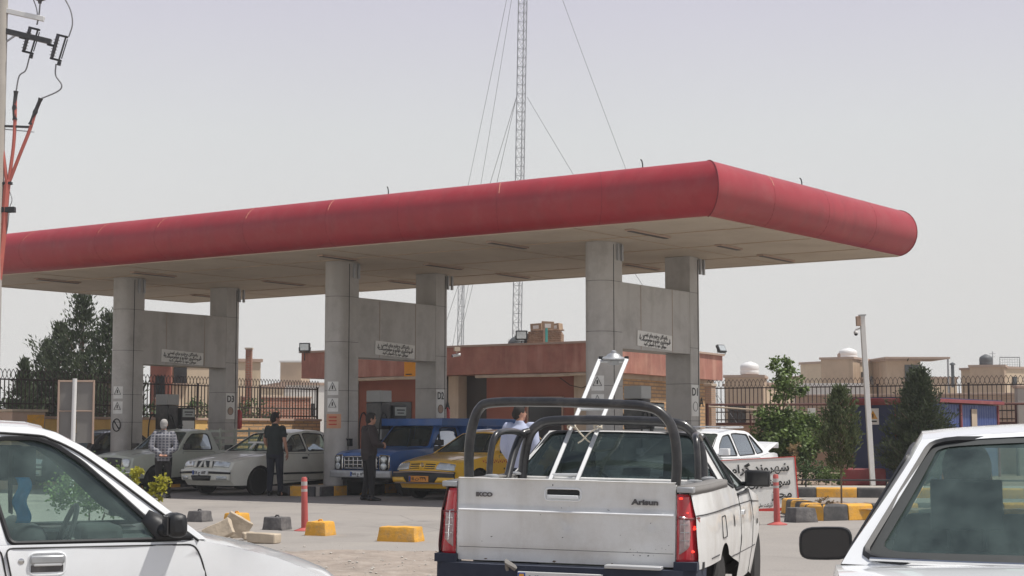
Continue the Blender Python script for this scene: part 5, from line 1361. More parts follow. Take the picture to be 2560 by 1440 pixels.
# ------------------------------------------------------------------ sage green pickup with rack behind the man in the plaid shirt
SG = dict(SAL); SG.update(w=1.64, xf=1.35, xr=-1.5, bed=True, norw=False, seatx=-.35,
          front=[(1.98, .34), (2.02, .5), (2.0, .70), (1.96, .80)],
          top=[(1.96, .80), (1.7, .86), (1.2, .915), (.75, .95), (.62, .96), (.2, .94), (-.45, .94), (-.62, .94), (-.7, .96), (-1.5, .96), (-2.3, .95)],
          rear=[(-2.28, .42), (-2.3, .6), (-2.3, .95)], tf=.10, tr=.03, bf=.08, hc=.07, ridge=.0,
          gh=[(.62, .96), (.42, 1.14), (.22, 1.32), (.12, 1.385), (-.15, 1.425), (-.45, 1.42), (-.56, 1.39), (-.63, 1.15), (-.68, .96)], yt=.60, rc=.03, brw=.03,
          win=[[(.50, .975), (-.46, .965), (-.44, 1.30), (-.36, 1.345), (.08, 1.335), (.27, 1.2)]],
          doors=[dict(o=[(.52, .93), (-.5, .92), (-.5, .32), (.52, .32)], h=(-.38, .83))],
          patch=[('headlamp', 'frontm', rnd([(.46, .58), (.66, .58), (.66, .76), (.46, .76)], .06), .02, 'lens'), ('radiator_grille', 'front', [(-.42, .58), (.42, .58), (.42, .75), (-.42, .75)], .01, 'black'),
                 ('bumper', 'front', [(-.78, .38), (.78, .38), (.78, .50), (-.78, .50)], .07, 'chrome', .04)], mir=(.45, 1.02))
sg = thing('pickup_truck', 'pale sage green pickup with a slatted load rack behind the man in plaid', 'pickup truck')
c = Car(SG); c.build(sg, 'sage', 'glassd')
def rackbed(root, x0, x1, hw, z0, z1, m_, n, w=.05):
    for s in (-1, 1):
        m = MB()
        for k in range(n): m.box(((x0 + x1) / 2, s * hw, z0 + (z1 - z0) * (k + .5) / n), (x1 - x0, .02, w))
        m.build('rack_rail', m_, root, bevel=.004)
        for k in range(4):
            m = MB(); m.box((x0 + (x1 - x0) * k / 3, s * (hw - .025), (z0 + z1) / 2 - .05), (.04, .03, z1 - z0 + .08)); m.build('rack_post', m_, root)
    m = MB()
    for k in range(n): m.box((x1, 0, z0 + (z1 - z0) * (k + .5) / n), (.02, hw * 2, w))
    m.build('rack_rail', m_, root, bevel=.004)
m = MB(); m.box((-1.48, 0, .62), (1.55, 1.38, .05)); m.box((-2.27, 0, .78), (.05, 1.5, .38)); m.build('load_bed', 'sage', sg)
rackbed(sg, -2.25, -.75, .74, 1.0, 1.48, 'sage', 3, .06)
place(sg, on(388, 1233, 0), (1.35, .77), HD)

# ------------------------------------------------------------------ blue truck
BL = dict(SAL); BL.update(w=1.68, xf=1.40, xr=-1.9, bed=True, R=.33, seatx=-.3,
          front=[(2.0, .46), (2.02, .6), (2.02, .80), (1.99, .90)],
          top=[(1.99, .90), (1.8, .96), (1.3, 1.0), (.8, 1.02), (.60, 1.04), (.2, 1.03), (-.5, 1.03), (-.66, 1.03), (-.75, .95), (-1.5, .95), (-2.9, .95)],
          rear=[(-2.88, .5), (-2.9, .7), (-2.9, .95)], tf=.06, tr=.03, bf=.06, hc=.04, ridge=.02, sill=.34,
          gh=[(.60, 1.04), (.44, 1.20), (.26, 1.43), (.16, 1.53), (-.1, 1.58), (-.5, 1.57), (-.60, 1.54), (-.64, 1.25), (-.68, 1.03)], yt=.62, rc=.03, brw=.02,
          win=[[(.20, 1.06), (-.5, 1.06), (-.5, 1.47), (.0, 1.48), (.12, 1.44)], [(.47, 1.06), (.25, 1.06), (.17, 1.35)]],
          doors=[dict(o=[(.52, 1.0), (-.56, 1.0), (-.56, .42), (.52, .42)], h=(-.42, .9))],
          patch=[('lamp_surround', 'frontm', rnd([(.50, .56), (.76, .56), (.76, .88), (.50, .88)], .05), .012, 'chrome'), ('lamp_surround', 'frontm', rnd([(.53, .58), (.74, .58), (.74, .86), (.53, .86)], .05), .024, 'black'),
                 ('headlamp', 'frontm', [(.635 + .075 * math.cos(2 * PI * k / 14), .79 + .075 * math.sin(2 * PI * k / 14)) for k in range(14)], .04, 'lens'), ('headlamp', 'frontm', [(.635 + .075 * math.cos(2 * PI * k / 14), .645 + .075 * math.sin(2 * PI * k / 14)) for k in range(14)], .04, 'lens'),
                 ('radiator_grille', 'front', [(-.48, .57), (.48, .57), (.48, .84), (-.48, .84)], .01, 'black')] +
                [('grille_bar', 'front', [(-.48, z), (.48, z), (.48, z + .02), (-.48, z + .02)], .024, 'chrome') for z in (.59, .665, .74, .815)] + [('grille_bar', 'front', [(x, .58), (x + .018, .58), (x + .018, .83), (x, .83)], .028, 'chrome') for x in [-.44 + .125 * k for k in range(8)]] +
                [('bumper', 'front', [(-.84, .40), (.84, .40), (.84, .555), (-.84, .555)], .07, 'steel', .05)], mir=(.40, 1.12))
bt = thing('pickup_truck', 'worn blue truck with double round headlamps and blue load rack near the middle column', 'truck')
c = Car(BL); bd = c.build(bt, 'blue', 'glassb')
plate_text(c, bd, '۹۸۱ ج ۵۳', 'plate', z=.48, off=.10, w=.44, h=.105)
m = MB(); m.box((-1.82, 0, .78), (2.2, 1.62, .06)); m.box((-1.82, .80, .93), (2.2, .04, .34)); m.box((-1.82, -.80, .93), (2.2, .04, .34)); m.build('load_bed', 'blue', bt)
for s in (-1, 1):
    m = MB(); m.box((-1.35, s * .84, 1.60), (3.3, .03, .17)); m.build('rack_board', 'blue', bt, bevel=.01)
    m = MB(); m.box((-1.82, s * .84, 1.36), (2.2, .03, .17)); m.box((-1.82, s * .84, 1.14), (2.2, .03, .14)); m.build('rack_board', 'blue', bt, bevel=.01)
    for x in (-.76, -1.5, -2.2, -2.9): m = MB(); m.box((x, s * .81, 1.30), (.05, .04, .7)); m.build('rack_post', 'blue', bt)
m = MB(); m.box((.28, 0, 1.60), (.04, 1.7, .16)); m.box((-2.95, 0, 1.4), (.04, 1.65, .5)); m.box((-.72, 0, 1.36), (.03, 1.6, .6)); m.build('rack_board', 'blue', bt, bevel=.01)
m = MB()
for k, x in enumerate((-1.0, -1.35, -1.7, -2.05)):
    q = Vector((x, .858, 1.37)); m.tube([q + Vector((.06, 0, .05)), q + Vector((-.02, 0, .045)), q + Vector((-.045, 0, 0)), q + Vector((.0, 0, -.045)), q + Vector((.07, 0, -.03))], .014, 5)
m.build('painted_crescents', 'peach', bt)
place(bt, (Vector((-3.93, 36.0, 0)) + Vector((-2.56, 35.07, 0))) / 2, (2.05, 0), HD)

# ------------------------------------------------------------------ white crew pickup in the foreground
PK = dict(SAL); PK.update(w=1.70, R=.30, xf=1.43, xr=-1.22, bed=True, seatx=.05, sill=.25, step=.06, dent=.007,
          front=[(2.0, .26), (2.12, .4), (2.12, .52), (2.05, .66), (1.98, .74)],
          top=[(1.98, .74), (1.7, .82), (1.3, .87), (.95, .92), (.78, .95), (.3, .94), (-.3, .96), (-.62, 1.0), (-.80, 1.035), (-1.5, 1.045), (-2.32, 1.04)],
          rear=[(-2.30, .56), (-2.33, .7), (-2.32, 1.04)], tf=.15, tr=.045, xt0=-1.6, bf=.13, hc=.05, zc=.66, tum=.055, crease=((.86, .006, .02),),
          gh=[(.80, .95), (.50, 1.12), (.2, 1.31), (.05, 1.350), (-.15, 1.368), (-.34, 1.368), (-.42, 1.364), (-.56, 1.2), (-.66, 1.01)], iw=3, ir=6, yt=.56, rc=.010, brw=.10, bw=.12, rm=.022, rb=.03, rt=.985, rgl='glassb', wr=.035,
          win=[[(.60, .965), (-.10, .965), (-.10, 1.345), (.05, 1.33), (.30, 1.20)], [(-.17, .98), (-.53, 1.03), (-.36, 1.33), (-.17, 1.35)]],
          doors=[dict(o=[(.68, .92), (-.16, .93), (-.18, .6), (-.20, .30), (.68, .30)], h=(-.03, .80), hm='white', hs=(.16, .035))],
          seams=[[(-1.9, .60), (-1.2 - .36, .60)], [(.72, .92), (.74, .6), (.74, .3)], [(-2.3, .88), (-1.4, .875), (-.5, .87), (.6, .86), (1.9, .80)], [(.98, .50), (-.8, .53)]],
          patch=[('door_frame_trim', 'side', [(.62, .925), (-.2, .925), (-.2, .945), (.62, .945)], .006, 'black'),
                 ('headlamp', 'frontm', rnd([(.34, .60), (.70, .60), (.70, .71), (.34, .71)], .02), .012, 'lens'), ('radiator_grille', 'front', [(-.3, .6), (.3, .6), (.3, .7), (-.3, .7)], .008, 'black'), ('bumper', 'front', [(-.74, .33), (.74, .33), (.74, .56), (-.74, .56)], .035, 'white', .03),
                 ],
          mir=(.60, 1.0), mirm='black')
pk = thing('pickup_truck', 'white pickup seen from behind with dented tailgate, roll bars and brake lights on', 'pickup truck')
c = Car(PK); bd = c.build(pk, 'whitedirty', 'glassd', trimm='black')
XR = -2.32
# load bed
m = MB(); m.box((-1.5, 0, .60), (1.6, 1.42, .04))
for s in (-1, 1): m.box((-1.50, s * .70, .82), (1.6, .03, .44)); m.box((-1.9, s * .61, .72), (.1, .18, .25)); m.box((-1.22, s * .60, .73), (.7, .22, .26))
m.box((-.72, 0, .82), (.03, 1.4, .45)); m.build('load_bed', 'whitedirty', pk, bevel=.01)
for s in (-1, 1):
    m = MB(); m.grid(lambda u, v, s=s: (-2.34 + 1.62 * u, s * (c.Y(-2.34 + 1.62 * u, 1.04) + .006 - .12 * v), 1.050 + .003 * math.sin(PI * v)), 12, 3); m.grid(lambda u, v, s=s: (-2.34 + 1.62 * u, s * (c.Y(-2.34 + 1.62 * u, 1.04) + .006), 1.050 - .045 * v), 12, 1); m.build('bed_rail_cap', 'boardgrey', pk, solid=.01)
# tailgate
tg = MB()
def tgf(y, z, off=0.0):
    # pressed steel with dents
    d = 0
    for (a, b_, rr, dd) in ((-.03, .80, .10, .014), (.30, .70, .14, .006), (-.42, .84, .16, .006), (-.5, .70, .06, .009), (.1, .66, .25, .004), (-.25, .98, .05, .006), (.0, .835, .034, .020), (.03, .815, .02, -.010), (-.02, .80, .02, .012), (-.53, .83, .03, .012), (.45, .92, .07, .006), (-.27, .90, .02, .01)):
        q = ((y - a) ** 2 + (z - b_) ** 2) / (rr * rr)
        if q < 6: d += dd * math.exp(-q)
    step_ = .020 / (1 + math.exp(-(z - .893) / .004)) - .010 * math.exp(-((z - .885) / .007) ** 2)
    low = .008 / (1 + math.exp((z - .655) / .004))
    return (XR - .055 - off + d + step_ * .7 + low + .008 * abs(y) ** 3 + .002 * noise.noise((y * 5, z * 5, 0)), y, z)
hole = rnd([(-.105, .955), (.105, .955), (.105, 1.02), (-.105, 1.02)], .025)
hole = [(y + .015, z - .00) for y, z in hole]
HWT = .675
tg.panel(rnd([(-HWT, .575), (HWT, .575), (HWT, 1.075), (-HWT, 1.075)], .02), [hole], tgf, .018)
tg.grid(lambda u, v: (XR - .055 + .05 * v, (2 * u - 1) * HWT, 1.075 + .004 * math.sin(v * PI)), 12, 2)
for s in (-1, 1): tg.grid(lambda u, v, s=s: (XR - .053 + .06 * v, s * HWT, .585 + .48 * u), 6, 1)
tgo = tg.build('tailgate', 'whitedirty', pk, smooth=60, weld=True)
m = MB(); m.grid(lambda u, v: (XR - .028, .015 + (2 * u - 1) * .105, .955 + .065 * v), 2, 2); m.build('handle_recess', 'white', tgo)
m = MB(); m.tube([tgf(-HWT + .01 + (2 * HWT - .02) * k / 30, .882, .003) for k in range(31)], .007, 6); m.build('crease_highlight', 'white', tgo)  # white line painted as the highlight along the pressed crease
m = MB(); m.tube([tgf(-HWT + .01 + (2 * HWT - .02) * k / 30, .655, -.001) for k in range(31)], .0025, 5); m.tube([tgf(-HWT + .01 + (2 * HWT - .02) * k / 30, .899, -.003) for k in range(31)], .005, 5); m.build('seam_and_crease_shade', 'concblk', tgo)  # dark lower seam, plus a grey line painting the shade above the crease
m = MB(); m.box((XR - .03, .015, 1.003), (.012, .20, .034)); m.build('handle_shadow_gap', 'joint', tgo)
m = MB(); m.tube([tgf(y, z, .003) for y, z in [(a * 1.07 + -.001, .9875 + (b_ - .9875) * 1.12) for a, b_ in hole]], .006, 6, closed=True); m.box((XR - .05, .015, .974), (.02, .19, .022)); m.build('handle', 'white', tgo, bevel=.004)
for (y, z, w_, s_, al) in ((.53, .985, .11, 'IKCO', 0), (-.475, .958, .165, 'ﺍﺭﻳﺴﺎﻥ', 0)):
    pass
text('IKCO', .034, 'concblk', tgo, Vector(tgf(.51, .975, .006)), (0, -1, 0), Z, width=.105, bold=.06)
text('Autowagon'[:0] + 'Arisun', .044, 'concblk', tgo, Vector(tgf(-.49, .955, .006)), (0, -1, 0), Z, width=.165, bold=.05)
# scuffs and marks
m = MB()
for k in range(30):
    y, z = rng.uniform(-.64, .6), rng.uniform(.6, 1.05)
    if k < 14: y, z = rng.uniform(-.62, -.38), rng.uniform(.635, .69)
    if k in (16, 17, 18): y, z = .012, .78 - .05 * (k - 16)
    a = rng.uniform(0, PI); L = rng.choice([.002, .003, .005]) * rng.uniform(.6, 1.6)
    if k == 20: y, z, L = -.27, .895, .02
    if k == 21: y, z, L = -.53, .83, .014
    p = Vector(tgf(y, z, .0015)); n = 5
    m.add([p + Vector((0, L * math.cos(a + 2 * PI * i / n) * rng.uniform(.5, 1.3), L * .6 * math.sin(a + 2 * PI * i / n) * rng.uniform(.5, 1.3))) for i in range(n)], [tuple(range(n))])
m.build('scuffs', 'concblk', tgo, smooth=0)
m = MB()
for k in range(3):
    y = rng.uniform(-.6, .5); z = rng.uniform(.64, .86) if k > 2 else .585; p = Vector(tgf(y, z, .0018)); L = rng.uniform(.006, .014)
    m.add([p + Vector((0, L * math.cos(2 * PI * i / 7) * rng.uniform(.4, 1.3), L * .5 * math.sin(2 * PI * i / 7) * rng.uniform(.4, 1.3))) for i in range(7)], [tuple(range(7))])
m.build('rust_spots', 'bark', tgo, smooth=0)
# corner pieces that carry the lamps, and the lamps
for s in (-1, 1):
    m = MB()
    def lampf(u, v, off=0.0, s=s):
        # u: 0 at the tailgate, 1 round the corner on the side; v: 0 bottom, 1 top
        z = .60 + .41 * v
        wy = c.Y(-2.2, z) - HWT - .012
        wide = lin([(0, .95), (.45, 1.0), (.55, .92), (1, .62)], v)
        t = u * wide
        yy = HWT + .008 + wy * (1 - (1 - min(1, t)) ** 1.6)
        xx = XR - .045 + .19 * t ** 2.6
        return (xx - off * (1 - t * .6), s * (yy + off * t), z)
    m.grid(lambda u, v: lampf(u, v), 10, 16, 0, flip=(s > 0)); L_ = m.build('tail_lamp', 'redlens', pk, solid=.006)
    m = MB(); m.panel(rnd([(.08, .12), (.42, .24), (.50, .60), (.44, .66), (.10, .69)], .03), [], lambda u, v: lampf(u, v, .005), .1, flip=(s > 0)); q = m.build('clear_strip', 'smoke', L_, solid=.003)
    m = MB()
    for (u0, v0) in ((.28, .50), (.28, .40)): pass
    for v0 in (.33, .45, .56): m.tube([lampf(.12, v0, .008), lampf(.40, v0, .008)], .003, 4)
    m.tube([lampf(.26, .22, .008), lampf(.27, .66, .008)], .003, 4); m.build('lens_ribs', 'chrome', q)
    m = MB()
    for v0 in (.645,): m.tube([lampf(u / 8, v0, .004) for u in range(9)], .006, 5)
    m.build('lamp_crease', 'redpaint', L_)
    for (u0, v0, rr) in (((.62, .50, .012), (.52, .17, .011), (.25, .94, .010), (.66, .53, .007), (.48, .73, .006)) if s < 0 else ()):
        m = MB(); p = Vector(lampf(u0, v0, .006)); m.ell(p, (rr * .35, rr * 1.3, rr * .7), 10); m.build('lit_bulb', 'litred', L_)
    # white quarter above and beside the lamp
    m = MB(); m.grid(lambda u, v, s=s: (XR - .05 + .09 * v, s * (HWT + .008 + (c.Y(-2.3, 1.03) - HWT) * u), 1.018 + .034 * 0 - .0 * u), 4, 2); m.box((XR + .0, s * (HWT + .055), 1.035), (.10, .10, .035)); m.build('corner_cap', 'steel', pk, bevel=.006)
    m = MB(); m.grid(lambda u, v, s=s: ((XR + .02 + .14 * u), s * (HWT + .01 + (c.Y(-2.2, .6) - HWT) * min(1, u * 1.2) ** .5), .55 + .05 * v), 5, 1); m.build('lamp_skirt', 'black', pk)
# bumper, plate, step
m = MB(); m.grid(lambda u, v: (XR - .15 + .10 * abs(2 * u - 1) ** 4, (2 * u - 1) * .80, .33 + .23 * v), 20, 3); m.grid(lambda u, v: (XR - .15 + .10 * abs(2 * u - 1) ** 4 + .16 * v, (2 * u - 1) * .80, .56), 20, 1)
for s in (-1, 1): m.grid(lambda u, v, s=s: (XR - .05 + .32 * u, s * (.80 + .025 * u), .33 + .27 * v), 4, 1); m.box((XR - .02, s * .74, .585), (.12, .14, .05))
m.build('rear_bumper', 'denim', pk, bevel=.0)
m = MB(); m.box((XR - .165, .0, .47), (.012, .52, .115)); po = m.build('number_plate', 'plate', pk, bevel=.003)
m = MB(); m.box((XR - .173, .235, .47), (.004, .045, .1)); m.build('plate_band', 'inkblue', po)
m = MB(); m.box((XR - .1735, .235, .505), (.004, .03, .018)); m.build('plate_mark', 'kerbyel', po)
text('۷۷ ج ۶۸۲ ۱۳', .1, 'ink', po, (XR - .174, -.02, .465), (0, -1, 0), Z, width=.42, bold=.02)
m = MB(); m.box((XR - .13, -.44, .575), (.1, .34, .02)); m.build('step_plate', 'alu', pk, bevel=.004)
m = MB(); m.tube([(XR - .12, .33, .52), (XR - .17, .33, .58), (XR - .14, .28, .54)], .02, 6); m.build('tow_eye', 'boardgrey', pk)
# fuel flap and side details on the right hand side
for s in (-1,):
    m = MB(); m.panel([(-.62 + .028 * math.cos(2 * PI * k / 12), .77 + .045 * math.sin(2 * PI * k / 12)) for k in range(12)], [], lambda x, z: c.side(x, z, .003, -1), .05); m.build('fuel_cap', 'black', pk)
    m = MB(); m.tube([c.side(x, z, .002, -1) for x, z in rnd([(-1.35, .83), (-1.13, .83), (-1.13, .69), (-1.35, .69)], .03)], .004, 4, closed=True); m.build('filler_flap', 'joint', pk)
    m = MB(); m.panel(rnd([(1.02, .66), (1.12, .66), (1.12, .70), (1.02, .70)], .01), [], lambda x, z: c.side(x, z, .006, -1), .05); m.build('side_badge', 'black', pk)
# black roll bars bolted to the bed
def bar(nm, pts, r=.030, n=6, m_='blackm'): m = MB(); m.tube(cr(pts, n), r, 12); return m.build(nm, m_, pk)
xh = XR + .06
bar('roll_bar', [(xh, .635, 1.0), (xh, .64, 1.25), (xh, .62, 1.40), (xh, .58, 1.50), (xh, .50, 1.54), (xh, .2, 1.55), (xh, -.2, 1.545), (xh, -.48, 1.53), (xh, -.59, 1.47), (xh, -.645, 1.37), (xh, -.665, 1.2), (xh, -.655, 1.0)], .031)
xh2 = -.78
bar('roll_bar', [(xh2 - .02, .64, 1.02), (xh2, .63, 1.18), (xh2, .60, 1.32), (xh2, .54, 1.40), (xh2, .42, 1.44), (xh2, 0, 1.45), (xh2, -.42, 1.44), (xh2, -.54, 1.40), (xh2, -.61, 1.30), (xh2, -.64, 1.18), (xh2 - .02, -.65, 1.02)], .034)
bar('roll_bar_brace', [(xh2 - .30, .68, 1.03), (xh2 - .17, .67, 1.2), (xh2 - .08, .64, 1.33), (xh2 - .02, .60, 1.36)], .028)
for s in (1, -1):
    bar('roll_bar_brace', [(xh + .75, s * .70, 1.03), (xh + .76, s * .695, 1.2), (xh + .80, s * .68, 1.32), (xh + .90, s * .66, 1.355), (xh + 1.2, s * .64, 1.36), (xh2, s * .62, 1.33)], .022)
    for x in (xh + .75, xh2 - .02): m = MB(); m.lathe([(.05, 0), (.05, .012), (.03, .02)], (x, s * .68, 1.055), n=14); m.build('foot_plate', 'steel', pk)
PH = R(90 - 13.6)
place(pk, Vector((.305, 10.05, 0)), (XR - .05, 0), PH)
pk.rotation_euler = (R(1.1), 0, PH); pk.location.z = .012

# ladder standing in the load bed
d = Vector((math.cos(PH), math.sin(PH), 0)); l = Vector((-math.sin(PH), math.cos(PH), 0)); O = pk.location.copy()
def PKL(x, y, z): return O + d * x + l * y + Z * z
lb, lt = at(1384, 1260, 11.35), at(1534, 896, 12.05)
lad = thing('ladder', 'narrow aluminium ladder section with a round fitting on top, tied to the roll bar', 'ladder', lb)
ax = (lt - lb); side = Vector((1, -.12, 0)).normalized()
Wd = .094
for s in (-1, 1):
    m = MB(); m.beam(side * s * Wd, ax + side * s * Wd * 1.05, .030, .02, up=Vector((0, -1, .3))); m.build('rail', 'alu', lad, bevel=.004)
for t in (.19, .635, .0, .98):
    m = MB(); m.tube([ax * t - side * Wd, ax * t + side * Wd], .011, 8); m.build('rung', 'alu', lad)
m = MB(); m.lathe([(.085, -.010), (.088, 0), (.055, .010), (.045, .025), (.022, .035), (.018, .05), (.006, .055)], ax + Z * .005, (0, -.15, 1), 20); m.lathe([(.045, -.045), (.05, -.012)], ax, (0, -.15, 1), 16); m.build('top_fitting', 'steel', lad)
for s in (-1, 1): m = MB(); m.box(ax + side * s * .095, (.03, .03, .03)); m.build('end_cap', 'black', lad)
for s, k in ((-1, 0), (1, 1)):
    p = lb + ax * .50 + side * s * Wd
    r = thing('rope_lashing', ('pale rope knotted round the left rail of the ladder' if s < 0 else 'pale rope knotted round the right rail of the ladder'), 'rope', p, 0, 'rope lashings on the ladder')
    m = MB(); m.tube([(.028 * math.cos(t), .02 * math.sin(t) - .01, .012 * math.sin(2 * t) + .004 * t) for t in [k_ * .5 for k_ in range(26)]], .006, 5); m.tube(cr([(.02, -.02, .02), (.06 * -s, -.03, -.03), (.11 * -s, -.02, -.08), (.14 * -s, .0, -.10)], 4), .006, 5); m.build('rope_loop', 'rope', r)

# ------------------------------------------------------------------ white hatchback at the left edge of the photo
PXM = 557.0; OY = 7.36
def pl_(px, py): return ((px - 495) / PXM, CAMZ - (py - 1080) / PXM)
PD = dict(SAL); PD.update(w=1.60, R=.28, xf=.02, xr=-2.28, sill=.22, step=.07,
          front=[(.66, .22), (.76, .36), (.77, .48), (.74, .58), (.66, .66)],
          top=[(.66, .66), (.62, .70), (.56, .735), (.49, .768), (.37, .815), (.19, .865), (.0, .905), (-.06, .895), (-.3, .90), (-.85, .90), (-1.7, .905), (-2.5, .92), (-2.62, .93)],
          rear=[(-2.74, .30), (-2.80, .5), (-2.76, .75), (-2.62, .93)], xt1=-.1, tf=.16, pf=2.4, xt0=-2.0, tr=.12, bf=.12, br=.05, hc=.03, tum=.045, zc=.62, nowip=True, hz=.10, dent=.004, crease=((.865, .008, .018), (.70, -.006, .03)),
          gh=[(.05, .905), (-.145, 1.062), (-.34, 1.222), (-.476, 1.316), (-.60, 1.378), (-.71, 1.400), (-1.2, 1.425), (-1.9, 1.41), (-2.2, 1.38), (-2.45, 1.15), (-2.62, .95)], iw=5, ir=8, yt=.585, rc=.03, bw=.05, wm=.045, wr=.03, sh=.012,
          win=[[(-.02 - .03, .897 + .012), (-.79, .905), (-.845, 1.08), (-.875, 1.3), (-.84, 1.352), (-.68, 1.352), (-.60, 1.325), (-.49, 1.252), (-.35, 1.128), (-.22, 1.005)], [(-.85, .905), (-1.65, .915), (-1.62, 1.33), (-1.55, 1.35), (-.97, 1.35), (-.94, 1.28), (-.905, 1.08)]],
          doors=[dict(o=[(-.01, .885), (.02, .83), (.055, .7), (.06, .3), (-.77, .3), (-.77, .7), (-.81, .885)], h=(-.635, .825), hm='white', hs=(.12, .03)), dict(o=[(-.83, .885), (-.79, .7), (-.79, .3), (-1.5, .3), (-1.62, .5), (-1.66, .885)], h=(-1.5, .8), hm='white')],
          patch=[('headlamp', 'frontm', rnd([(.34, .52), (.68, .52), (.68, .64), (.34, .64)], .02), .012, 'lens'), ('radiator_grille', 'front', [(-.3, .53), (.3, .53), (.3, .62), (-.3, .62)], .008, 'black'), ('bumper', 'front', [(-.74, .26), (.74, .26), (.74, .48), (-.74, .48)], .035, 'white', .03),
                 ('tail_lamp', 'rearm', [(.5, .6), (.72, .6), (.72, .8), (.5, .8)], .012, 'redlens')], mirs=(1,), mir=(-.12, .97), seatx=-.63, bench=True)
pd = thing('hatchback_car', 'white hatchback cropped by the left edge, seen side on with its black door mirror', 'car')
PD['xf'] = .12
c = Car(PD); bd = c.build(pd, 'white', 'glassg')
S_ = -1
def PS(x, z, off=0.0): return Vector(c.G(x, z, off, -1)) if z > c.zb(x) else Vector(c.side(x, z, off, -1))
# black line of the roof gutter and the door frame, on the near side
for line, rr, mt in (([(.01, .90), (-.165, 1.037), (-.355, 1.186), (-.49, 1.285), (-.61, 1.345), (-.72, 1.368), (-1.2, 1.390), (-1.9, 1.380)], .006, 'joint'),
                     ):
    m = MB(); m.tube([PS(x, z, .004) for x, z in cr(line, 4)] if False else [PS(p.x, p.y, .004) for p in cr(line, 4)], rr, 5); m.build('roof_gutter', mt, pd)
m = MB(); m.panel([(-.02, .905), (-.17, .905), (-.235, .99), (-.20, 1.035), (-.155, 1.015), (-.01, .915)], [], lambda x, z: tuple(PS(x, z, .006)), .05); m.build('mirror_base', 'black', pd, solid=.012)
# the near mirror: a rounded wedge shell on a stalk
m = MB()
y0 = PS(-.13, .97).y
m.box((-.105, y0 - .11, .975), (.085, .16, .105)); m.box((-.135, y0 - .03, .95), (.07, .09, .06))
mo = m.build('door_mirror', 'black', pd, bevel=.028)
m = MB(); m.box((-.150, y0 - .115, .975), (.006, .13, .08)); m.build('mirror_glass', 'mirror', mo)
# near door handle in its pressed recess, and the lock
q = PS(-.68, .795, .004)
m = MB(); m.tube([PS(x, z, .001) for x, z in rnd([(-.715, .772), (-.56, .772), (-.56, .865), (-.715, .865)], .035)], .005, 6, closed=True); m.build('handle_recess', 'white', pd)
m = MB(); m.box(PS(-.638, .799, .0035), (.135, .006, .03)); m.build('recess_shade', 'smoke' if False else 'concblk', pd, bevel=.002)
m = MB(); m.box(PS(-.638, .837, .012), (.142, .02, .038)); hq = m.build('door_handle', 'steel', pd, bevel=.008)
m = MB(); m.lathe([(.013, 0), (.013, .006), (.006, .008)], PS(-.745, .832, 0), (0, -1, 0), 16); m.build('door_lock', 'chrome', pd)
# things in the cabin: cloth hung over the seat, passenger headrest shows already
cp = thing('hanging_cloth', 'bright blue cloth hanging inside the white hatchback below the headrest', 'cloth', (0, 0, 0))
m = MB(); m.grid(lambda u, v: (-.755 + .06 * u + .012 * math.sin(v * 9), -.52 - .01 * math.sin(u * 5 + v * 4), 1.18 - .20 * v), 6, 12); cq = m.build('cloth_fold', 'cloth', cp, solid=.006)
X0 = (495 - 1280) / FPX * OY
hd = R(21.5)
dd, ll = Vector((math.cos(hd), math.sin(hd), 0)), Vector((-math.sin(hd), math.cos(hd), 0))
pd.location = Vector((X0, OY, 0)) - ll * (-.745); pd.rotation_euler = (0, 0, hd)
cp.location = pd.location; cp.rotation_euler = pd.rotation_euler

# ------------------------------------------------------------------ white saloon at the right edge of the photo, seen from behind
RC = dict(SAL); RC.update(w=1.66, xf=1.35, xr=-1.15, step=.08,
          top=[(2.03, .72), (1.85, .77), (1.4, .84), (.95, .90), (.72, .93), (.3, .92), (-.4, .93), (-1.0, .95), (-1.35, .985), (-1.7, .99), (-1.95, .965)],
          rear=[(-1.98, .30), (-2.04, .5), (-2.0, .75), (-1.95, .965)], xt0=-1.0, tr=.10, tc=.03, br=.09,
          gh=[(.74, .93), (.45, 1.11), (.15, 1.29), (.0, 1.345), (-.5, 1.385), (-.88, 1.375), (-.98, 1.356), (-1.08, 1.30), (-1.22, 1.185), (-1.42, .99)], iw=3, ir=6, yt=.515, rc=.028, brw=.16, rm=.035, rb=.03, rt=.955, rgl='glassg', wr=.04, tum=.065,
          win=[[(.52, .945), (-.22, .955), (-.22, 1.32), (.03, 1.30), (.28, 1.15)], [(-.30, .955), (-.92, .985), (-.90, 1.30), (-.5, 1.335), (-.30, 1.33)]],
          doors=[dict(o=[(.62, .90), (-.25, .91), (-.25, .3), (.62, .3)], h=(-.12, .82)), dict(o=[(-.27, .91), (-1.0, .94), (-.9, .55), (-.8, .3), (-.27, .3)], h=(-.88, .83))],
          patch=[p for p in WS['patch'] if not p[0].startswith('side')], mir=(.46, .93), mirs=(-1,))
rcar = thing('saloon_car', 'white saloon cropped by the right edge, seen from behind through its green rear window', 'car')
c = Car(RC); bd = c.build(rcar, 'white', 'glassg')
# black frit band round the rear glass and a bright strip
m = MB(); rm_ = RC['rm']
m.panel(rnd([(rm_, .03), (1 - rm_, .03), (1 - rm_, .955), (rm_, .955)], .08), [rnd([(rm_ + .028, .10), (1 - rm_ - .028, .10), (1 - rm_ - .028, .90), (rm_ + .028, .90)], .06)], lambda u, v: c.rw(u, v, -.004), .08, flip=True); m.build('window_border', 'interior', rcar)
m = MB(); m.tube([c.rw(u, .028, .010) for u in [rm_ + .02 + (1 - 2 * rm_ - .04) * k / 12 for k in range(13)]], .006, 6); m.build('window_strip', 'chrome', rcar)
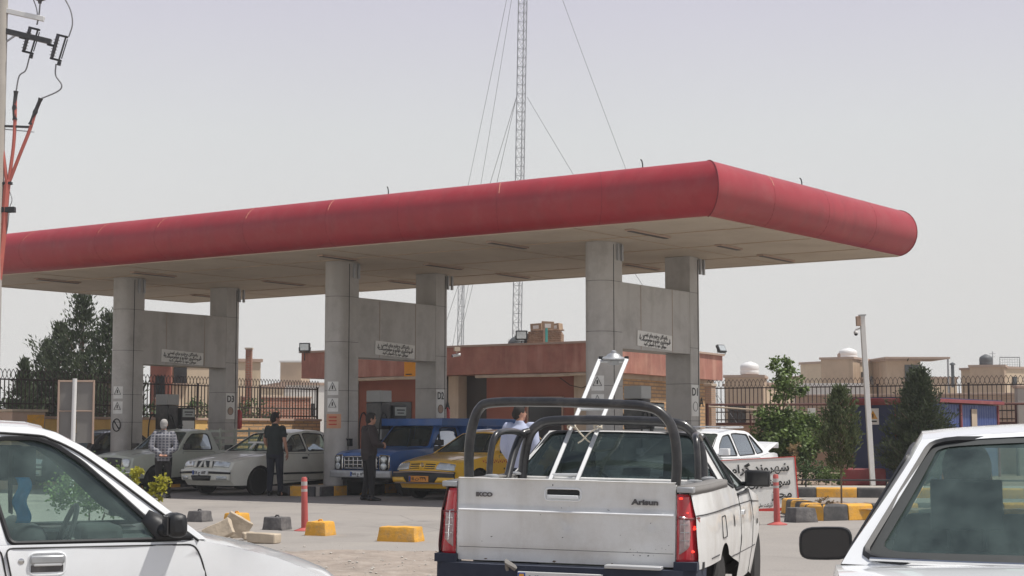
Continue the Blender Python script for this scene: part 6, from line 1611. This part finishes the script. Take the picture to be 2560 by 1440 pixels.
# near left mirror: a broad rounded housing
m = MB(); mx, my, mz = .46, .915, .928
m.loft([[Vector((mx + dx_, my + .02 + .1075 * k_ * math.copysign(abs(math.cos(t_)) ** .45, math.cos(t_)), mz + .0675 * k_ * math.copysign(abs(math.sin(t_)) ** .6, math.sin(t_)) - .006 * math.cos(t_))) for t_ in [2 * PI * i_ / 28 for i_ in range(28)]] for dx_, k_ in ((-.05, .95), (-.04, 1), (.0, .97), (.04, .78), (.055, .5))]); m.box((mx + .02, my - .14, mz - .06), (.08, .16, .045)); mo = m.build('door_mirror', 'black', rcar, bevel=.0)
m = MB(); m.loft([[Vector((mx + dx_, my + .02 + .096 * math.copysign(abs(math.cos(t_)) ** .45, math.cos(t_)), mz + .057 * math.copysign(abs(math.sin(t_)) ** .6, math.sin(t_)) - .006 * math.cos(t_))) for t_ in [2 * PI * i_ / 28 for i_ in range(28)]] for dx_ in (-.053, -.049)]); m.build('mirror_glass', 'mirror', mo)
RH = R(90 - 15.6)
rc_ = Vector((1.69, 4.75, 0)); place(rcar, rc_, (-1.40, 0), RH)
# ------------------------------------------------------------------ people
def ring(c, rx, ry, n=16, tilt=None, pw=2.4):
    pts = []
    for k in range(n):
        t = 2 * PI * k / n; a, b_ = math.cos(t), math.sin(t)
        p = Vector((rx * math.copysign(abs(a) ** (2 / pw), a), ry * math.copysign(abs(b_) ** (2 / pw), b_), 0))
        if tilt is not None: p = tilt @ p
        pts.append(Vector(c) + p)
    return pts
def limb(m, pts, rad, n=10): m.tube(cr(pts, 4), [lin([(i * 4, r) for i, r in enumerate(rad)], k) for k in range(4 * (len(pts) - 1) + 1)], n)
def remesh(o, vox, sm=4, f=.5):
    md = o.modifiers.new("one surface", 'REMESH'); md.mode = 'VOXEL'; md.voxel_size = vox; md.use_smooth_shade = True
    m2 = o.modifiers.new("soft", 'SMOOTH'); m2.iterations = sm; m2.factor = f
def person(label, loc, facing, H=1.75, arms=None, legs=None, shirt='tee', trousers='trous', hair='hair', sleeve='short', head_turn=0.0, lean=0.0, belly=0.0, seated=False, loose=0.0):
    r = thing('person', label, 'person', loc, facing); k = H / 1.75; r.scale = (k, k, k)
    A = {'shoulder': (0, .185, 1.42), 'elbow': (-.03, .25, 1.13), 'wrist': (.04, .25, .88), 'tip': (.07, .24, .72)}
    Ld = {'hip': (0, .095, .93), 'knee': (.02, .105, .50), 'ankle': (-.02, .11, .085), 'toe': (.13, .13, .03)}
    AL, ARm = dict(A), {q: (v[0], -v[1], v[2]) for q, v in A.items()}
    LL, LR = dict(Ld), {q: (v[0], -v[1], v[2]) for q, v in Ld.items()}
    if arms: AL.update(arms[0]); ARm.update(arms[1])
    if legs: LL.update(legs[0]); LR.update(legs[1])
    b = MB()
    up = lambda z: lean * max(0, (z - .95)) ** 1.2
    tor = [(.86, .095, .15), (.95, .11, .165), (1.03, .10, .145), (1.12, .105, .145), (1.22, .115, .16), (1.32, .12, .172), (1.40, .105, .165), (1.46, .07, .10), (1.50, .052, .055)]
    b.loft([ring((up(z), 0, z), rx, ry) for z, rx, ry in tor])
    hx = up(1.6); Rt = Matrix.Rotation(head_turn, 3, 'Z')
    hc = Vector((hx + .012, 0, 1.635))
    b.tube([(hx - .01, 0, 1.45), (hx + .0, 0, 1.57)], .055, 12)
    b.ell(hc + Rt @ Vector((-.005, 0, .015)), (.098, .077, .108), 18)
    b.ell(hc + Rt @ Vector((.030, 0, -.045)), (.062, .056, .070), 14)
    b.ell(hc + Rt @ Vector((.060, 0, -.088)), (.024, .028, .020), 10)
    b.loft([[hc + Rt @ Vector(p) for p in q] for q in ([(.088, .006, .022), (.088, -.006, .022), (.08, 0, .01)], [(.112, .016, -.028), (.112, -.016, -.028), (.085, 0, -.035)])])
    for s in (-1, 1): b.ell(hc + Rt @ Vector((-.012, s * .080, -.008)), (.020, .010, .032), 8)
    b.ell(hc + Rt @ Vector((.083, 0, -.055)), (.010, .022, .009), 8)
    for a in (AL, ARm):
        S0, E0, W0, T0 = [Vector(a[q]) for q in ('shoulder', 'elbow', 'wrist', 'tip')]
        limb(b, [S0 * .8 + Vector((0, 0, S0.z * .2)), S0, E0, W0], [.06, .052, .040, .026])
        d = (T0 - W0).normalized(); sd = d.cross(Vector((0, 1, 0)) if abs(d.y) < .7 else Z).normalized()
        pc = W0 + d * .045
        b.loft([ring(W0 + d * t, .016, w_, 10, Matrix((sd.cross(d), sd, d)).transposed()) for t, w_ in ((-.01, .024), (.03, .036), (.07, .042), (.095, .040))])
        nrm = sd.cross(d)
        for q, (o_, L_) in enumerate(((-.031, .068), (-.010, .080), (.011, .075), (.031, .058))):
            base = W0 + d * .088 + sd * o_
            b.tube([base, base + d * L_ * .5 + nrm * .006, base + d * L_ * .85 + nrm * .024, base + d * L_ + nrm * .040], [.0105, .010, .009, .008], 7)
        tb = W0 + d * .03 - sd * .036
        b.tube([tb, tb + d * .03 - sd * .022 + nrm * .006, tb + d * .06 - sd * .026 + nrm * .02], [.013, .012, .009], 7)
    for a in (LL, LR):
        H0, K0, N0, T0 = [Vector(a[q]) for q in ('hip', 'knee', 'ankle', 'toe')]
        limb(b, [H0, K0, N0], [.085, .058, .040])
        b.tube([N0 + Vector((-.03, 0, -.04)), (N0 + T0) / 2 - Z * .01, T0], [.038, .036, .026], 8)
    o = b.build('body', 'skin', r); remesh(o, .0105, 3)
    # clothes
    g = MB(); e = .018 + loose
    tor2 = [(.80 if not seated else .9, .115, .17)] + [(z, rx + e + (belly * math.exp(-((z - 1.08) / .12) ** 2)), ry + e) for z, rx, ry in tor[1:7]] + [(1.455, .082, .115), (1.485, .068, .075)]
    g.loft([ring((up(z) + belly * .3 * math.exp(-((z - 1.08) / .12) ** 2), 0, z), rx, ry) for z, rx, ry in tor2])
    g.tube([(hx - .012, 0, 1.46), (hx - .008, 0, 1.52)], .066, 12)
    for a in (AL, ARm):
        S0, E0, W0 = [Vector(a[q]) for q in ('shoulder', 'elbow', 'wrist')]
        if sleeve == 'short': M_ = S0.lerp(E0, .72); limb(g, [S0 * .75 + Vector((0, 0, S0.z * .25)), S0, M_], [.062, .057, .056])
        else: limb(g, [S0 * .75 + Vector((0, 0, S0.z * .25)), S0, E0, E0.lerp(W0, .55), W0], [.075, .070 + loose, .058 + loose, .050 + loose, .040])
    o = g.build('shirt', shirt, r); remesh(o, .013, 3)
    g = MB()
    g.loft([ring((0, 0, z), rx, ry) for z, rx, ry in ((.80, .12, .175), (.88, .122, .172), (.95, .118, .168), (1.01, .112, .158))])
    for a in (LL, LR):
        H0, K0, N0 = [Vector(a[q]) for q in ('hip', 'knee', 'ankle')]
        limb(g, [H0 - (Z * .02 if not seated else Vector((0, 0, 0))), H0.lerp(K0, .5), K0, K0.lerp(N0, .5), N0 + (Vector((.0, 0, .0)))], [.105, .092, .075, .066, .060])
    o = g.build('trousers', trousers, r); remesh(o, .013, 3)
    g = MB()
    hh = hc + Rt @ Vector((-.018, 0, .028)); g.ell(hh, (.100, .088, .105), 18); g.ell(hc + Rt @ Vector((-.050, 0, -.02)), (.066, .080, .085), 14)
    g.ell(hc + Rt @ Vector((.03, 0, .095)), (.06, .06, .03), 12)
    o = g.build('hair', hair, r); remesh(o, .010, 2)
    for s in (-1, 1):
        g = MB(); g.ell(hc + Rt @ Vector((.083, s * .030, .010)), (.012, .013, .008), 8); g.build('eye', 'ink', r)
    for a in (LL, LR):
        g = MB(); N0, T0 = Vector(a['ankle']), Vector(a['toe']); dd_ = (T0 - N0); dd_.z = 0; dd_.normalize()
        g.loft([ring(N0 + dd_ * t + Z * (zz - N0.z + (N0.z - .085)), rz, ry, 12, Matrix((Z, dd_.cross(Z) * -1, dd_)).transposed()) for t, zz, rz, ry in ((-.085, .045, .03, .028), (-.06, .05, .045, .038), (.02, .055, .05, .042), (.10, .04, .036, .047), (.165, .03, .026, .042), (.20, .025, .015, .025))])
        g.build('shoe', 'shoe', r)
    return r
p = on(686, 1240, 0)
person('man in black tee shirt and dark trousers standing beside the cream saloon', p, R(72), 1.80, shirt='tee', trousers='trous', head_turn=R(-35), sleeve='short',
       arms=({'elbow': (.02, .24, 1.14), 'wrist': (.16, .17, .98), 'tip': (.27, .10, .97)}, {'elbow': (-.05, -.25, 1.14), 'wrist': (.03, -.27, .90), 'tip': (.07, -.26, .74)}),
       legs=({'ankle': (-.04, .10, .085), 'toe': (.12, .15, .03)}, {'ankle': (.03, -.13, .085), 'toe': (.17, -.20, .03)}))
p = at(410, 1080, 34.6); p.z = 0
person('grey haired man in plaid shirt with hands clasped behind his back', p, R(100), 1.64, shirt='plaid', trousers='trousbk', hair='hairgrey', head_turn=R(-10), sleeve='long', loose=.012, belly=.03, lean=-.03,
       arms=({'shoulder': (0, .19, 1.41), 'elbow': (-.09, .27, 1.14), 'wrist': (-.17, .07, .97), 'tip': (-.19, -.05, .92)}, {'shoulder': (0, -.19, 1.41), 'elbow': (-.09, -.27, 1.14), 'wrist': (-.18, -.07, .96), 'tip': (-.19, .05, .93)}))
p = on(921, 1252, 0)
person('man in dark brown jacket facing right in front of the blue truck', p, R(28), 1.76, shirt='brown', trousers='trousbk', sleeve='long', loose=.02, head_turn=R(-12), lean=.06, belly=.02,
       arms=({'elbow': (.05, .24, 1.15), 'wrist': (.25, .15, 1.10), 'tip': (.36, .08, 1.13)}, {'elbow': (.04, -.25, 1.15), 'wrist': (.25, -.14, 1.09), 'tip': (.35, -.06, 1.10)}),
       legs=({'knee': (.03, .14, .50), 'ankle': (-.01, .20, .085), 'toe': (.14, .24, .03)}, {'knee': (.02, -.13, .50), 'ankle': (-.02, -.19, .085), 'toe': (.13, -.22, .03)}))
p = at(1300, 1080, 24.6); p.z = 0
person('man in pale blue shirt seen from behind between the taxi and the white pickup', p, R(75), 1.78, shirt='bluesh', trousers='denim', sleeve='long', loose=.012, head_turn=R(-50), lean=-.02,
       arms=({'elbow': (-.03, .23, 1.15), 'wrist': (.10, .20, .97), 'tip': (.2, .16, .91)}, {'elbow': (-.06, -.25, 1.16), 'wrist': (.10, -.20, 1.0), 'tip': (.2, -.14, .96)}))
# driver in the white saloon at the right edge
hd_ = rcar.rotation_euler.z; d = Vector((math.cos(hd_), math.sin(hd_), 0)); l = Vector((-math.sin(hd_), math.cos(hd_), 0))
p = rcar.location + d * (-.28) + l * .37; p.z = -.40
person('driver in dark clothes at the wheel of the white saloon at the right edge', p, hd_, 1.74, shirt='brown', trousers='trousbk', sleeve='long', seated=True, lean=-.12,
       arms=({'elbow': (.20, .26, 1.14), 'wrist': (.42, .15, 1.25), 'tip': (.50, .10, 1.28)}, {'elbow': (.20, -.24, 1.14), 'wrist': (.42, -.12, 1.25), 'tip': (.50, -.06, 1.28)}),
       legs=({'hip': (.02, .10, .92), 'knee': (.44, .14, 1.0), 'ankle': (.70, .14, .68), 'toe': (.84, .15, .66)}, {'hip': (.02, -.10, .92), 'knee': (.44, -.12, 1.0), 'ankle': (.70, -.12, .68), 'toe': (.84, -.12, .66)}))

# ------------------------------------------------------------------ plants
def leaf(m, p, d, L, w):
    """one small bent leaf"""
    d = Vector(d).normalized(); s = d.cross(Vector((rng.uniform(-1, 1), rng.uniform(-1, 1), rng.uniform(-1, 1))))
    if s.length < 1e-3: return
    s.normalize(); n = s.cross(d)
    o = len(m.v)
    m.v += [tuple(p), tuple(p + d * L * .5 + s * w + n * w * .3), tuple(p + d * L), tuple(p + d * L * .5 - s * w + n * w * .3)]
    m.f.append((o, o + 1, o + 2, o + 3)); m.m.append(0)
def conifer(name, label, base, H, Rr, z0=.1, nb=160, leaf_l=.10, per=60, m_='needle', shape_=None, upt=.5, group=None, droop=0.0, trunk_r=.06, fill=0.0, bark='bark'):
    r = thing(name, label, 'tree', base, rng.uniform(0, 6), group)
    m = MB(); m.tube([(0, 0, -.05), (.02 * H * rng.uniform(-1, 1), 0, H * .4), (0, .01 * H, H * .97)], [trunk_r, trunk_r * .7, trunk_r * .12], 8); m.build('trunk', bark, r)
    shp = shape_ or (lambda t: (1 - t) ** .75 * min(1, .35 + t * 4))
    m = MB(); lim = MB(); nbr = 0
    for i in range(nb):
        t = ((i + rng.random()) / nb) ** 1.05
        a = i * 2.39996 + rng.uniform(-.4, .4)
        z = H * (z0 + (1 - z0) * t)
        rad = Rr * shp(t) * rng.uniform(.55, 1.15)
        if rng.random() < .07: rad *= 1.3
        tip = Vector((rad * math.cos(a), rad * math.sin(a), z + rad * upt - droop * rad))
        b0 = Vector((0, 0, z - rad * .15)); d = tip - b0
        if i % 3 == 0: lim.tube([b0, b0 + d * .5 + Z * rad * .04, b0 + d * .9], [max(.008, trunk_r * .22), max(.006, trunk_r * .14), .004], 4)
        n = int(per * max(.35, rad / Rr))
        for k in range(n):
            s = rng.uniform(.15 if fill else .35, 1.0) ** .7
            p = b0 + d * s + Vector((rng.gauss(0, 1), rng.gauss(0, 1), rng.gauss(0, .8))) * (.12 * Rr * (1.15 - s * .7))
            leaf(m, p, d.normalized() + Vector((rng.uniform(-.7, .7), rng.uniform(-.7, .7), rng.uniform(-.2, .9))), leaf_l * rng.uniform(.6, 1.4), leaf_l * rng.uniform(.12, .22))
    cro = m.build('crown', m_, r, smooth=0)
    lim.build('branches', bark, r)
    return r
def leafy(name, label, base, blobs, n, L, m_='leaf', stems=(), cat='tree', group=None, w=.38, sr=.018):
    """blobs: (dx, dy, z, rx, rz) relative to base"""
    r = thing(name, label, cat, base, 0, group)
    if stems:
        m = MB()
        for s in stems: m.tube(cr([Vector(q) for q in s], 4), [sr * (1 - .6 * i / (4 * (len(s) - 1))) for i in range(4 * (len(s) - 1) + 1)], 6)
        m.build('trunk', 'bark', r)
    m = MB(); tot = sum(b[3] ** 2 * b[4] for b in blobs)
    for dx, dy, z, rx, rz in blobs:
        k = max(12, int(n * rx * rx * rz / tot)); cl = []
        for i in range(max(4, k // 26)):
            v = Vector((rng.gauss(0, 1), rng.gauss(0, 1), rng.gauss(0, 1))).normalized() * rng.uniform(.35, 1.05) ** .6
            cl.append(Vector((v.x * rx, v.y * rx, v.z * rz)) + Vector((dx, dy, z)))
        for i in range(k):
            c0 = rng.choice(cl); p = c0 + Vector((rng.gauss(0, 1), rng.gauss(0, 1), rng.gauss(0, 1))) * rx * .17
            leaf(m, p, (rng.uniform(-1, 1), rng.uniform(-1, 1), rng.uniform(-.6, .8)), L * rng.uniform(.6, 1.3), L * w * rng.uniform(.7, 1.1))
    m.build('crown' if cat == 'tree' else 'leaves', m_, r, smooth=0)
    return r
grp = 'dark conifers beyond the left railings'
loose = lambda t: (1 - t) ** .9 * min(1, .6 + t * 3) * (.62 + .6 * math.sin(t * 17 + 1) ** 2)
for lab, px, ytop, Y, Rr, nb in (('tallest dark conifer left of the leftmost canopy column', 207, 742, 56, 1.9, 200), ('dark conifer half hidden behind the leftmost column', 275, 790, 55, 1.7, 180),
                             ('dark conifer with a thin split top, third from the left', 150, 815, 58, 1.5, 150), ('slender dark conifer, second from the left behind the railings', 118, 858, 57, 1.1, 100),
                             ('low dark conifer farthest left behind the railings', 62, 905, 54, .9, 100)):
    p = at(px, ytop, Y); h = p.z
    conifer('conifer_tree', lab, (p.x, p.y, 0), h, Rr, z0=.12, nb=nb, leaf_l=.17, per=62, m_='needle', shape_=loose, upt=.9, group=grp, trunk_r=.1)
p = at(245, 1000, 57); leafy('shrub', 'broad dark bushes filling in below the conifers on the left', (p.x - .8, p.y, 0), [(-2.6, 0, 1.7, .9, .9), (-1.5, 0, 2.2, 1.0, 1.1), (-.4, 0, 2.3, 1.1, 1.3), (.6, 0, 2.2, 1.0, 1.3), (-3.4, 0, 1.4, .7, .6)], 7000, .15, 'needle', cat='shrub', w=.25)
# right hand side
p = at(2296, 930, 37.3); conifer('conifer_tree', 'large dense dark conifer in front of the blue cabin', (p.x, p.y, .15), p.z - .15, .98, z0=.03, nb=440, leaf_l=.090, per=85, m_='needle', shape_=lambda t: (1 - t) ** .80 * min(1, .8 + t * 1.5), upt=.5, trunk_r=.06, fill=1)
p = on(2104, 1262, .2); conifer('conifer_sapling', 'thin pale green conifer sapling growing in the kerbed planter', (p.x, p.y, .18), 1.90, .42, z0=.28, nb=190, leaf_l=.07, per=52, m_='needle2', shape_=lambda t: (1 - t) ** .55 * min(1, .45 + t * 2.2), upt=.7, trunk_r=.016)
p = at(1962, 1150, 38.2)
leafy('young_tree', 'young bushy green tree with a tall top shoot left of the conifer sapling', (p.x, p.y, .15),
      [(-.08, 0, 2.72, .26, .26), (.12, 0, 2.45, .34, .24), (-.02, .1, 2.15, .30, .22), (.30, 0, 2.2, .22, .16), (-.3, 0, 1.55, .38, .25), (.2, .1, 1.45, .45, .3), (-.35, 0, 1.12, .42, .30), (.1, -.1, 1.0, .55, .35), (.55, 0, 1.15, .42, .35), (.4, 0, .72, .38, .25), (-.15, 0, .68, .4, .22), (.72, 0, 1.5, .30, .2)], 8500, .095, 'leaf',
      stems=[[(0, 0, 0), (.02, 0, .8), (-.02, 0, 1.7), (.05, 0, 2.7)], [(.1, .05, 0), (.25, 0, .6), (.5, 0, 1.2)], [(-.1, 0, 0), (-.15, 0, .7), (-.4, 0, 1.2)], [(.0, 0, 1.8), (.1, 0, 2.2), (.3, 0, 2.3)], [(.4, .1, 0), (.45, 0, .5), (.6, 0, 1.1)]])
for lab, px, Y, s, m_, z in (('small low green shrub below the thin sapling', 2078, 37, .24, 'leaf', .3), ('low dull shrub just right of the white sign board', 2005, 37.5, .38, 'leafd', .35), ('low dull shrub at the foot of the bushy tree', 2045, 38, .34, 'leafd', .32), ('dark low shrub behind the white saloon boot', 1893, 40, .35, 'leafd', .55)):
    p = at(px, 1100, Y); leafy('shrub', lab, (p.x, p.y, .15), [(0, 0, z, s, s * .8), (s * .6, 0, z * .7, s * .6, s * .5), (-s * .7, .1, z * .7, s * .6, s * .45)], 700, .06, m_, stems=[[(0, 0, 0), (0, 0, z)]], cat='shrub', group='low shrubs in the garden bed', sr=.01)
p = at(1985, 1120, 37.5); leafy('dry_plant', 'tall dry yellowish plant just above the corner of the white sign board', (p.x, p.y, .15), [(0, 0, .95, .10, .2), (.03, 0, .7, .07, .12), (-.03, 0, .5, .06, .1)], 120, .10, 'dry', stems=[[(0, 0, 0), (0, 0, .9)]], cat='plant', sr=.008)
p = on(2058, 1262, .2); leafy('dry_weed', 'small dry weeds growing in the planter beside the sapling', (p.x, p.y, .19), [(-.12, 0, .06, .08, .05), (.05, 0, .08, .07, .07), (.2, .0, .05, .06, .04)], 120, .045, 'dry', stems=[[(-.1, 0, 0), (-.12, 0, .1)], [(.05, 0, 0), (.08, 0, .13)]], cat='plant', sr=.004)
# left: yellow green shoots by the white hatchback and the bush seen through its window
p = at(398, 1220, 22); leafy('yellow_shrub', 'yellow green leafy shoot showing beyond the windscreen pillar of the white hatchback', (p.x, p.y, 0), [(.03, 0, .70, .11, .10), (.0, 0, .55, .09, .10), (.09, 0, .66, .06, .05)], 420, .055, 'leafy', stems=[[(0, 0, 0), (0, 0, .6)]], cat='shrub', sr=.01, w=.45)
p = at(342, 1190, 22.4); leafy('yellow_shrub', 'smaller yellow green shoot left of the other one by the hatchback', (p.x, p.y, 0), [(.0, 0, .84, .10, .06), (-.05, 0, .74, .08, .06)], 260, .055, 'leafy', stems=[[(0, 0, 0), (0, 0, .8)]], cat='shrub', sr=.01, w=.45)
p = at(225, 1200, 21.5); leafy('green_bush', 'round green bush seen through the side window of the white hatchback', (p.x, p.y, 0), [(0, 0, .72, .42, .26), (-.25, 0, .55, .3, .2), (.3, 0, .55, .32, .22)], 2600, .055, 'leaf', stems=[[(0, 0, 0), (0, 0, .6)], [(.1, 0, 0), (.25, 0, .5)]], cat='shrub')
for lab, px, Y, zz in (('leafy bush behind the railings by the leftmost fuel pump', 400, 50, 1.9), ('pale leafy bush behind the pump with the pale display', 500, 52, 2.0), ('green bush behind the railings right of column D3', 632, 54, 2.0)):
    p = at(px, 1000, Y); leafy('shrub', lab, (p.x, p.y, 0), [(0, 0, zz, .5, .5), (.5, 0, zz - .3, .4, .4), (-.4, 0, zz - .4, .4, .35), (0, 0, 1.0, .5, .7)], 1300, .10, 'leafd', stems=[[(0, 0, 0), (0, 0, zz)]], cat='shrub', group='bushes behind the left railings')

# ------------------------------------------------------------------ power pole at the left edge
YP = 30.0
def pp(px, py, dy=0.0): return at(px, py, YP + dy)
b0 = at(-26, 1080, YP); b0.z = 0
r = thing('power_pole', 'power pole at the left edge with crossarms, most of it outside the photo', 'power pole', b0)
L0 = b0
m = MB(); m.tube([(0, 0, 0), (0, 0, 11)], [.16, .11], 14); m.build('pole_shaft', 'pave', r)
def polebit(nm, pts, w, h, mt):
    m = MB(); m.beam(pts[0] - L0, pts[1] - L0, w, h); return m.build(nm, mt, r, bevel=.006)
polebit('crossarm', (pp(-60, 10), pp(110, 48)), .09, .09, 'tank'); polebit('crossarm', (pp(-60, 60), pp(128, 105)), .09, .10, 'blackm')
polebit('brace', (pp(0, 115), pp(42, 86)), .04, .03, 'steel'); polebit('brace', (pp(0, 50), pp(28, 26)), .04, .03, 'steel')
polebit('cable_bracket', (pp(-40, 313), pp(80, 318)), .05, .04, 'blackm'); polebit('cable_bracket', (pp(0, 322), pp(86, 330)), .02, .02, 'steel')
polebit('bracket', (pp(-30, 527), pp(38, 524)), .12, .10, 'black'); polebit('clamp', (pp(-10, 460), pp(30, 458)), .10, .05, 'black')
polebit('step', (pp(-6, 162), pp(14, 160)), .05, .05, 'black'); polebit('step', (pp(-6, 188), pp(8, 187)), .04, .04, 'black')
def cutout(lab, px, py, s=1.0):
    p = pp(px, py); q = thing('fuse_cutout', lab, 'fuse cutout', p, R(8), 'fuse cutouts on the crossarm'); q.rotation_euler = (0, R(14), 0)
    m = MB(); m.lathe([(.03, -.22 * s)] + [(rr, h * s) for h in [-.18 + .06 * k for k in range(7)] for rr in (.035, .062, .035)][:19] + [(.03, .22 * s)], (-.08, 0, 0), Z, 14); m.build('insulator', 'porcelain', q)
    m = MB(); m.tube([(.06, 0, -.22 * s), (.07, 0, .24 * s)], .018, 8); m.tube([(.10, 0, -.20 * s), (.11, 0, .18 * s)], .012, 6); m.build('fuse_tube', 'blackm', q)
    for z in (.22, -.24): m = MB(); m.box((0, 0, z * s), (.22, .05, .035)); m.build('contact', 'black', q, bevel=.005)
    m = MB(); m.box((-.16, 0, .0), (.14, .04, .04)); m.build('mount', 'black', q); m = MB(); m.box((.08, 0, -.30 * s), (.06, .05, .07)); m.build('lower_clamp', 'black', q)
cutout('left dark fuse cutout hanging at the end of the black crossarm', 78, 100); cutout('right dark fuse cutout with a long looping wire', 148, 118)
q = thing('insulator', 'dark disc insulator at the very top left of the photo', 'insulator', pp(100, -4)); m = MB(); m.lathe([(.03, .2), (.06, .12), (.13, .06), (.14, 0), (.09, -.03), (.04, -.05), (.03, -.1)], n=16); m.build('disc', 'porcelain', q)
def cable(lab, pts, rad, mt, group='wires on the power pole', name='power_cable', sl=None):
    P = [pp(*a) for a in pts]; q = thing(name, lab, 'cable', P[0], 0, group); m = MB(); m.tube([p - P[0] for p in cr(P, 5)], rad, 7); m.build('cable_run', mt, q)
    if sl:
        m = MB(); P2 = [pp(*a) for a in sl]; m.tube([p - P[0] for p in cr(P2, 5)], [.038 + (.012 if k % 5 == 0 else 0) for k in range(5 * (len(sl) - 1) + 1)], 8); m.build('sleeve', 'blackm', q)
cable('thin wire looping from the top of the photo into the right fuse cutout', ((158, -10), (176, 25), (181, 60), (172, 92)), .013, 'wire')
cable('thin short wire running down from the disc insulator to the left cutout', ((100, 10), (97, 40), (92, 62)), .015, 'wire')
cable('thin pale wire left of the disc insulator', ((82, -5), (92, 25), (94, 60)), .010, 'wire')
cable('jumper wire dropping from the left fuse cutout', ((73, 145), (64, 176), (48, 190), (40, 230)), .014, 'wire')
cable('jumper wire bulging right from the right fuse cutout before it joins the red cable', ((140, 160), (139, 188), (154, 212), (145, 228), (102, 247)), .014, 'wire')
cable('middle red cable fanning out above the clamp', ((38, 250), (37, 310), (33, 370), (22, 450)), .034, 'redpvc', sl=((40, 228), (36, 270), (37, 300)))
cable('right red cable fanning out above the clamp', ((88, 280), (74, 325), (50, 385), (24, 452)), .034, 'redpvc', sl=((102, 246), (88, 280), (76, 312)))
cable('left red cable fanning out above the clamp', ((-4, 330), (4, 360), (10, 400), (16, 450)), .034, 'redpvc')
cable('thick red cable bundle running down the pole in front of the canopy end', ((19, 450), (14, 500), (10, 560), (4, 620), (-4, 700)), .062, 'redpvc')
cable('thin slack wire beside the pole above the canopy', ((24, 478), (30, 500), (24, 520), (20, 560), (16, 585)), .008, 'wire')

# ------------------------------------------------------------------ air
hz = MB(); hz.box((0, 180, 24), (460, 480, 50)); ho = hz.build('haze', [], smooth=0); ho.data.materials.clear()
hm = bpy.data.materials.new('haze'); hm.use_nodes = True
for n_ in list(hm.node_tree.nodes):
    if n_.type == 'BSDF_PRINCIPLED': hm.node_tree.nodes.remove(n_)
pv = hm.node_tree.nodes.new("ShaderNodeVolumePrincipled"); pv.inputs["Color"].default_value = (.88, .90, .92, 1); pv.inputs["Density"].default_value = .0009
hm.node_tree.links.new(pv.outputs[0], hm.node_tree.nodes["Material Output"].inputs["Volume"])
ho.data.materials.append(hm); tag(ho, kind='stuff')
